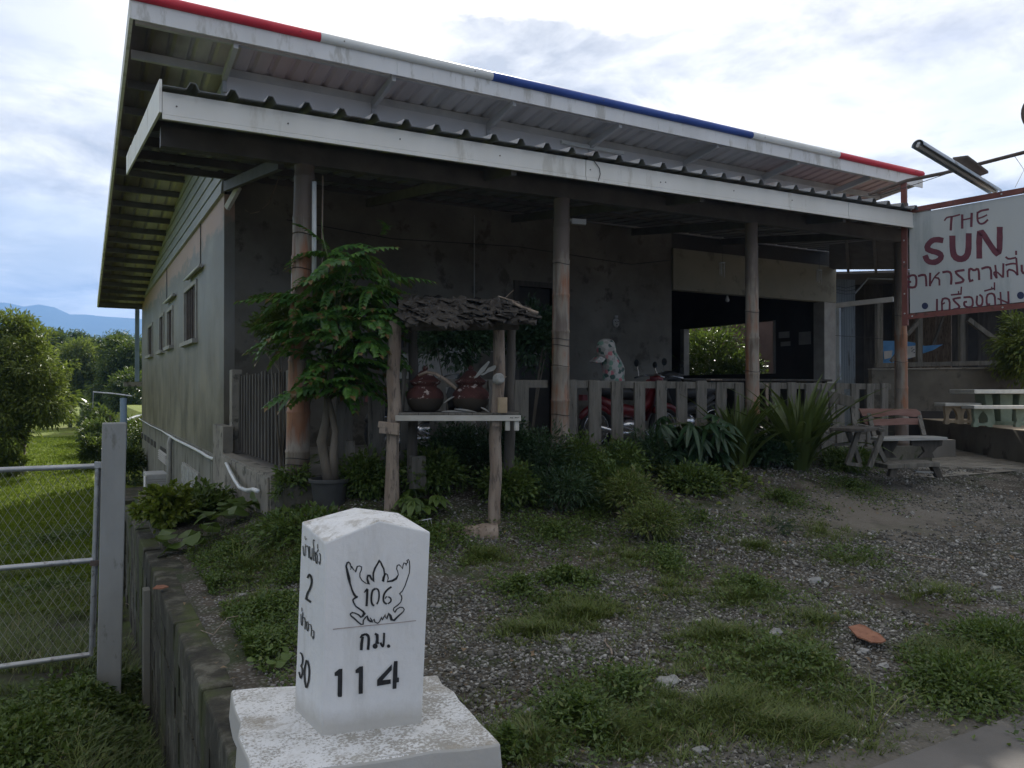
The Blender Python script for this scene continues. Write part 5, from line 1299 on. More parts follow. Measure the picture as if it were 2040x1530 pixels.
# ------------------------------------------------------------------ paved path and raised concrete terrace on the right
path = thing('paved_path', 'strip of grey concrete pavers running past the last porch post', 'path', (12, 8, 0.36)); path['kind'] = 'structure'
M['paver'] = worn('worn_paver', (0.21, 0.195, 0.165), (0.31, 0.29, 0.25), 2.5, 0.85, 0.3, 60, c3=(0.15, 0.14, 0.12), t3=0.6)
pmesh = []
for k in range(5):
    m = MB(); e = 0.006; hx, hy = 0.098, 0.098
    m.hexa([(-hx, -hy, -0.05), (hx, -hy, -0.05), (hx, hy, -0.05), (-hx, hy, -0.05), (-hx+e, -hy+e, 0.0+U(0, .004)), (hx-e, -hy+e, 0.0+U(0, .004)), (hx-e, hy-e, U(0, .004)), (-hx+e, hy-e, U(0, .004))])
    o = m.build('paver', M['paver'], None); pmesh.append(o.data); bpy.data.objects.remove(o)
pav = []
for i in range(-2, 40):
    for j in range(0, 34):
        x = 10.9+i*0.205; y = 6.0+j*0.205
        if x < 9.9+max(0, (7.3-y))*1.2: continue
        # keep clear of the terrace
        if (x-12.35) > (y-6.35)*0.87: continue
        if y > 11.9 or (x < 11.5 and y > 7.1) : continue
        v = Vector((x, y, 0.4))-CAM; d = v.dot(Vector((FW2.x, FW2.y, 0))); pxx = CXP+FPX*(v.dot(Vector((RT2.x, RT2.y, 0))))/d
        if pxx > 2120: continue
        pav.append((d, x, y))
pav.sort()
for d, x, y in pav[:290]:
    o = bpy.data.objects.new('paver', pmesh[R.randrange(5)]); COL.objects.link(o); o.parent = path
    zz = 0.372+0.006*mn.noise(Vector((x*2, y*2, 0)))
    o.location = Vector((x, y, zz))-ORI[path.name]; o.rotation_euler = (U(-.01, .01), U(-.01, .01), 0)
if len(pav) > 290:
    m = MB()
    for d, x, y in pav[290:]: m.box(x-.097, x+.097, y-.097, y+.097, 0.32, 0.372)
    m.build('pavers', M['paver'], path, kind='stuff')
MB().prism([(9.6, 6.02, 0.345), (12.3, 5.9, 0.345), (16.5, 11.0, 0.345), (16.5, 12.2, 0.345), (11.6, 12.2, 0.345), (11.6, 7.3, 0.345), (9.8, 7.3, 0.345)], (0, 0, 0.004)).build('path_bed', M['kerb'], path)
tr = thing('terrace', 'raised concrete terrace carrying the stone table and benches', 'terrace', (14, 6.5, 0.3))
M['terrace'] = worn('sunlit_sandy_concrete', (0.42, 0.34, 0.245), (0.52, 0.43, 0.32), 1.5, 0.9, 0.2, 40)  # sand colour brightened to stand in for sunlight that is blocked here
tp = [(11.4, 5.2), (12.4, 6.38), (14.4, 8.7), (16.2, 10.9), (20, 9.2), (20, 3.0), (12.5, 3.0)]
MB().prism([(x, y, 0.1) for x, y in tp], (0, 0, 0.75)).build('terrace_wall', M['cement'], tr)
MB().prism([(x, y, 0.852) for x, y in tp], (0, 0, 0.012)).build('terrace_top', M['terrace'], tr)
# stone table and benches
M['terrazzo'] = worn('sunlit_pale_terrazzo', (0.60, 0.59, 0.53), (0.70, 0.69, 0.63), 14, 0.6, 0.1, 60)  # pale stone whitened further, sunlight on the seats put into the colour
M['greenstone'] = worn('mossy_green_cast', (0.20, 0.25, 0.18), (0.28, 0.33, 0.25), 4, 0.8, 0.2, 40)
M['buff'] = worn('buff_cast_concrete', (0.33, 0.26, 0.17), (0.43, 0.35, 0.24), 4, 0.8, 0.2, 40)
ZT = 0.864
tbl = thing('stone_table', 'pale terrazzo table on green cast pedestal at the right edge', 'table', atd(2000, 850, 13.2))
def slab2(mb, x0, x1, ytop, d, dep, th, lip=0.0):
    a = atd(x0, ytop, d); b = atd(x1, ytop, d); f = Vector((FW2.x, FW2.y, 0))*dep; t = Vector((0, 0, -th))
    return mb.hexa([a+t, b+t, b+f+t, a+f+t, a, b, b+f, a+f])
slab2(MB(), 1941, 2095, 776, 13.0, 0.75, 0.07).build('tabletop', M['terrazzo'], tbl, bevel=0.012)
c = atd(2018, 776, 13.4); 
for k in range(3):
    x0, x1, xb0, xb1 = [(1961, 1976, 1971, 1984), (1992, 2018, 1994, 2016), (2032, 2050, 2024, 2038)][k]
    zb = ZT; 
    mb = MB(); P = []
    for (xa, xb_, py) in ((xb0, xb1, 0), (x0, x1, 1)):
        a = atd(xa, 785, 13.35); b = atd(xb_, 785, 13.35); z = ZT if py == 0 else atd(2000, 785, 13.35).z
        f = Vector((FW2.x, FW2.y, 0))*0.3
        P += [Vector((a.x, a.y, z)), Vector((b.x, b.y, z)), Vector((b.x, b.y, z))+f, Vector((a.x, a.y, z))+f]
    mb.hexa(P); mb.build('pedestal_fin', M['greenstone'], tbl, bevel=0.008)
a = atd(1975, 843, 13.3)
MB().lathe([(0.36, 0), (0.34, 0.05), (0.3, 0.06)], (atd(2010, 843, 13.5).x, atd(2010, 843, 13.5).y, ZT), 20).build('pedestal_foot', M['greenstone'], tbl)
def stonebench(name_lab, x0, x1, yt, d, legs, seatm, legm):
    be = thing('stone_bench', name_lab, 'bench', atd((x0+x1)/2, 848, d), 'stone benches on the terrace')
    slab2(MB(), x0, x1, yt, d-0.17, 0.36, 0.055).build('seat', seatm, be, bevel=0.01)
    zt = atd(x0, yt, d-0.17).z-0.056
    for (l0, l1) in legs:
        # leg with an arched opening: outline ring
        lc = atd((l0+l1)/2, 840, d); sx = (l1-l0)/FPX*d/2; h = zt-ZT
        rt = Vector((RT2.x, RT2.y, 0)); out = [(-1.0, 0), (-1.05, .12), (-0.88, .35), (-1.0, .7), (-1.0, 1.0), (1.0, 1.0), (1.0, .7), (.88, .35), (1.05, .12), (1.0, 0), (0.55, 0), (0.4, .08), (-0.4, .08), (-0.55, 0)]
        inn = [(-0.5, .25), (-0.55, .45), (-0.35, .7), (0, .88), (.35, .7), (.55, .45), (.5, .25), (0, .18)]
        base = Vector((lc.x, lc.y, ZT)); f = Vector((FW2.x, FW2.y, 0))*0.07
        import bmesh
        bm = bmesh.new(); V1 = [bm.verts.new(base+rt*(x*sx)+Vector((0, 0, z*h))) for x, z in out]; V2 = [bm.verts.new(base+rt*(x*sx)+Vector((0, 0, z*h))) for x, z in inn]
        es = [bm.edges.new((V1[i], V1[(i+1) % len(V1)])) for i in range(len(V1))]+[bm.edges.new((V2[i], V2[(i+1) % len(V2)])) for i in range(len(V2))]
        g = bmesh.ops.triangle_fill(bm, edges=es, use_beauty=True)
        fcs = [x for x in g['geom'] if isinstance(x, bmesh.types.BMFace)]
        r = bmesh.ops.extrude_face_region(bm, geom=fcs); bmesh.ops.translate(bm, vec=f, verts=[v for v in r['geom'] if isinstance(v, bmesh.types.BMVert)])
        bmesh.ops.recalc_face_normals(bm, faces=bm.faces)
        bm.verts.ensure_lookup_table(); bm.verts.index_update()
        m = MB(); m.add([v.co.copy() for v in bm.verts], [tuple(v.index for v in ff.verts) for ff in bm.faces]); bm.free()
        m.build('leg', legm, be)
stonebench('short stone bench with buff pierced legs, left of the green table', 1883, 1956, 803, 13.6, [(1883, 1916), (1914, 1938)], M['terrazzo'], M['buff'])
stonebench('long stone bench in front of the green table with shaded pierced legs', 1941, 2090, 808, 12.6, [(1940, 1977), (2024, 2062)], M['terrazzo'], M['greenstone'])

# grey yard wall and open shed behind it
yw = thing('yard_wall', 'grey rendered yard wall behind the stone table', 'wall', atd(1890, 840, 16))
a = atd(1737, 737, 16.4); b = atd(2200, 733, 15.6)
def fv(p, z): return Vector((p.x, p.y, z))
f = Vector((FW2.x, FW2.y, 0))*0.16
MB().hexa([fv(a, 0.2), fv(b, 0.2), fv(b, 0.2)+f, fv(a, 0.2)+f, a, b, b+f, a+f]).build('wall_body', M['cement'], yw)
MB().hexa([fv(a, .2)-f*.3, fv(b, .2)-f*.3, fv(b, .2)-f*0.02, fv(a, .2)-f*.02, fv(a, 1.02)-f*.3, fv(b, 1.02)-f*.3, fv(b, 1.02)-f*.02, fv(a, 1.02)-f*.02]).build('wall_footing', M['dark'], yw)
a2, b2_ = a+Vector((0, 0, .004)), b+Vector((0, 0, .004))
MB().hexa([a2-f*.2, b2_-f*.2, b2_+f*1.2, a2+f*1.2, a2-f*.2+Vector((0, 0, .03)), b2_-f*.2+Vector((0, 0, .03)), b2_+f*1.2+Vector((0, 0, .03)), a2+f*1.2+Vector((0, 0, .03))]).build('coping', M['kerb'], yw)
sh = thing('open_shed', 'dark timber-framed shed with corrugated panels beyond the yard wall', 'shed', atd(1850, 740, 18))
DS = 17.5
def sb(p, q, w=0.09, d=DS, name='frame_post', m=None): MB().bar(atd(*p, d), atd(*q, d), w, w).build(name, m or M['agedwood'], sh)
sb((1744, 728), (2012, 722), 0.10, DS, 'bottom_rail')
for x, y0 in ((1751, 600), (1831, 600), (1915.6, 590), (2012, 560)): sb((x, 728), (x, y0), 0.13 if x < 1760 else 0.11, DS+0.12)
sb((1806, 668), (1834, 636), 0.08, DS, 'brace'); sb((1928, 636), (2008, 697), 0.10, DS, 'brace'); sb((1775, 720), (1800, 690), 0.07, DS+.3, 'brace'); sb((1858, 690), (1880, 630), 0.05, 19.5, 'brace')
MB().bar(atd(1700, 500, DS), atd(2120, 560, DS), 0.1, 0.2).build('roof_beam', M['darkwood'], sh)
c0, c1, c2, c3 = atd(1703, 765, 21.5), atd(2200, 765, 21.0), atd(2200, 500, 21.0), atd(1703, 470, 21.5)
n = 26
for i in range(n):
    p, q = c0.lerp(c1, i/n), c0.lerp(c1, (i+0.97)/n); 
    MB().hexa([fv(p, .2), fv(q, .2), fv(q, .2)+f*.2, fv(p, .2)+f*.2, fv(p, 4.62), fv(q, 4.62), fv(q, 4.62)+f*.2, fv(p, 4.62)+f*.2]).build('wall_board', M['darkwood'] if i % 3 else M['dark'], sh)
ra, rb_, rc_, rd = atd(1664, 546, 16.9), atd(2250, 530, 16.2), atd(2250, 560, 22), atd(1640, 572, 22.5)
MB().prism([ra, rb_, rc_, rd], (0, 0, 0.05)).build('shed_roof', M['purlin'], sh)
# corrugated blue-grey panels and white eave gutter
p0, p1 = atd(1660, 760, 17.6), atd(1704, 760, 17.8)
n = 9; vs = []
for i in range(n*2+1):
    p = p0.lerp(p1, i/(n*2)); off = f*(0.35 if i % 2 else 0.0); z1 = atd(1680, 556, 17.7).z
    vs += [fv(p, .3)+off, fv(p, z1)+off]
mb = MB(); mb.add(vs, [(2*i, 2*i+2, 2*i+3, 2*i+1) for i in range(n*2)])
M['bluetin'] = worn('weathered_blue_tin', (0.24, 0.29, 0.34), (0.38, 0.43, 0.48), 2, 0.45, 0.1, 30, metal=0.2, stretch=(1, 1, .2), c3=(.17, .18, .19), t3=.6)
o = mb.build('corrugated_panel', M['bluetin'], sh); md = o.modifiers.new('t', 'SOLIDIFY'); md.thickness = 0.004
MB().bar(atd(1671, 757, 17.2), atd(1670, 614, 17.2), 0.08, 0.06).build('blue_post', M['bluetin'], sh)
MB().bar(atd(1662, 609, 17.1), atd(1780, 596, 16.4), 0.09, 0.10).build('white_gutter', M['whiteplastic'], sh)
MB().tube([atd(1700, 588, 18), atd(1729, 555, 18), atd(1778, 556, 18)], 0.02, 6).build('roof_pipe', M['bluetin'], sh)
MB().tube([atd(1660, 668, 17.1), atd(1760, 675, 17.1)], 0.006, 5).build('wire', M['wire'], sh)
for i in range(3): MB().tube([atd(1660, 568+i*7, 17.0), atd(1685, 574+i*6, 17.0), atd(1704, 569+i*8, 17.0)], 0.006, 5).build('wire', M['wire'], sh)
tpn = thing('blue_tarpaulin', 'bright blue tarpaulin hung inside the open shed', 'tarpaulin', atd(1800, 720, 18.4))
M['tarp'] = worn('blue_tarp', (0.06, 0.20, 0.42), (0.12, 0.30, 0.55), 3, 0.4, 0.4, 12, bdist=.02)
MB().prism([atd(x, y, 18.4) for x, y in [(1757, 679), (1800, 679), (1830, 684), (1842, 689), (1879, 686), (1858, 698), (1836, 705), (1808, 716), (1778, 729), (1758, 729)]], f*.15).build('sheet', M['tarp'], tpn)
MB().prism([atd(x, y, 18.34) for x, y in [(1808, 690), (1828, 688), (1828, 710), (1808, 714)]], f*.05).build('printed_patch', M['whiteplastic'], tpn)
MB().prism([atd(x, y, 18.33) for x, y in [(1761, 700), (1778, 698), (1776, 712), (1762, 716)]], f*.04).build('printed_patch', M['whiteplastic'], tpn)
mb = MB()
for (x, y) in [(1815, 694), (1819, 697), (1816, 700), (1820, 703)]: mb.bar(atd(x, y, 18.32), atd(x+3, y-1.5, 18.32), 0.012, 0.012)
mb.build('print', M['ink'], tpn, kind='stuff')

# ------------------------------------------------------------------ restaurant sign, its post, lamp arm
M['signw'] = worn('pale_blue_white_signboard', (0.43, 0.455, 0.45), (0.50, 0.52, 0.515), 1.2, 0.55, 0.05, 20, c3=(0.37, 0.40, 0.40), t3=0.56, stretch=(1, 1, .2))
M['rust'] = worn('red_brown_primer_steel', (0.14, 0.045, 0.035), (0.21, 0.075, 0.06), 4, 0.6, 0.15, 40, c3=(0.09, .05, .04), t3=.6)
M['maroon'] = worn('maroon_sign_paint', (0.115, 0.03, 0.045), (0.16, 0.045, 0.06), 9, 0.6, 0.0)
M['navy'] = worn('navy_sign_paint', (0.02, 0.03, 0.075), (0.03, 0.04, 0.09), 9, 0.6, 0.0)
sg = thing('restaurant_sign', 'white hand-painted board reading THE SUN with Thai lettering, in a red-brown frame', 'sign', atd(1900, 620, 10.6))
TL, BL = atd(1811, 427, 10.8), atd(1813, 624, 10.8)
TR_, BR_ = atd(2040, 387, 9.95), atd(2040, 601, 9.95)
ux = (BR_-BL); uy = (TL-BL)
SW = 2.35/ux.length
def sgn(u, v, o_=0.0): return BL+ux*u*SW+uy*v+sn*o_
sn = ux.cross(uy).normalized()
if sn.dot(CAM-BL) < 0: sn = -sn
MB().prism([sgn(0, 0, -.01), sgn(1, 0.0, -.01), sgn(1, 1, -.01), sgn(0, 1, -.01)], sn*0.01).build('board', M['signw'], sg)
for a, b in (((-.012, -.035), (1.012, -.035)), ((-.012, 1.035), (1.012, 1.035))): MB().bar(sgn(*a, .0), sgn(*b, .0), 0.045, 0.07, (0, 0, 1)).build('frame_rail', M['rust'], sg)
MB().bar(sgn(1.03, -.05), sgn(1.03, 1.05), 0.045, 0.05, ux).build('frame_rail', M['rust'], sg)
MB().bar(sgn(-.026, -.12), sgn(-.026, 1.33), 0.07, 0.07, ux).build('sign_post', M['rust'], sg)
MB().bar(sgn(-.026, .93), sgn(-.026, 1.12), 0.09, 0.085, ux).build('clamp', M['iron'], sg)
for v in (1.035, .74, .52, .2, -.035, .0):
    MB().lathe([(0.012, 0), (0.01, 0.006)], sgn(-.026 if v not in (1.035, -.035) else 0.015, v, .038), 8, sn).build('rivet', M['whiteplastic'], sg)
for v in (1.035, -.035): MB().lathe([(0.012, 0), (0.01, 0.006)], sgn(.47, v, .025), 8, sn).build('rivet', M['whiteplastic'], sg)
sp2 = lambda u, v: onplane(1800+u/6.375, 400+v/6.375, BL+sn*0.002, sn)
def letters(name, strokes, m, dots=()):
    mb = MB()
    for pts, w in strokes: ribbon(mb, smooth_pts(pts, 1) if len(pts) > 2 else pts, w, sp2, .06)
    for c, r in dots: disc(mb, c, r, sp2)
    mb.build(name, m, sg)
letters('letter_t', [([(520,250),(545,215),(580,205),(640,197),(715,175)], 20), ([(612,200),(603,300),(600,370)], 32)], M['maroon'])
letters('letter_h', [([(745,180),(745,345)], 32), ([(866,160),(860,325)], 32), ([(745,245),(865,218)], 18)], M['maroon'])
letters('letter_e', [([(1078,108),(1020,118),(980,128),(945,150)], 26), ([(940,145),(936,210),(945,270),(980,297),(1030,282),(1068,242)], 26), ([(950,225),(1010,205),(1058,180)], 20)], M['maroon'])
letters('letter_s', [([(488,502),(440,492),(370,498),(318,545),(292,605),(350,638),(430,655),(482,690),(470,740),(410,780),(345,782),(300,760),(278,708)], 72)], M['maroon'])
letters('letter_u', [([(620,462),(622,620),(645,710),(715,745),(785,725),(825,655),(828,430)], 78)], M['maroon'])
letters('letter_n', [([(962,715),(960,560),(965,410),(1000,400),(1080,530),(1180,672),(1218,645),(1222,500),(1222,350)], 76)], M['maroon'])
W3 = 29
letters('menu_words', [([(90,1030),(50,1025),(52,1085),(100,1105),(158,1092),(165,1015),(155,950),(110,942),(55,968)], W3), ([(190,955),(240,940),(280,945),(287,1010),(290,1080)], W3),
  ([(338,920),(335,1078)], W3), ([(342,1060),(395,965),(455,910)], 20), ([(400,975),(455,985),(456,1070)], 24), ([(500,908),(560,895),(600,912),(610,980),(603,1058)], W3),
  ([(768,880),(660,895),(670,928),(765,1000),(752,1032),(660,1048)], W3), ([(880,1008),(835,1025),(830,872),(858,860),(895,888),(942,858),(958,900),(960,1000)], W3), ([(995,862),(1060,840),(1110,852),(1115,992)], W3),
  ([(1165,820),(1183,980)], 26), ([(1178,980),(1140,915),(1180,895),(1255,968)], 22), ([(1268,800),(1265,970)], 26), ([(1323,965),(1320,870),(1400,885),(1445,940)], 24), ([(1300,815),(1380,795),(1425,800)], 24), ([(1432,730),(1448,940)], 26),
  ([(1300,715),(1335,742),(1425,722)], 24), ([(1430,640),(1430,682)], 26), ([(1500,820),(1503,910),(1560,928),(1610,890),(1612,800),(1575,780)], W3)], M['maroon'])
letters('drinks_word', [([(425,1252),(425,1392)], 26), ([(490,1392),(485,1250),(540,1235),(588,1260),(585,1388)], 26), ([(488,1318),(522,1295)], 20), ([(722,1230),(630,1245),(640,1272),(715,1338),(700,1368),(640,1378)], 26),
  ([(606,1195),(732,1183)], 22), ([(698,1150),(700,1188)], 18), ([(735,1095),(730,1178)], 20), ([(800,1283),(768,1285),(772,1335),(820,1355),(878,1342),(882,1265),(858,1218),(768,1227)], 26),
  ([(935,1210),(925,1318),(968,1340),(1003,1312),(1003,1222),(968,1195)], 26), ([(1095,1315),(1055,1320),(1055,1200),(1108,1172),(1158,1192),(1165,1320)], 26), ([(1030,1145),(1150,1112)], 22), ([(1120,1095),(1122,1120)], 16), ([(1155,1040),(1155,1132)], 20),
  ([(1230,1162),(1240,1308)], 24), ([(1198,1242),(1330,1298)], 22), ([(1330,1155),(1335,1300)], 26)], M['maroon'])
letters('dot', [], M['navy'], [((272,1335),41)]); letters('dot', [], M['navy'], [((1487,1202),46)])
sa = thing('lamp_arm', 'dark pipe arm reaching over the sign from the porch eave', 'pipe', atd(1806, 365, 10.8))
MB().tube([atd(1730, 387, 10.9), atd(1806, 360, 10.8), atd(1880, 345, 10.5), atd(2120, 283, 9.7)], 0.025, 8).build('pipe', M['rust'] if False else M['iron'], sa, smooth=True, auto=40)
MB().tube([atd(1640, 391, 10.9), atd(1700, 393, 10.9), atd(1760, 387, 10.8), atd(1830, 365, 10.6), atd(1890, 345, 10.4)], 0.005, 5).build('cable', M['wire'], sa)
MB().tube([atd(2022, 312, 10), atd(2040, 338, 9.9), atd(2022, 374, 10)], 0.003, 4).build('cable', M['wire'], sa)
tl = thing('tube_light', 'long tube lamp in a half-round blue shade above the sign', 'lamp', atd(1900, 335, 10.0))
a, b = atd(1828, 290, 9.3), atd(1985, 385, 10.55)
ax = (b-a).normalized(); sd_ = ax.cross(Vector((0, 0, 1))).normalized(); up_ = sd_.cross(ax).normalized()
mb = MB(); vs = []; nn = 10; r_ = 0.075
for p in (a, b):
    for rr in (r_, r_-0.006):
        for i in range(nn+1):
            t = math.radians(-5+190*i/nn); vs.append(p+sd_*math.cos(t)*rr+up_*math.sin(t)*rr)
m1 = nn+1; fs = []
for i in range(nn):
    fs += [(i, i+1, 2*m1+i+1, 2*m1+i), (m1+i+1, m1+i, 3*m1+i, 3*m1+i+1), (i+1, i, m1+i, m1+i+1), (2*m1+i, 2*m1+i+1, 3*m1+i+1, 3*m1+i)]
fs += [(0, 2*m1, 3*m1, m1), (nn, m1+nn, 3*m1+nn, 2*m1+nn)]
mb.add(vs, fs); mb.build('shade', M['bluetin'], tl, smooth=True, auto=50)
MB().tube([a+ax*.03-up_*.0, b-ax*.03], 0.018, 10).build('tube', M['whiteplastic'], tl, smooth=True); MB().bar(a+ax*.02+up_*.035, b+up_*.035, 0.04, 0.03, up_).build('batten', M['galv'], tl)
MB().tube([a-ax*.0, a+ax*0.03], 0.022, 8).build('lamp_holder', M['whiteplastic'], tl)
MB().prism([atd(1898, 318, 10.0), atd(1928, 314, 10.0), atd(1969, 345, 10.2), atd(1950, 352, 10.2)], Vector((0, 0, .03))).build('bracket_plate', M['iron'], tl)
ml = thing('round_mirror_back', 'dark round disc cut by the right edge of the picture above the sign', 'disc', atd(2060, 230, 8))
MB().lathe([(0.0, 0), (0.20, 0.0), (0.215, 0.015), (0.2, 0.03), (0, 0.05)], atd(2072, 228, 8.2), 30, (-FW2.x, -FW2.y, 0)).build('disc', M['iron'], ml, smooth=True, auto=40)
MB().tube([atd(2072, 228, 8.26), atd(2075, 300, 8.6)], 0.012, 6).build('disc_stalk', M['iron'], ml)

# ------------------------------------------------------------------ air conditioner on the side wall
ac = thing('air_conditioner', 'white air conditioner unit low on the side wall behind the retaining wall', 'air conditioner', onX(308, 990, 1.4))
a = atd(291, 993, 16.3); b = atd(327, 946, 16.3); 
X0_, X1_ = a.x-0.0, HX0-0.06
MB().box(X1_-0.42, X1_, a.y, a.y+0.80, a.z-0.1, b.z).build('casing', M['whiteplastic'], ac, bevel=0.012)
for i in range(3): MB().box(X1_-0.38, X1_-0.04, a.y-0.006, a.y-0.001, b.z-0.12-i*0.05, b.z-0.10-i*0.05).build('louvre', M['winframe'], ac)
MB().lathe([(0.2, 0), (0.2, 0.012)], (X1_-0.421, a.y+0.4, b.z-0.3), 24, (-1, 0, 0)).build('fan_guard', M['winframe'], ac)
for yy in (a.y+0.1, a.y+0.7): MB().box(X1_-0.4, HX0, yy-0.02, yy+0.02, a.z-0.14, a.z-0.101).build('bracket', M['iron'], ac)
MB().tube([(X1_-0.44, a.y-0.02, b.z-0.02), (X1_-0.45, a.y-0.03, a.z-0.2), (X1_-0.45, a.y-0.03, -1.2)], 0.02, 8).build('hose', M['pvc'], ac, smooth=True)
# small tin roofed outbuilding beyond the far corner
ob = thing('tin_outbuilding', 'low outbuilding with pale tin roof behind the gate post', 'shed', cw(-15, 31, -1.25))
ca, cb_ = atd(235, 862, 31), atd(279, 830, 31)
MB().prism([atd(236, 846, 30), atd(290, 826, 30), atd(290, 822, 33), atd(238, 842, 33)], (0, 0, 0.05)).build('roof', M['pvc'], ob)
mb = MB(); mb.prism([fv(atd(250, 850, 30.4), -1.4), fv(atd(290, 850, 30.4), -1.4), fv(atd(290, 850, 33), -1.4), fv(atd(250, 850, 33), -1.4)], (0, 0, 1.55)); mb.build('wall', M['darkwood'], ob)
for y in (868, 880, 893): MB().bar(atd(250, y, 30.2), atd(282, y, 30.2), 0.05, 0.1).build('plank', M['agedwood'], ob)
# rusty leaf-shaped plate, loose stones
rp = thing('rust_plate', 'flat rust-orange sheet fragment lying on the gravel at the lower right', 'scrap sheet', onground(1728, 1262))
M['rusto'] = worn('orange_rust', (0.23, 0.10, 0.06), (0.32, 0.155, 0.095), 12, 0.9, 0.5, 40, c3=(.18, .08, .05), t3=.6)
pp = [(1690, 1248), (1712, 1243), (1724, 1246), (1738, 1256), (1752, 1262), (1765, 1275), (1757, 1279), (1735, 1278), (1722, 1272), (1708, 1268)]
gpp = [onground(x, y) for x, y in pp]; zz = sum(p.z for p in gpp)/len(gpp)+0.05
MB().prism([onZ(x, y, zz+U(-.006, .006)) for x, y in pp], (0, 0, -0.008)).build('fragment', M['rusto'], rp)
bl = thing('red_scrap', 'small reddish scrap lying on top of the retaining wall', 'scrap', onground(316, 1171))
MB().prism([onZ(x, y, 0.03) for x, y in [(304, 1174), (312, 1168), (326, 1167), (336, 1170), (322, 1174)]], (0, 0, 0.008)).build('scrap', M['rusto'], bl)
# hidden garden board and fence seen through the room window
gbd = thing('leaning_panel', 'purple-brown panel leaning in the garden seen through the room window', 'panel', (17.5, 14, 0.3))
M['brownpanel'] = worn('purple_brown_panel', (0.20, 0.13, 0.13), (0.27, 0.18, 0.175), 2, 0.7, 0.1, 30)
a, b, c, d = onX(1395, 760, 17.6), onX(1565, 760, 17.6), onX(1565, 625, 17.6), onX(1452, 625, 17.6)
MB().prism([a, b, c, d], (0.03, 0, 0)).build('panel_sheet', M['brownpanel'], gbd); MB().bar(onX(1400, 752, 17.5), onX(1456, 628, 17.5), 0.07, 0.05).build('edge_batten', M['greywood'], gbd)
gfn = thing('garden_fence', 'brown upright board fence seen through the room window', 'fence', (20, 17, 0.3))
for i in range(26):
    y = 12+i*0.42
    MB().box(20.0, 20.04, y+0.015, y+0.405, 0.2, 4.3+U(-.1, .1)).build('fence_board', M['postwood'], gfn)
# ------------------------------------------------------------------ vegetation materials
M['mango'] = leafmat('mango_leaf', (0.065, 0.10, 0.016), (0.19, 0.23, 0.04), 0.5, 0.45, (0.24, 0.27, 0.08), 0.4)
M['darkleaf'] = leafmat('dark_tree_leaf', (0.03, 0.06, 0.014), (0.085, 0.125, 0.025), 0.42, 0.4)
M['bambooleaf'] = leafmat('bamboo_leaf', (0.025, 0.055, 0.015), (0.07, 0.12, 0.03), 0.5, 0.35)
M['banana'] = leafmat('banana_leaf', (0.06, 0.10, 0.02), (0.13, 0.19, 0.04), 0.4, 0.4)
M['weed'] = leafmat('weed_leaf', (0.045, 0.085, 0.016), (0.115, 0.175, 0.034), 0.5, 0.3, (0.16, 0.19, 0.05))
M['grass'] = leafmat('grass_blade', (0.065, 0.10, 0.018), (0.15, 0.195, 0.04), 0.5, 0.3, (0.24, 0.21, 0.10))
M['lawn'] = leafmat('lawn_blade', (0.09, 0.135, 0.010), (0.16, 0.215, 0.018), 0.9, 0.45, spec=0.1)
M['starleaf'] = leafmat('gooseberry_leaflet', (0.028, 0.095, 0.024), (0.11, 0.23, 0.036), 0.42, 0.35, (0.16, 0.10, 0.04))
M['cassava'] = leafmat('palmate_leaf', (0.014, 0.042, 0.018), (0.03, 0.07, 0.026), 0.42, 0.2)
M['lily'] = leafmat('strap_leaf', (0.05, 0.085, 0.018), (0.10, 0.135, 0.035), 0.4, 0.25, (0.26, 0.25, 0.15))
M['fern'] = leafmat('fern_needle', (0.014, 0.042, 0.016), (0.035, 0.075, 0.025), 0.5, 0.2)
M['pothos'] = leafmat('variegated_leaf', (0.05, 0.09, 0.02), (0.20, 0.24, 0.06), 0.35, 0.25)
M['limeleaf'] = leafmat('lime_leaf', (0.09, 0.14, 0.02), (0.20, 0.24, 0.03), 0.4, 0.35)
M['glossy'] = leafmat('citrus_leaf', (0.03, 0.07, 0.012), (0.10, 0.16, 0.03), 0.35, 0.35, spec=0.5)
M['bark'] = worn('grey_bark', (0.10, 0.085, 0.065), (0.18, 0.155, 0.125), 5, 0.9, 0.6, 30, stretch=(1, 1, .3), bdist=.01)
M['stem'] = worn('green_stem', (0.06, 0.09, 0.03), (0.10, 0.12, 0.05), 5, 0.7, 0.1)

def rnd(n, k=3): return NR.normal(size=(n, k))
def fsphere(n):
    v = unit(rnd(n)); return v
def crown_arrays(lobes, ncl, per, L, W, spread, droop=0.35, fill=0.55, prefer_up=0.0):
    """lobes: (center, (rx,ry,rz)); returns verts, tris"""
    vol = np.array([l[1][0]*l[1][2] for l in lobes]); pr = vol/vol.sum()
    idx = NR.choice(len(lobes), ncl, p=pr)
    C = np.array([tuple(lobes[i][0]) for i in idx]); Rr = np.array([lobes[i][1] for i in idx])
    u = fsphere(ncl); u[:, 2] = np.where(NR.rand(ncl) < prefer_up, np.abs(u[:, 2]), u[:, 2])
    rad = 1-(1-fill)*NR.rand(ncl)**1.3*1.0
    bump = 1+0.18*np.sin(u[:, 0]*5+C[:, 0]*3)*np.cos(u[:, 1]*4+C[:, 1])+0.12*np.sin(u[:, 2]*9)
    cc = C+u*Rr*(rad*bump)[:, None]
    P = np.repeat(cc, per, 0); out = np.repeat(u, per, 0); n = len(P)
    off = fsphere(n)*(NR.rand(n, 1)**0.5)*spread
    P = P+off
    D = unit(off/spread*1.0+out*0.7+rnd(n)*0.35); D[:, 2] -= droop*(0.3+NR.rand(n)*1.2); D = unit(D)
    N = unit(out*0.6+rnd(n)*0.5+np.array([0, 0, 0.8]))
    return diamond_arrays(P, D, N, L*(0.7+0.6*NR.rand(n)), W*(0.7+0.6*NR.rand(n)))
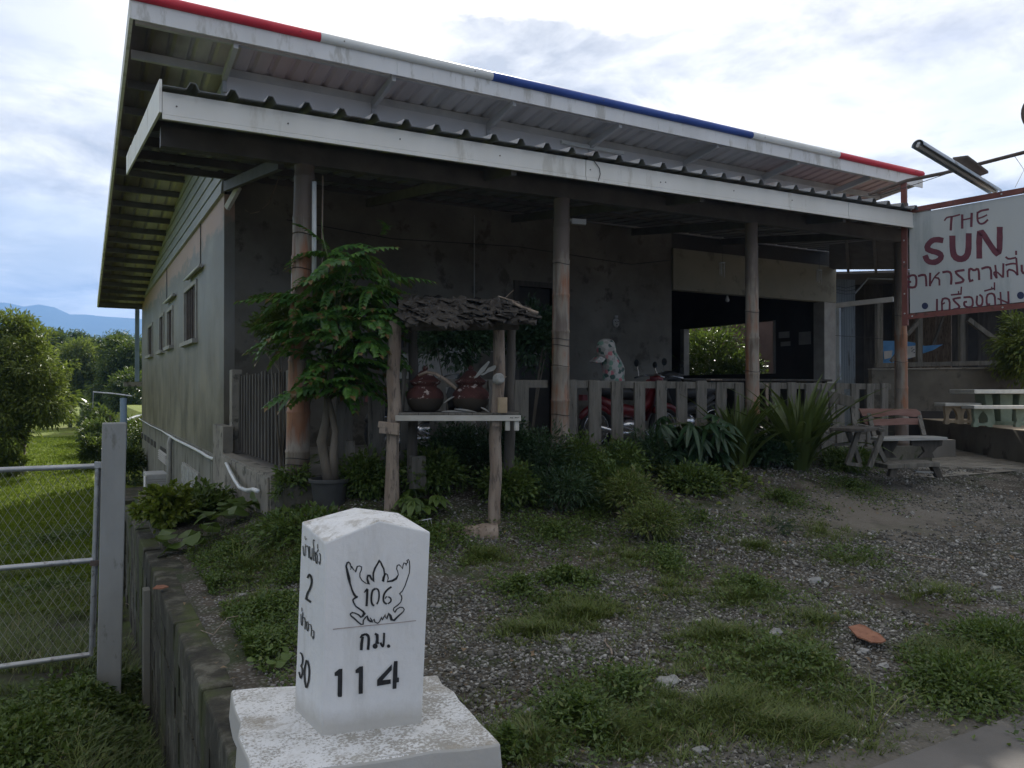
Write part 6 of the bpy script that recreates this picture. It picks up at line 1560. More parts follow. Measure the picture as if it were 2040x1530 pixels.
def limbs(mb, base, lobes, r0, trunk_h, n=3):
    base = Vector(base); top = base+Vector((U(-.1, .1), U(-.1, .1), trunk_h))
    mb.tube([base-Vector((0, 0, .2)), base+Vector((0, 0, trunk_h*.4)), top], [r0*1.3, r0, r0*.8], 9, jit=.05)
    return top
def tree(name, label, base, lobes, ncl, per, L, W, spread, mat, r0=0.12, trunk_h=1.2, group=None, droop=.35, cat='tree', prefer_up=0.0, fill=.55):
    t = thing(name, label, cat, base, group)
    mb = MB(); top = limbs(mb, base, lobes, r0, trunk_h); mb.build('trunk', M['bark'], t, smooth=True)
    for c, r in lobes[:6]:
        c = Vector(c); mid = top.lerp(c, .5)+Vector((U(-.2, .2), U(-.2, .2), U(0, .2)))
        m = MB().tube([top-Vector((0, 0, .1)), mid, c+Vector((0, 0, r[2]*.3))], [r0*.6, r0*.4, r0*.15], 7); m.build('limb', M['bark'], t, smooth=True)
    V, T = crown_arrays(lobes, ncl, per, L, W, spread, droop, fill, prefer_up)
    np_mesh('crown', V, [T], mat, t)
    return t
def copy_tree(o, loc, label, rot=0.0, sc=1.0, group=None):
    c = o.copy(); COL.objects.link(c); c.location = loc; c.rotation_euler = (0, 0, rot); c.scale = (sc, sc, sc); c['label'] = label
    if group: c['group'] = group
    for ch in list(o.children):
        k = ch.copy(); COL.objects.link(k); k.parent = c
    return c
def A(px, py, d): return atd(px, py, d)
def lobe(px, py, d, rx, rz, ry=None): return (A(px, py, d), (rx, ry or rx, rz))

mango = tree('mango_tree', 'big leafy fruit tree with pale leaf tips at the left edge of the lawn', cw((42-1020)/FPX*24.5, 24.5, -1.25),
     [lobe(-30, 760, 24.5, 2.0, 1.9), lobe(55, 745, 24.5, 1.15, 1.25), lobe(20, 690, 24.8, 1.15, 0.95), lobe(85, 800, 24.3, 0.85, 0.75), lobe(-20, 850, 24, 1.2, 0.8), lobe(-110, 700, 25, 1.7, 1.5), lobe(30, 650, 25, .6, .35)],
     900, 42, 0.17, 0.055, 0.30, M['mango'], 0.10, 1.0)
for a, b in (((20, 930), (-12, 860)), ((48, 905), (70, 850)), ((36, 905), (20, 830))):
    pass
round_t = tree('round_tree', 'rounded grey-green tree at the far edge of the lawn', cw((165-1020)/FPX*55, 55, -1.25),
     [lobe(165, 740, 55, 1.75, 1.7), lobe(135, 760, 55, 1.3, 1.5), lobe(195, 775, 55, 1.1, 1.5), lobe(160, 705, 55, 1.2, .9), lobe(210, 770, 53, .5, .7)], 520, 34, 0.26, 0.10, 0.5, M['mango'], 0.15, 1.4)
dark_t = tree('dark_tree', 'dark dense tree just left of the far house corner', cw((245-1020)/FPX*50, 50, -1.25),
     [lobe(245, 745, 50, 1.3, 1.6), lobe(270, 720, 50, 1.1, 1.1), lobe(225, 785, 50, 1.1, 1.3), lobe(262, 790, 46, 1.2, 1.3), lobe(230, 700, 51, .8, .7)], 560, 34, 0.25, 0.10, 0.45, M['darkleaf'], 0.15, 1.2)
gx_ = [(-60, 58, 1.25), (-170, 60, 1.5), (90, 66, 1.25), (20, 70, 1.3), (-330, 64, 1.5), (-520, 62, 1.4)]
for i, (px, d, sc) in enumerate(gx_):
    lab = ['tree hidden behind the big fruit tree', 'far tree beyond the left edge of the lawn', 'shaded tree between the big fruit tree and the round tree', 'tall tree top just behind the big fruit tree', 'tree far outside to the left', 'broad tree far outside to the left'][i]
    copy_tree(dark_t if i % 2 == 0 else round_t, cw((px-1020)/FPX*d, d, -1.25), lab, U(0, 6), sc, 'trees along the far side of the field')
for (px, py, d, rx, rz, lab) in [(182, 690, 78, 3.4, 1.3, 'plumed bamboo clump above the round tree'), (262, 705, 72, 2.2, 1.2, 'plumed bamboo clump touching the house corner'), (222, 700, 80, 2.0, 1.4, 'plumed bamboo clump between the other two clumps')]:
    t = thing('bamboo_clump', lab, 'bamboo', cw((px-1020)/FPX*d, d, -1.25), 'bamboo clumps beyond the lawn')
    Vs, Ts, n0 = [], [], 0
    for k in range(16):
        base = Vector(cw((px-1020)/FPX*d+U(-.8, .8), d+U(-.8, .8), -1.25)); top = A(px, py, d)+RT2.to_3d()*U(-rx, rx)*0.9 if hasattr(RT2, 'to_3d') else A(px, py, d)
        top = A(px, py, d)+Vector((RT2.x, RT2.y, 0))*U(-rx, rx)+Vector((0, 0, U(-.3, 1)*rz)); hgt = top.z-base.z
        pts = []
        for i in range(8):
            f = i/7; p = base.lerp(top, f); p.z = base.z+hgt*(math.sin(min(f, .999)*math.pi*0.56)/math.sin(.56*math.pi)*1.0); pts.append(p)
        tipd = (top-base); tipd.z = 0
        pts.append(top+tipd.normalized()*0.8-Vector((0, 0, .5))) if tipd.length > .1 else None
        MB().tube(pts, [0.05]*5+[0.03]*(len(pts)-6)+[0.008], 5).build('cane', M['stem'], t)
        PP = []
        for i in range(len(pts)-1):
            nn = 60 if i < 3 else 150
            f = NR.rand(nn, 1); q = np.array(pts[i])*(1-f)+np.array(pts[i+1])*f; PP.append(q+rnd(nn)*np.array([.35, .35, .28]))
        P = np.concatenate(PP); D = rnd(len(P))*0.7; D[:, 2] -= .8; V, T = diamond_arrays(P, D, rnd(len(P))+np.array([0, 0, 1]), .38*(.6+.6*NR.rand(len(P))), .09*np.ones(len(P)))
        Vs.append(V); Ts.append(T+n0); n0 += len(V)
    np_mesh('foliage', np.concatenate(Vs), [np.concatenate(Ts)], M['bambooleaf'], t)
def big_leaf(name, L, W, mat, bend=0.5, n=9, cut=0.12, fold=.12):
    m = MB(); vs = []
    for i in range(n+1):
        f = i/n; w = W*math.sin(math.pi*min(1, .06+f*.93))**.6/2*(1-cut*(i % 2))
        x = L*f*math.cos(f*bend*.8); z = L*f*.35-L*bend*f*f*.6
        for s_ in (-1, 0, 1): vs.append((x, s_*w, z+abs(s_)*fold*w))
    m.add(vs, [(3*i+k, 3*i+k+1, 3*i+k+4, 3*i+k+3) for i in range(n) for k in (0, 1)])
    o = m.build(name, mat); me = o.data; bpy.data.objects.remove(o); return me
def place_leaf(me, name, parent, base, az, el, sc=1.0, roll=0.0):
    o = bpy.data.objects.new(name, me); COL.objects.link(o); o.parent = parent
    o.location = Vector(base)-origin_of(parent); o.rotation_euler = (roll, -el, az); o.scale = (sc, sc, sc); return o
bl_ = [big_leaf('banana_leaf', 1.5, .36, M['banana'], b) for b in (.5, .8, 1.1)]
for (px, d, hgt, lab) in [(165, 52, 1.5, 'banana plant under the round tree with splayed pale leaves'), (140, 54, 1.3, 'banana plant between the fruit tree and the round tree'), (188, 50, 1.2, 'shorter banana plant at the right of the lawn')]:
    b = cw((px-1020)/FPX*d, d, -1.25); t = thing('banana_plant', lab, 'banana plant', b, 'banana plants beyond the lawn')
    MB().tube([b, b+Vector((0, 0, hgt))], [.14, .09], 8).build('stalk', M['stem'], t, smooth=True)
    for k in range(11): place_leaf(bl_[k % 3], 'leaf', t, b+Vector((0, 0, hgt-.05)), k*2.4+U(-.3, .3), U(.15, 1.1), U(.9, 1.35))
def shrub(name, label, base, rx, rz, ncl, per, L, W, mat, cat='shrub', group=None, droop=.2, spread=None, up=.75, stems=4, cz=None):
    base = Vector(base); t = thing(name, label, cat, base, group)
    c = base+Vector((0, 0, (cz if cz is not None else rz*.9)))
    for k in range(stems):
        a = U(0, 6.28); MB().tube([base-Vector((0, 0, .05)), base.lerp(c, .6)+Vector((math.cos(a)*rx*.3, math.sin(a)*rx*.3, 0)), c+Vector((math.cos(a)*rx*.6, math.sin(a)*rx*.6, rz*.3))], [.012, .009, .004], 5).build('stem', M['bark'], t)
    V, T = crown_arrays([(c, (rx, rx, rz))], ncl, per, L, W, spread or rx*.28, droop, .35, up)
    np_mesh('foliage', V, [T], mat, t); return t
for (px, py, d, rx, rz, mat, lab) in [(190, 935, 26, .45, .55, 'darkleaf', 'dark shrub at the lawn edge left of the gate post'), (196, 905, 31, .6, .7, 'weed', 'green shrub farther along the lawn edge'), (190, 880, 38, .7, .9, 'darkleaf', 'dark shrub far along the lawn edge'), (186, 868, 36, .5, .6, 'limeleaf', 'yellow-leaved shrub above the gate post level'), (206, 892, 33, .5, .9, 'darkleaf', 'shrub half hidden by the gate post'), (262, 930, 22, .45, .5, 'darkleaf', 'dark small shrub between the gate post and the house'), (268, 900, 27, .8, .9, 'weed', 'shrub in front of the tin outbuilding'), (20, 935, 24, .4, .4, 'limeleaf', 'small bright shrub under the big fruit tree')]:
    b = cw((px-1020)/FPX*d, d, -1.25)
    shrub('yard_shrub', lab, b, rx, rz, 90, 22, .14 if d < 30 else .2, .05 if d < 30 else .08, M[mat], group='shrubs along the lawn')
# shrub over the yard wall on the right, and the citrus shrub behind the room window
shrub('hanging_shrub', 'sunlit feathery green shrub leaning in at the right edge under the sign', atd(2050, 760, 15.4), .62, .62, 240, 30, .12, .035, M['limeleaf'], droop=.5, spread=.16, up=.5, cz=.62)
shrub('low_shrub', 'small sunlit shrub on the yard wall below the hanging one', atd(2036, 738, 15.3), .3, .18, 60, 20, .10, .03, M['limeleaf'], droop=.4, cz=.05)
g_ = onX(1425, 790, 15.8)
shrub('citrus_shrub', 'glossy citrus shrub in the garden seen through the room window', (15.8, g_.y+0.3, 0.4), 1.3, 1.25, 420, 18, .15, .06, M['glossy'], up=.4, cz=1.45)
shrub('citrus_shrub', 'smaller glossy shrub right of the other one outside the room window', (15.6, onX(1480, 790, 15.6).y, 0.4), .7, .9, 180, 18, .13, .055, M['glossy'], up=.4, cz=1.1)
tree('garden_tree', 'tree in the garden behind the board fence', (21.5, 23, .3), [((21.5, 23, 4.2), (2.6, 2.6, 2.0)), ((22.5, 20.5, 3.6), (1.8, 1.8, 1.5))], 400, 26, .22, .08, .4, M['mango'], .15, 1.6)
# shrubs on the porch and along the fence
shrub('porch_shrub', 'dark leafy shrub on the porch behind the right clay jar', onY(905, 800, 8.1)-Vector((0, 0, .6)), .46, .34, 150, 22, .07, .03, M['cassava'], cz=1.25, group='shrubs on the porch')
shrub('porch_shrub', 'dark leafy shrub on the porch left of the second bamboo post', onY(1055, 800, 8.1)-Vector((0, 0, .6)), .40, .40, 150, 22, .07, .03, M['cassava'], cz=1.3, group='shrubs on the porch')
shrub('porch_shrub', 'grey-leaved shrub beside the first bamboo post behind the potted tree', onY(560, 800, 7.9)-Vector((0, 0, .6)), .26, .24, 110, 20, .06, .03, M['darkleaf'], cz=1.3, group='shrubs on the porch')
MB_ = MB().tube([atd(509, 678, 8.0), atd(535, 706, 8.0), atd(560, 740, 8.0)], [0.016, 0.018, .018], 7); o = MB_.build('bare_stick', M['bark'], None, shift=atd(535, 706, 8)); tag(o, 'bare dark stick poking out left of the potted tree', 'stick')

# ------------------------------------------------------------------ potted star gooseberry tree
pbse = atd(656, 1016, 7.0); gzp = 0.36
pot_base = Vector((pbse.x, pbse.y, 0.38))
pt_ = thing('potted_tree', 'potted tree with drooping feathery fronds in a dark grey plastic pot', 'potted tree', pot_base)
M['pot'] = worn('dark_grey_pot', (0.045, 0.046, 0.046), (0.07, 0.071, 0.071), 4, 0.6, 0.1)
M['soil'] = worn('pot_soil', (0.03, 0.025, 0.02), (0.05, 0.042, 0.034), 20, 0.95, 0.4, 60)
MB().lathe([(.125, 0), (.13, .01), (.162, .27), (.165, .275), (.183, .275), (.186, .30), (.178, .305), (.160, .30), (.150, .25)], pot_base, 32).build('pot', M['pot'], pt_, smooth=True, auto=35)
MB().lathe([(.155, .262), (.15, .268), (.08, .275)], pot_base, 24, jit=.02).build('soil', M['soil'], pt_, smooth=True)
MB().prism([pot_base+Vector(v) for v in ((-.2, -.16, -.09), (.22, -.16, -.09), (.2, .16, -.09), (-.2, .18, -.09))], (0, 0, .09)).build('plinth_stone', M['kerb'], pt_, bevel=.01)
tb0 = pot_base+Vector((0.0, 0, .26))
def W_(px, py, d=7.0): return atd(px, py, d)
tk = [tb0, W_(648, 915), W_(641, 880), W_(650, 840), W_(652, 800), W_(660, 740), W_(668, 690), W_(672, 640)]
MB().tube(tk, [.055, .048, .046, .040, .034, .028, .02, .014], 12, jit=.05).build('trunk', M['bark'], pt_, smooth=True)
MB().tube([tb0+Vector((.05, 0, 0)), W_(664, 905, 6.96), W_(668, 860, 6.96), W_(660, 820, 6.97), W_(654, 790, 6.98)], [.04, .036, .03, .028, .02], 10, jit=.05).build('trunk', M['bark'], pt_, smooth=True)
def frond_mesh(L, nl, LL, WL, droop):
    P, D, N = [], [], []; rach = []
    for i in range(nl+1):
        f = i/nl; x = L*f*math.cos(f*droop*.6); z = -L*droop*f*f*.45; rach.append((x, 0, z))
        if i == 0: continue
        for s_ in (-1, 1):
            P.append((x, 0, z)); D.append((.45+.5*f, s_*(1-.35*f), -.35-U(0, .25))); N.append((U(-.2, .2), -s_*0.25, 1))
    n = len(P); sz = np.array([LL*math.sin(math.pi*(.2+.7*(i//2)/(n/2)))**.5*(1+U(-.1, .1)) for i in range(n)])
    V, T = leaf_arrays(np.array(P), np.array(D, float), np.array(N, float), sz, sz*WL, .12, .22)
    m = MB(); m.tube(rach[::2]+([rach[-1]] if (len(rach)-1) % 2 else []), [.0035]*len(rach[::2]+([rach[-1]] if (len(rach)-1) % 2 else [])), 4, cap=False)
    m.add([tuple(v) for v in V], [tuple(t) for t in T]); o = m.build('frond', M['starleaf']); me = o.data; bpy.data.objects.remove(o); return me
fm = [frond_mesh(U(.50, .64), 10, .125, .62, d) for d in (.55, .75, .95, 1.15, .7, .9)]
tips = [(640, 500), (690, 510), (735, 520), (600, 545), (660, 550), (760, 560), (710, 570), (560, 590), (620, 600), (670, 605), (780, 610), (735, 625), (545, 640), (595, 655), (650, 665), (700, 675), (755, 670), (585, 705), (640, 720), (690, 735), (730, 715), (620, 760), (700, 770), (655, 760), (600, 620), (720, 650)]
nf = 0
for (px, py) in tips:
    dd = 7.0+U(-.30, .30); tip = W_(lerp(px, 672, .28)+10, lerp(py, 640, .02)+8, dd)
    anchor = Vector(tk[4 if py > 700 else 5 if py > 620 else 6 if py > 560 else 7])
    MB().tube([anchor, anchor.lerp(tip, .5)+Vector((0, 0, .03)), tip], [.012, .008, .005], 6).build('twig', M['stem'], pt_)
    for k in range(7):
        az = k*2*math.pi/7+U(-.5, .5); o = place_leaf(fm[R.randrange(6)], 'frond', pt_, tip+Vector((0, 0, U(-.04, .05))), az, U(-.25, .5), U(.65, .95), U(-.35, .35)); nf += 1
for (px, py, az_deg, sc) in [(610, 590, 180, .95), (610, 605, 200, .95), (605, 645, 175, .95), (610, 680, 190, .9), (740, 560, 0, .9), (740, 600, 10, .9), (745, 620, -10, .85), (720, 590, 20, .9), (700, 690, -5, .9), (690, 720, -30, .9)]:
    o = place_leaf(fm[R.randrange(3)], 'frond', pt_, W_(px, py, 6.85), math.radians(az_deg)-YAW, .25, sc)
for (px, py) in [(655, 500), (640, 480), (760, 470), (775, 460)]:
    place_leaf(fm[1], 'frond', pt_, W_(px, py, 7.2 if px < 700 else 7.7), U(0, 6), .9, .55)
MB().tube([W_(668, 600), W_(660, 540), W_(645, 480), W_(640, 440)], [.01, .008, .006, .004], 6).build('twig', M['stem'], pt_)

# ------------------------------------------------------------------ plants on the soil before the fence
def ptx(px, py):      # ground point under a pixel
    p = onground(px, py); return Vector((p.x, p.y, height(p.x, p.y)))
def at_y(px, Y):
    r = ray(px, 900); X = r.x*(Y/r.y); return Vector((X, Y, height(X, Y)))
def strap_mesh(L, W, bend, n=7):
    m = MB(); vs = []
    for i in range(n+1):
        f = i/n; w = W*(1-f**2.5)*(0.75+.5*math.sin(f*math.pi))/2+.0005
        a = f*bend; x = L*(math.sin(a)/bend if bend > .01 else 0); z = L*((1-math.cos(a))/bend) if False else L*f*math.cos(a*.55)
        x = L*f*math.sin(a*.75)
        for s_ in (-1, 0, 1): vs.append((x, s_*w, z+abs(s_)*w*.5))
    m.add(vs, [(3*i+k, 3*i+k+1, 3*i+k+4, 3*i+k+3) for i in range(n) for k in (0, 1)]); o = m.build('leaf', M['lily']); me = o.data; bpy.data.objects.remove(o); return me
sm_ = [strap_mesh(U(.5, .75), U(.034, .048), b) for b in (.2, .5, .8, 1.1, 1.5, 1.9)]
for (px, Y, n, sc, lab) in [(1470, 7.0, 85, 1.3, 'spiky strap-leaved clump in front of the third bamboo post'), (1592, 6.75, 130, 1.6, 'larger spiky strap-leaved clump left of the dark bench')]:
    b = at_y(px, Y); t = thing('strap_leaf_plant', lab, 'plant', b, 'spiky clumps before the fence')
    for k in range(n):
        a = U(0, 6.283); rr = U(0, .16); o = bpy.data.objects.new('leaf', sm_[min(5, int(abs(R.gauss(2, 1.6))))]); COL.objects.link(o); o.parent = t
        o.location = Vector((math.cos(a)*rr, math.sin(a)*rr, U(-.02, .12))); o.rotation_euler = (U(-.15, .15), U(-.15, .45), a+U(-.3, .3)); s_ = U(.75, 1.15)*sc; o.scale = (s_, s_, s_)
def palm_leaf(nl, L, W, mat, droop=.5):
    P, D, N = [], [], []
    for k in range(nl):
        a = (k-(nl-1)/2)*(4.6/nl); P.append((0, 0, 0)); D.append((math.cos(a), math.sin(a), -droop*.5)); N.append((0, 0, 1))
    n = nl; m = MB()
    for k in range(nl):
        d = Vector(D[k]).normalized(); s_ = d.cross(Vector((0, 0, 1))).normalized(); l = L*(1-.12*abs(k-(nl-1)/2)); vs = []
        for i in range(6):
            f = i/5; w = W*math.sin(math.pi*(.08+.84*f))**1.2/2; c = d*l*f-Vector((0, 0, droop*l*f*f*.5))
            vs += [c-s_*w+Vector((0, 0, w*.35)), c, c+s_*w+Vector((0, 0, w*.35))]
        m.add(vs, [(3*i+q, 3*i+q+1, 3*i+q+4, 3*i+q+3) for i in range(5) for q in (0, 1)])
    o = m.build('palmate_leaf', mat); me = o.data; bpy.data.objects.remove(o); return me
cm = [palm_leaf(7, .26, .06, M['cassava'], d) for d in (.4, .7, 1.0, 1.3)]
b = at_y(1390, 6.75); t = thing('cassava_plant', 'dark bushy plant with hand-shaped leaves before the fence', 'plant', b)
for k in range(6):
    a = k*1.05; top = b+Vector((math.cos(a)*.30, math.sin(a)*.22, U(.5, .72))); MB().tube([b, b.lerp(top, .5)+Vector((0, 0, .05)), top], [.016, .012, .008], 6).build('stem', M['bark'], t)
    for j in range(9):
        az = U(0, 6.28); f = U(.35, 1); base = b.lerp(top, f)+Vector((math.cos(az)*U(.1, .26), math.sin(az)*U(.1, .24), U(-.04, .07)))
        MB().tube([b.lerp(top, f), base], [.004, .003], 4).build('leaf_stalk', M['stem'], t)
        place_leaf(cm[R.randrange(4)], 'leaf', t, base, az, U(-.5, .1), U(.9, 1.25), U(-.3, .3))
pm_ = [palm_leaf(7, .16, .075, M['weed'], d) for d in (.3, .7)]
b = ptx(835, 1028); t = thing('papaya_seedling', 'young papaya plant with lobed leaves between the stand legs', 'plant', b)
for k in range(8):
    az = k*.8+U(-.2, .2); base = b+Vector((math.cos(az)*U(.1, .2), math.sin(az)*U(.1, .2), U(.1, .27)))
    MB().tube([b, base], [.005, .003], 5).build('leaf_stalk', M['stem'], t); place_leaf(pm_[k % 2], 'leaf', t, base, az, U(-.4, .1), U(.8, 1.1))
def needle_frond(L, nn, w, mat, spreadw):
    P, D = [], []; pts = []
    for i in range(nn):
        f = (i+1)/nn; x = L*f*.9; z = L*(.55*f-.85*f*f); pts.append((x, 0, z))
        for q in range(6):
            P.append((x, 0, z)); D.append((U(-.2, .9), U(-1, 1), U(-.6, .4)))
    n = len(P); V, T = diamond_arrays(np.array(P), np.array(D, float), rnd(n)+np.array([0, 0, 1]), np.array([spreadw*(1-.5*(i//6)/nn)*U(.6, 1.1) for i in range(n)]), np.full(n, w))
    m = MB(); m.tube([(0, 0, 0)]+pts[::3]+[pts[-1]], .0022, 3, cap=False); m.add([tuple(v) for v in V], [tuple(x) for x in T]); o = m.build('frond', mat); me = o.data; bpy.data.objects.remove(o); return me
nm = [needle_frond(U(.5, .8), 20, .008, M['fern'], .075) for _ in range(5)]
for (b, n, sc, lab) in [(at_y(1105, 6.85), 60, 1.0, 'large asparagus fern bush at the foot of the second bamboo post'), (at_y(1050, 6.35), 28, .75, 'asparagus fern to the right of the jar stand'), (at_y(1180, 6.75), 26, .7, 'small asparagus fern under the pickets'), (at_y(735, 7.0), 16, .5, 'fern beside the thin stake'), (ptx(1560, 1068), 22, .32, 'small drooping grass-like fern on the gravel')]:
    t = thing('asparagus_fern', lab, 'fern', b, 'asparagus ferns')
    for k in range(n): place_leaf(nm[R.randrange(5)], 'frond', t, b+Vector((U(-.08, .08), U(-.08, .08), U(0, .1))), U(0, 6.28), U(-.1, 1.0), U(.7, 1.15)*sc, U(-.4, .4))
pin = []
for _ in range(3):
    P, D, N = [], [], []; pts = []
    for i in range(16):
        f = (i+1)/16; x = .45*f; z = .3*f-.25*f*f; pts.append((x, 0, z))
        for s_ in (-1, 1): P.append((x, 0, z)); D.append((.6, s_, -.2)); N.append((0, 0, 1))
    n = len(P); V, T = diamond_arrays(np.array(P), np.array(D, float), np.array(N, float), np.array([.13*math.sin(math.pi*(.15+.8*(i//2)/16)) for i in range(n)]), np.full(n, .012)); m = MB()
    m.tube(pts[::4]+[pts[-1]], .003, 3, cap=False); m.add([tuple(v) for v in V], [tuple(x) for x in T]); o = m.build('frond', M['weed']); pin.append(o.data); bpy.data.objects.remove(o)
for (px, py, lab) in [(560, 1000, 'palm seedling at the corner kerb left of the pot'), (600, 985, 'second palm seedling close to the pot')]:
    b = ptx(px, py); t = thing('palm_seedling', lab, 'palm seedling', b, 'palm seedlings')
    for k in range(8): place_leaf(pin[k % 3], 'frond', t, b, k*.85+U(-.2, .2), U(.0, .7), U(.6, .9))
def heart_mesh():
    m = MB(); pts = []
    for i in range(14):
        a = 2*math.pi*i/14; r_ = .5*(1-.45*abs(math.cos(a/2))**6)*(1+.05*math.sin(5*a)); pts.append((-(r_*math.cos(a))*.95, r_*math.sin(a), -.12*abs(math.sin(a))+.05*math.cos(2*a)))
    m.add([(0, 0, .03)]+pts, [(0, i+1, (i+1) % 14+1) for i in range(14)]); o = m.build('leaf', M['weed']); me = o.data; bpy.data.objects.remove(o); return me
hm = [heart_mesh() for _ in range(3)]
def vine(label, px, py, rx, ry, n, s0, s1, mat=None, cat='creeper', name='broadleaf_creeper', h=(.05, .2)):
    c = ptx(px, py); d = (c-CAM).dot(_fw); hgt = CAM.z-c.z
    t = thing(name, label, cat, c)
    for k in range(n):
        a, r_ = U(0, 6.28), math.sqrt(U(0, 1)); xx = math.cos(a)*r_*rx*d/FPX; yy = math.sin(a)*r_*ry*d*d/FPX/hgt
        p = c+Vector((RT2.x, RT2.y, 0))*xx+Vector((FW2.x, FW2.y, 0))*yy; p.z = height(p.x, p.y)+U(*h)
        if p.x < .58: continue
        o = place_leaf(hm[R.randrange(3)], 'leaf', t, p, U(0, 6.28), U(-.5, .3), U(s0, s1), U(-.4, .4))
        MB().tube([(p.x+U(-.03, .03), p.y+U(-.03, .03), height(p.x, p.y)-.01), tuple(p)], .0025, 3, cap=False).build('leaf_stalk', M['stem'], t)
    return t
vine('squash-like creeper with large pale round leaves left of the pot', 420, 1058, 85, 28, 34, .14, .26)
vine('round-leaved weeds just left of the milestone slab', 545, 1330, 45, 20, 14, .05, .09, h=(.03, .08))
shrub('dark_bush', 'dark bushy plant against the house plinth', (1.15, 9.1, 0.05), .46, .2, 160, 20, .08, .04, M['weed'], cz=.08, spread=.12)
shrub('lime_bush', 'bright yellow-green small bush on the retaining wall corner', at_y(322, 8.6)+Vector((.05, 0, 0)), .24, .22, 90, 18, .07, .05, M['limeleaf'], cz=.15)
shrub('low_bush', 'dense low green bush at the top of the plot left of the pot', (1.75, 6.6, .12), .4, .16, 110, 20, .06, .03, M['weed'], cz=.12)
shrub('marigold_bush', 'feathery yellow-green bush on the gravel below the fern', ptx(1255, 1035), .26, .24, 170, 20, .05, .012, M['grass'], cz=.17)
shrub('marigold_bush', 'second feathery yellow-green bush lower and to the right', ptx(1300, 1075), .22, .17, 130, 20, .05, .012, M['grass'], cz=.12)
shrub('weed_bush', 'leafy weed bush at the lower right beside the road', ptx(1925, 1380), .24, .10, 150, 20, .032, .013, M['weed'], cz=.03)
shrub('weed_bush', 'leafy weed bush on the right edge above the road', ptx(2000, 1290), .28, .08, 150, 20, .03, .012, M['weed'], cz=.03)
shrub('rose_seedling', 'small leafy seedling behind the right log post', at_y(1020, 6.75), .2, .28, 60, 16, .05, .025, M['cassava'], cz=.4)
shrub('fence_bush', 'dark shrub under the fence between the stand legs', at_y(905, 7.1), .34, .32, 150, 20, .05, .02, M['fern'], cz=.3)
shrub('fence_bush', 'dark shrub under the fence right of the stand', at_y(1020, 7.12), .3, .3, 130, 20, .05, .02, M['fern'], cz=.25)
for k_, (px, Y, rx, rz, mt_, lab) in enumerate([(960, 6.95, .30, .30, 'fern', 'dark feathery bush in the bed between the stand legs'), (1075, 6.6, .34, .34, 'fern', 'dark bush before the big asparagus fern'), (1150, 6.7, .30, .26, 'weed', 'leafy bush under the pickets right of the second post'), (1225, 6.9, .34, .22, 'weed', 'low leafy bush below the motorbike'), (1290, 6.95, .30, .26, 'fern', 'dark bush touching the hand-leaved plant'), (1010, 6.3, .26, .2, 'weed', 'low weeds bush right of the fallen log'), (1120, 6.1, .32, .2, 'fern', 'spreading dark bush in front of the ferns'), (1210, 6.35, .3, .18, 'weed', 'spreading weedy bush above the feathery ones'), (860, 6.75, .3, .2, 'weed', 'low bush behind the fallen log'), (730, 6.9, .2, .2, 'weed', 'small bush by the thin stake'), (1530, 6.9, .3, .2, 'cassava', 'low dark bush between the two spiky clumps'), (1690, 6.7, .35, .14, 'weed', 'low weeds under the dark bench'), (1380, 6.3, .3, .12, 'weed', 'low weeds in front of the yellow-green creeper')]):
    shrub('bed_bush', lab, at_y(px, Y), rx, rz, 150, 20, .05 if mt_ != 'fern' else .055, .024 if mt_ != 'fern' else .012, M[mt_], cz=rz*.7, spread=.11, group='bushes in the bed along the fence')
shrub('corner_bush', 'small leafy bush on the kerb at the first bamboo post', (1.75, 7.25, .45), .16, .14, 60, 16, .05, .025, M['weed'], cz=.15)
# variegated ground cover along the bed
def carpet(name, label, pts, n, L, W, mat, hh, cat='ground cover', kind='stuff', up=.7):
    P = []
    for (px, py, rx, ry, w) in pts:
        c = ptx(px, py); d = (c-CAM).dot(_fw); hgt = max(.5, CAM.z-c.z); k = int(n*w)
        for _ in range(k):
            a, r_ = R.uniform(0, 6.283), abs(R.gauss(0, .68)); xx = math.cos(a)*r_*rx*d/FPX; yy = math.sin(a)*r_*ry*d*d/FPX/hgt
            x = c.x+RT2.x*xx+FW2.x*yy; y = c.y+RT2.y*xx+FW2.y*yy
            if (c.x > .6) != (x > .84 if c.x > .6 else x > .5): continue
            if in_slab(x, y) or patchy(x, y) or near_keep(x, y): continue
            P.append((x, y, height(x, y)+R.random()**1.3*hh*(1-.6*min(1, r_))))
    P = np.array(P); m = len(P); D = rnd(m); D[:, 2] = np.abs(D[:, 2])*up; N = rnd(m)*.4+np.array([0, 0, 1])
    V, T = diamond_arrays(P, D, N, L*(.5+.8*NR.rand(m)), W*(.6+.7*NR.rand(m)))
    o = np_mesh(name, V, [T], mat, None, kind); return tag(o, label, cat)
def patchy(x, y):
    if x < .6: return False
    v = mn.noise(Vector((x*2.6, y*2.6, 11)))+.6*mn.noise(Vector((x*7.5, y*7.5, 4)))
    return v < R.uniform(-.50, .14)
KEEP = [(ptx(1728, 1262), .22), (ptx(1722, 1295), .18), (ptx(1716, 1325), .12), (ptx(1330, 1362), .06), (pot_base, .24)]
def near_keep(x, y): return any((x-k.x)**2+(y-k.y)**2 < r_*r_ for k, r_ in KEEP)
slabc = (S[0]+S[2])/2
slabr = [(S[i].x, S[i].y) for i in range(4)]
def in_slab(x, y):
    s0 = None
    for i in range(4):
        ax_, ay = slabr[i]; bx_, by_ = slabr[(i+1) % 4]; cr = (bx_-ax_)*(y-ay)-(by_-ay)*(x-ax_)
        if s0 is None: s0 = cr > 0
        elif (cr > 0) != s0: return False
    return True
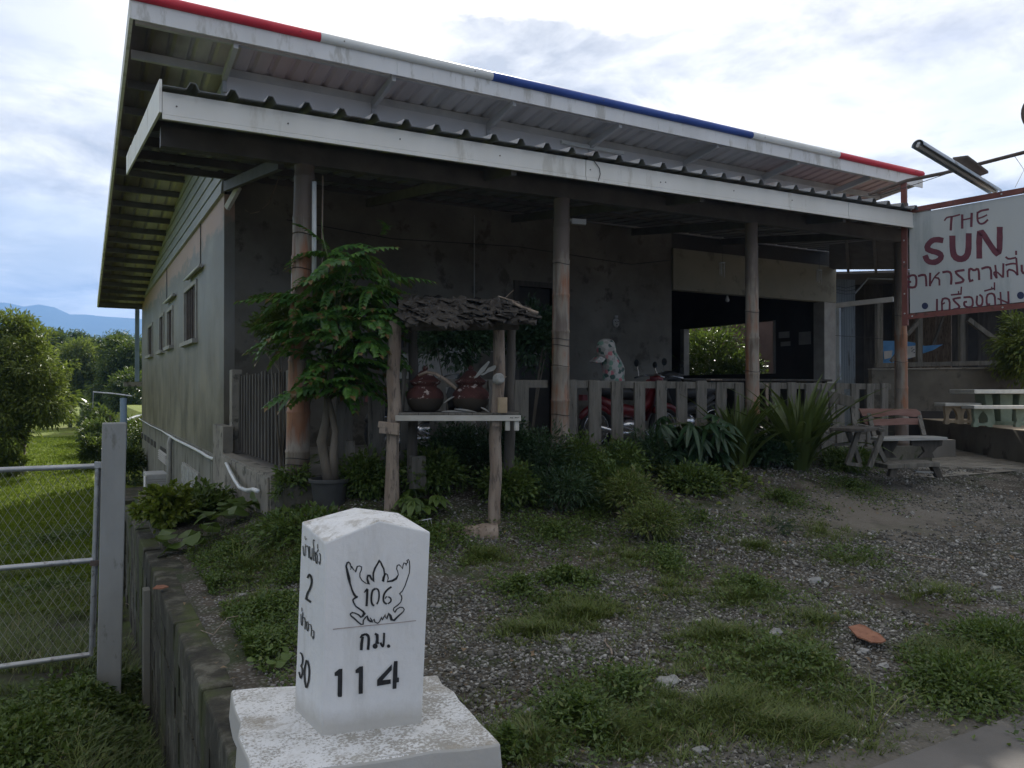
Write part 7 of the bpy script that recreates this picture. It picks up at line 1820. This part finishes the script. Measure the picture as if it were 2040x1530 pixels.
carpet('ground_cover', 'yellow-green variegated creeper along the foot of the fence', [(1330, 950, 60, 14, .35), (1400, 957, 70, 14, .35), (1470, 960, 50, 12, .2), (1650, 905, 25, 14, .1)], 1500, .075, .055, M['pothos'], .16, 'creeper')
weeds = [(430, 1480, 30, 40, .02), (880, 1500, 60, 25, .03), (1010, 1500, 30, 20, .02), (350, 1130, 40, 40, .03), (400, 1260, 40, 50, .03), (470, 1100, 110, 45, .10), (520, 1230, 80, 45, .09), (500, 1310, 80, 55, .15), (600, 1130, 60, 40, .04), (420, 1180, 60, 40, .04), (560, 1040, 70, 20, .05), (900, 1080, 90, 22, .05), (1100, 1060, 110, 28, .07), (1130, 1160, 70, 22, .05), (1040, 1180, 80, 25, .03),
 (1330, 1125, 55, 28, .03), (1500, 1180, 90, 30, .04), (1150, 1440, 90, 55, .07), (1250, 1380, 100, 35, .03), (1560, 1330, 160, 50, .05), (1890, 1370, 110, 60, .10), (1990, 1290, 80, 45, .07), (1700, 1110, 90, 14, .02), (1400, 1040, 120, 20, .03), (1700, 975, 90, 14, .04), (1560, 1000, 80, 14, .03), (530, 1440, 30, 60, .02), (700, 1080, 80, 25, .04), (1180, 1010, 60, 20, .05), (800, 1055, 70, 18, .04)]
carpet('weeds', 'mixed low leafy weeds on the gravel plot', weeds, 80000, .034, .016, M['weed'], .11, 'weeds')
carpet('weeds', 'leafy weeds and creepers in the low yard left of the retaining wall', [(60, 1470, 130, 60, .28), (180, 1400, 90, 60, .2), (255, 1370, 30, 40, .06), (100, 1180, 140, 40, .05), (30, 1450, 90, 40, .1), (230, 1480, 60, 40, .1), (100, 1080, 130, 40, .08)], 42000, .06, .03, M['weed'], .13, 'weeds')
def grass_field(name, label, pts, n, L, W, mat, cat='grass', clump=14, cs=.035):
    P, D, Bn = [], [], []
    for (px, py, rx, ry, w) in pts:
        c = ptx(px, py); d = (c-CAM).dot(_fw); hgt = max(.5, CAM.z-c.z); k = int(n*w/clump)
        for _ in range(k):
            a, r_ = R.uniform(0, 6.283), abs(R.gauss(0, .68)); xx = math.cos(a)*r_*rx*d/FPX; yy = math.sin(a)*r_*ry*d*d/FPX/hgt
            x = c.x+RT2.x*xx+FW2.x*yy; y = c.y+RT2.y*xx+FW2.y*yy
            if (c.x > .6) != (x > .84 if c.x > .6 else x > .5): continue
            if in_slab(x, y) or patchy(x, y) or near_keep(x, y): continue
            z = height(x, y)-.004; s_ = R.uniform(.4, 1.3)*(1-.35*min(1, r_))
            for q in range(clump):
                b = R.uniform(0, 6.283); rr = cs*R.random(); P.append((x+math.cos(b)*rr, y+math.sin(b)*rr, z)); le = R.uniform(.15, .9)
                D.append((math.cos(b)*le, math.sin(b)*le, 1.0, s_)); Bn.append((math.cos(b), math.sin(b), -.25))
    P = np.array(P); D = np.array(D); s_ = D[:, 3]; m = len(P)
    V, T = blade_arrays(P, unit(D[:, :3]), np.array(Bn)*.9, L*s_*(.6+.7*NR.rand(m)), W*(.7+.6*NR.rand(m)))
    o = np_mesh(name, V, [T], mat, None, 'stuff'); return tag(o, label, cat)
gp_ = [(1150, 1225, 120, 38, .09), (1060, 1260, 90, 25, .03), (1480, 1190, 80, 28, .05), (1550, 1330, 180, 60, .16), (1400, 1400, 220, 50, .14), (1200, 1460, 170, 50, .10), (1560, 1450, 180, 45, .10), (1060, 1480, 60, 50, .05), (1900, 1310, 130, 50, .06), (1980, 1330, 70, 50, .03), (520, 1200, 90, 60, .05), (620, 1110, 70, 30, .02), (500, 1130, 70, 30, .03), (960, 1110, 80, 20, .02), (1640, 1060, 70, 18, .02), (1500, 1090, 80, 14, .015), (1700, 1115, 80, 12, .015), (1440, 1270, 120, 30, .03), (1850, 1180, 160, 30, .02), (1250, 1110, 160, 30, .02), (1330, 1170, 60, 30, .02), (1640, 1240, 100, 30, .02)]
grass_field('grass', 'tufts of wild grass on the gravel plot in front of the house', gp_, 150000, .085, .0042, M['grass'])
for (px, py, n, l, lab) in [(480, 1130, 26, .34, 'tall grass tuft beside the retaining wall'), (1530, 1045, 34, .18, 'small round grass tuft on the bare soil'), (1650, 1015, 26, .13, 'low grass tuft beside the pale earth'), (1680, 1262, 1, .1, ''), (1430, 1260, 20, .22, 'thin upright grass tuft right of the milestone'), (1745, 1440, 16, .30, 'long blades bending over the road edge')]:
    if n < 5: continue
    c = ptx(px, py); P = np.tile(np.array(c), (n, 1))+rnd(n)*np.array([.03, .03, 0]); a = NR.rand(n)*6.283; le = .2+.7*NR.rand(n)
    V, T = blade_arrays(P, unit(np.stack([np.cos(a)*le, np.sin(a)*le, np.ones(n)], 1)), np.stack([np.cos(a), np.sin(a), -.3*np.ones(n)], 1), l*(.6+.6*NR.rand(n)), np.full(n, .006))
    o = np_mesh('grass_tuft', V, [T], M['grass']); tag(o, lab, 'grass tuft', 'grass tufts')
# lawn blades and rough grass of the low yard
P = []
n = 60000
for _ in range(n):
    d = 9+R.random()**1.5*34; px = R.uniform(-120, 285); v = cw((px-1020)/FPX*d, d); x, y = v.x, v.y
    if x > .45: continue
    P.append((x, y, height(x, y), d))
P = np.array(P); m = len(P); a = NR.rand(m)*6.283
V, T = blade_arrays(P[:, :3], unit(np.stack([np.cos(a)*.5, np.sin(a)*.5, np.ones(m)], 1)), np.stack([np.cos(a), np.sin(a), -.2*np.ones(m)], 1), (.06+.05*NR.rand(m))*(.8+P[:, 3]/40), .006+P[:, 3]*.0009)
tag(np_mesh('grass', V, [T], M['lawn'], None, 'stuff'), 'short sunlit lawn grass beyond the wire gate', 'grass')
P = []
for _ in range(26000):
    d = 6.6+R.random()*6 if R.random() < .7 else 4.2+R.random()*2; px = R.uniform(-80, 330); v = cw((px-1020)/FPX*d, d); x, y = v.x, v.y
    if x > .5 or mn.noise(Vector((x*1.1, y*1.1, 7))) < -.1: continue
    P.append((x, y, height(x, y)))
P = np.array(P); m = len(P); a = NR.rand(m)*6.283
V, T = blade_arrays(P, unit(np.stack([np.cos(a)*.6, np.sin(a)*.6, np.ones(m)], 1)), np.stack([np.cos(a), np.sin(a), -.2*np.ones(m)], 1), .08+.12*NR.rand(m), np.full(m, .006))
tag(np_mesh('grass', V, [T], M['grass'], None, 'stuff'), 'shaded rough grass behind and under the wire gate', 'grass')
c1_ = [Vector(onground(x, y))+Vector((0, 0, .05)) for x, y in [(0, 1455), (60, 1430), (120, 1425), (200, 1400)]]
tw = thing('dry_twig', 'long dry brown twigs lying in the weeds below the gate', 'twig', c1_[0])
MB().tube(c1_, .006, 5).build('twig', M['postwood'], tw); MB().tube([ptx(250, 1205)+Vector((0, 0, .02))]+[Vector((lerp(.62, .95, f), lerp(4.6, 5.1, f), .03+.10*math.sin(f*3.1))) for f in (.2, .5, .8, 1)], .003, 4).build('twig', M['postwood'], tw)

# ------------------------------------------------------------------ gravel
M['pebble'] = None
t = NT('crushed_stone'); rn = t.pos.outputs['Random Per Island']
c = t.ramp(rn, [(0.0, (0.065, 0.06, 0.052)), (0.4, (0.145, 0.14, 0.125)), (0.75, (0.26, 0.252, 0.232)), (0.92, (0.40, 0.39, 0.36)), (1.0, (0.55, 0.54, 0.50))])
M['pebble'] = t.fin(t.mix(t.math('MULTIPLY', t.noise(90, 3, .5), .5), c, (0.07, 0.06, 0.05)), 0.85, 0, .35)
octv = np.array([(1, 0, 0), (0, 1, 0), (-1, 0, 0), (0, -1, 0), (0, 0, 1), (0, 0, -1)], float)
octf = np.array([(0, 1, 4), (1, 2, 4), (2, 3, 4), (3, 0, 4), (1, 0, 5), (2, 1, 5), (3, 2, 5), (0, 3, 5)])
P, Sz = [], []
tries = 0
while len(P) < 42000 and tries < 220000:
    tries += 1
    d = 2.6+R.random()**1.25*8.5; px = R.uniform(380, 2120); v = cw((px-1020)/FPX*d, d); x, y = v.x, v.y
    if x < .84 or y < 2.12 or y > 7.1 or in_slab(x, y): continue
    dn = mn.noise(Vector((x*.9, y*.9, 2)))+.6*mn.noise(Vector((x*3, y*3, 5)))
    pal = ((x-7.6)*.42)**2+((y-5.2)*.9)**2
    if dn < -.28+U(-.15, .15) or (pal < .8 and R.random() < .55) or (y < 2.7 and R.random() < .5): continue
    if y > 5.8 and x < 7 and R.random() < .8: continue
    s_ = R.uniform(.0055, .0135)*(1.8 if R.random() < .05 else 1)*(1+.25*(d > 6))
    P.append((x, y, height(x, y)+s_*.25)); Sz.append(s_)
P = np.array(P); Sz = np.array(Sz); m = len(P)
base = octv[None]*np.stack([Sz*(.8+.7*NR.rand(m)), Sz*(.6+.6*NR.rand(m)), Sz*(.4+.5*NR.rand(m))], 1)[:, None, :]
base *= (1+.35*(NR.rand(m, 6, 1)-.5)); base += rnd(m*6).reshape(m, 6, 3)*Sz[:, None, None]*.16
a = NR.rand(m)*6.283; ca, sa_ = np.cos(a)[:, None], np.sin(a)[:, None]; tl_ = (NR.rand(m)-.5)*1.2; ct, st_ = np.cos(tl_)[:, None], np.sin(tl_)[:, None]
x, y, z = base[..., 0], base[..., 1], base[..., 2]; x, z = x*ct-z*st_, x*st_+z*ct
V = np.stack([x*ca-y*sa_, x*sa_+y*ca, z], 2)+P[:, None, :]
T = (octf[None]+(np.arange(m)*6)[:, None, None]).reshape(-1, 3)
tag(np_mesh('gravel', V.reshape(-1, 3), [T], M['pebble'], None, 'stuff'), 'loose grey crushed gravel scattered over the plot', 'gravel')
# dead leaves and bits of litter
M['litter'] = leafmat('dead_leaf', (0.08, 0.05, 0.028), (0.22, 0.15, 0.085), 0.8, 0.1, (0.30, 0.24, 0.10))
PL = []
while len(PL) < 520:
    d = 2.7+R.random()*7.0; px = R.uniform(330, 2100); v = cw((px-1020)/FPX*d, d); x, y = v.x, v.y
    if x < .6 or y < 2.0 or y > 7.0 or in_slab(x, y): continue
    PL.append((x, y, height(x, y)+.012))
PL = np.array(PL); m = len(PL); D = rnd(m); D[:, 2] *= .25
V, T = leaf_arrays(PL, D, rnd(m)*.35+np.array([0, 0, 1]), .02+.055*NR.rand(m)**2, .012+.028*NR.rand(m)**2, .25, .2)
tag(np_mesh('leaf_litter', V, [T], M['litter'], None, 'stuff'), 'dead brown leaves scattered over the gravel plot', 'leaf litter')
for k_, (px, py, ln, lab) in enumerate([(1440, 1030, .45, 'thin bent pale twig on the soil below the yellow-green creeper'), (960, 1160, .3, 'short dry twig in the weeds right of the milestone top'), (1210, 1290, .25, 'dry twig across the gravel in front of the long grass'), (1820, 1110, .5, 'long thin stick on the pale earth')]):
    c = ptx(px, py); a = U(0, 3.14); P_ = [Vector((c.x+math.cos(a+.2*math.sin(i))*ln*(i/4-.5), c.y+math.sin(a)*ln*(i/4-.5), 0)) for i in range(5)]
    for p in P_: p.z = height(p.x, p.y)+.012
    tag(MB().tube(P_, [.005, .006, .005, .004, .003], 5).build('twig', M['postwood'], None, shift=c), lab, 'twig')
M['rock'] = worn('pale_rock', (0.20, 0.20, 0.195), (0.33, 0.325, 0.31), 14, 0.85, 0.5, 60)
for (px, py, r_, lab) in [(1330, 1362, .045, 'pale angular stone in the grass right of the milestone'), (1318, 1372, .035, 'darker stone touching the pale one'), (1395, 1498, .028, 'white stone near the road edge'), (1985, 1175, .035, 'yellowish rounded stone at the right edge'), (1840, 1180, .03, 'flat grey stone in the gravel'), (480, 1188, .03, 'grey stone beside the weeds left of the milestone'), (1625, 1160, .045, 'flat stone on the gravel left of the pale earth'), (1545, 1265, .04, 'dark flat stone above the long grass'), (1060, 1420, .03, 'blue-grey stone close to the milestone slab'), (1300, 1415, .03, 'small stone under the grass blades'), (1720, 1300, .028, 'pale stone below the rust plate'), (1760, 1330, .03, 'pale chip beside the weeds below the rust plate')]:
    p = ptx(px, py); o = MB().blob(p+Vector((0, 0, r_*.25)), r_, 2, px*.1, (1.3, .9, .55), .45).build('stone', M['rock'], None, shift=p); tag(o, lab, 'stone', 'loose stones on the plot')

# ------------------------------------------------------------------ haze
hz = MB().box(-4300, 4300, -4200, 4400, -12, 460).build('haze', [], None, kind='stuff')
hm_ = bpy.data.materials.new('haze'); hm_.use_nodes = True; hn = hm_.node_tree.nodes; hn.clear()
ho = hn.new('ShaderNodeOutputMaterial'); hv = hn.new('ShaderNodeVolumePrincipled'); hv.inputs['Density'].default_value = HAZE_DENSITY
hv.inputs['Color'].default_value = (0.22, 0.45, 0.92, 1); hv.inputs['Anisotropy'].default_value = 0.2
hm_.node_tree.links.new(hv.outputs[0], ho.inputs['Volume']); hz.data.materials.append(hm_); hz['label'] = 'thin bluish haze over the whole valley'; hz['category'] = 'haze'
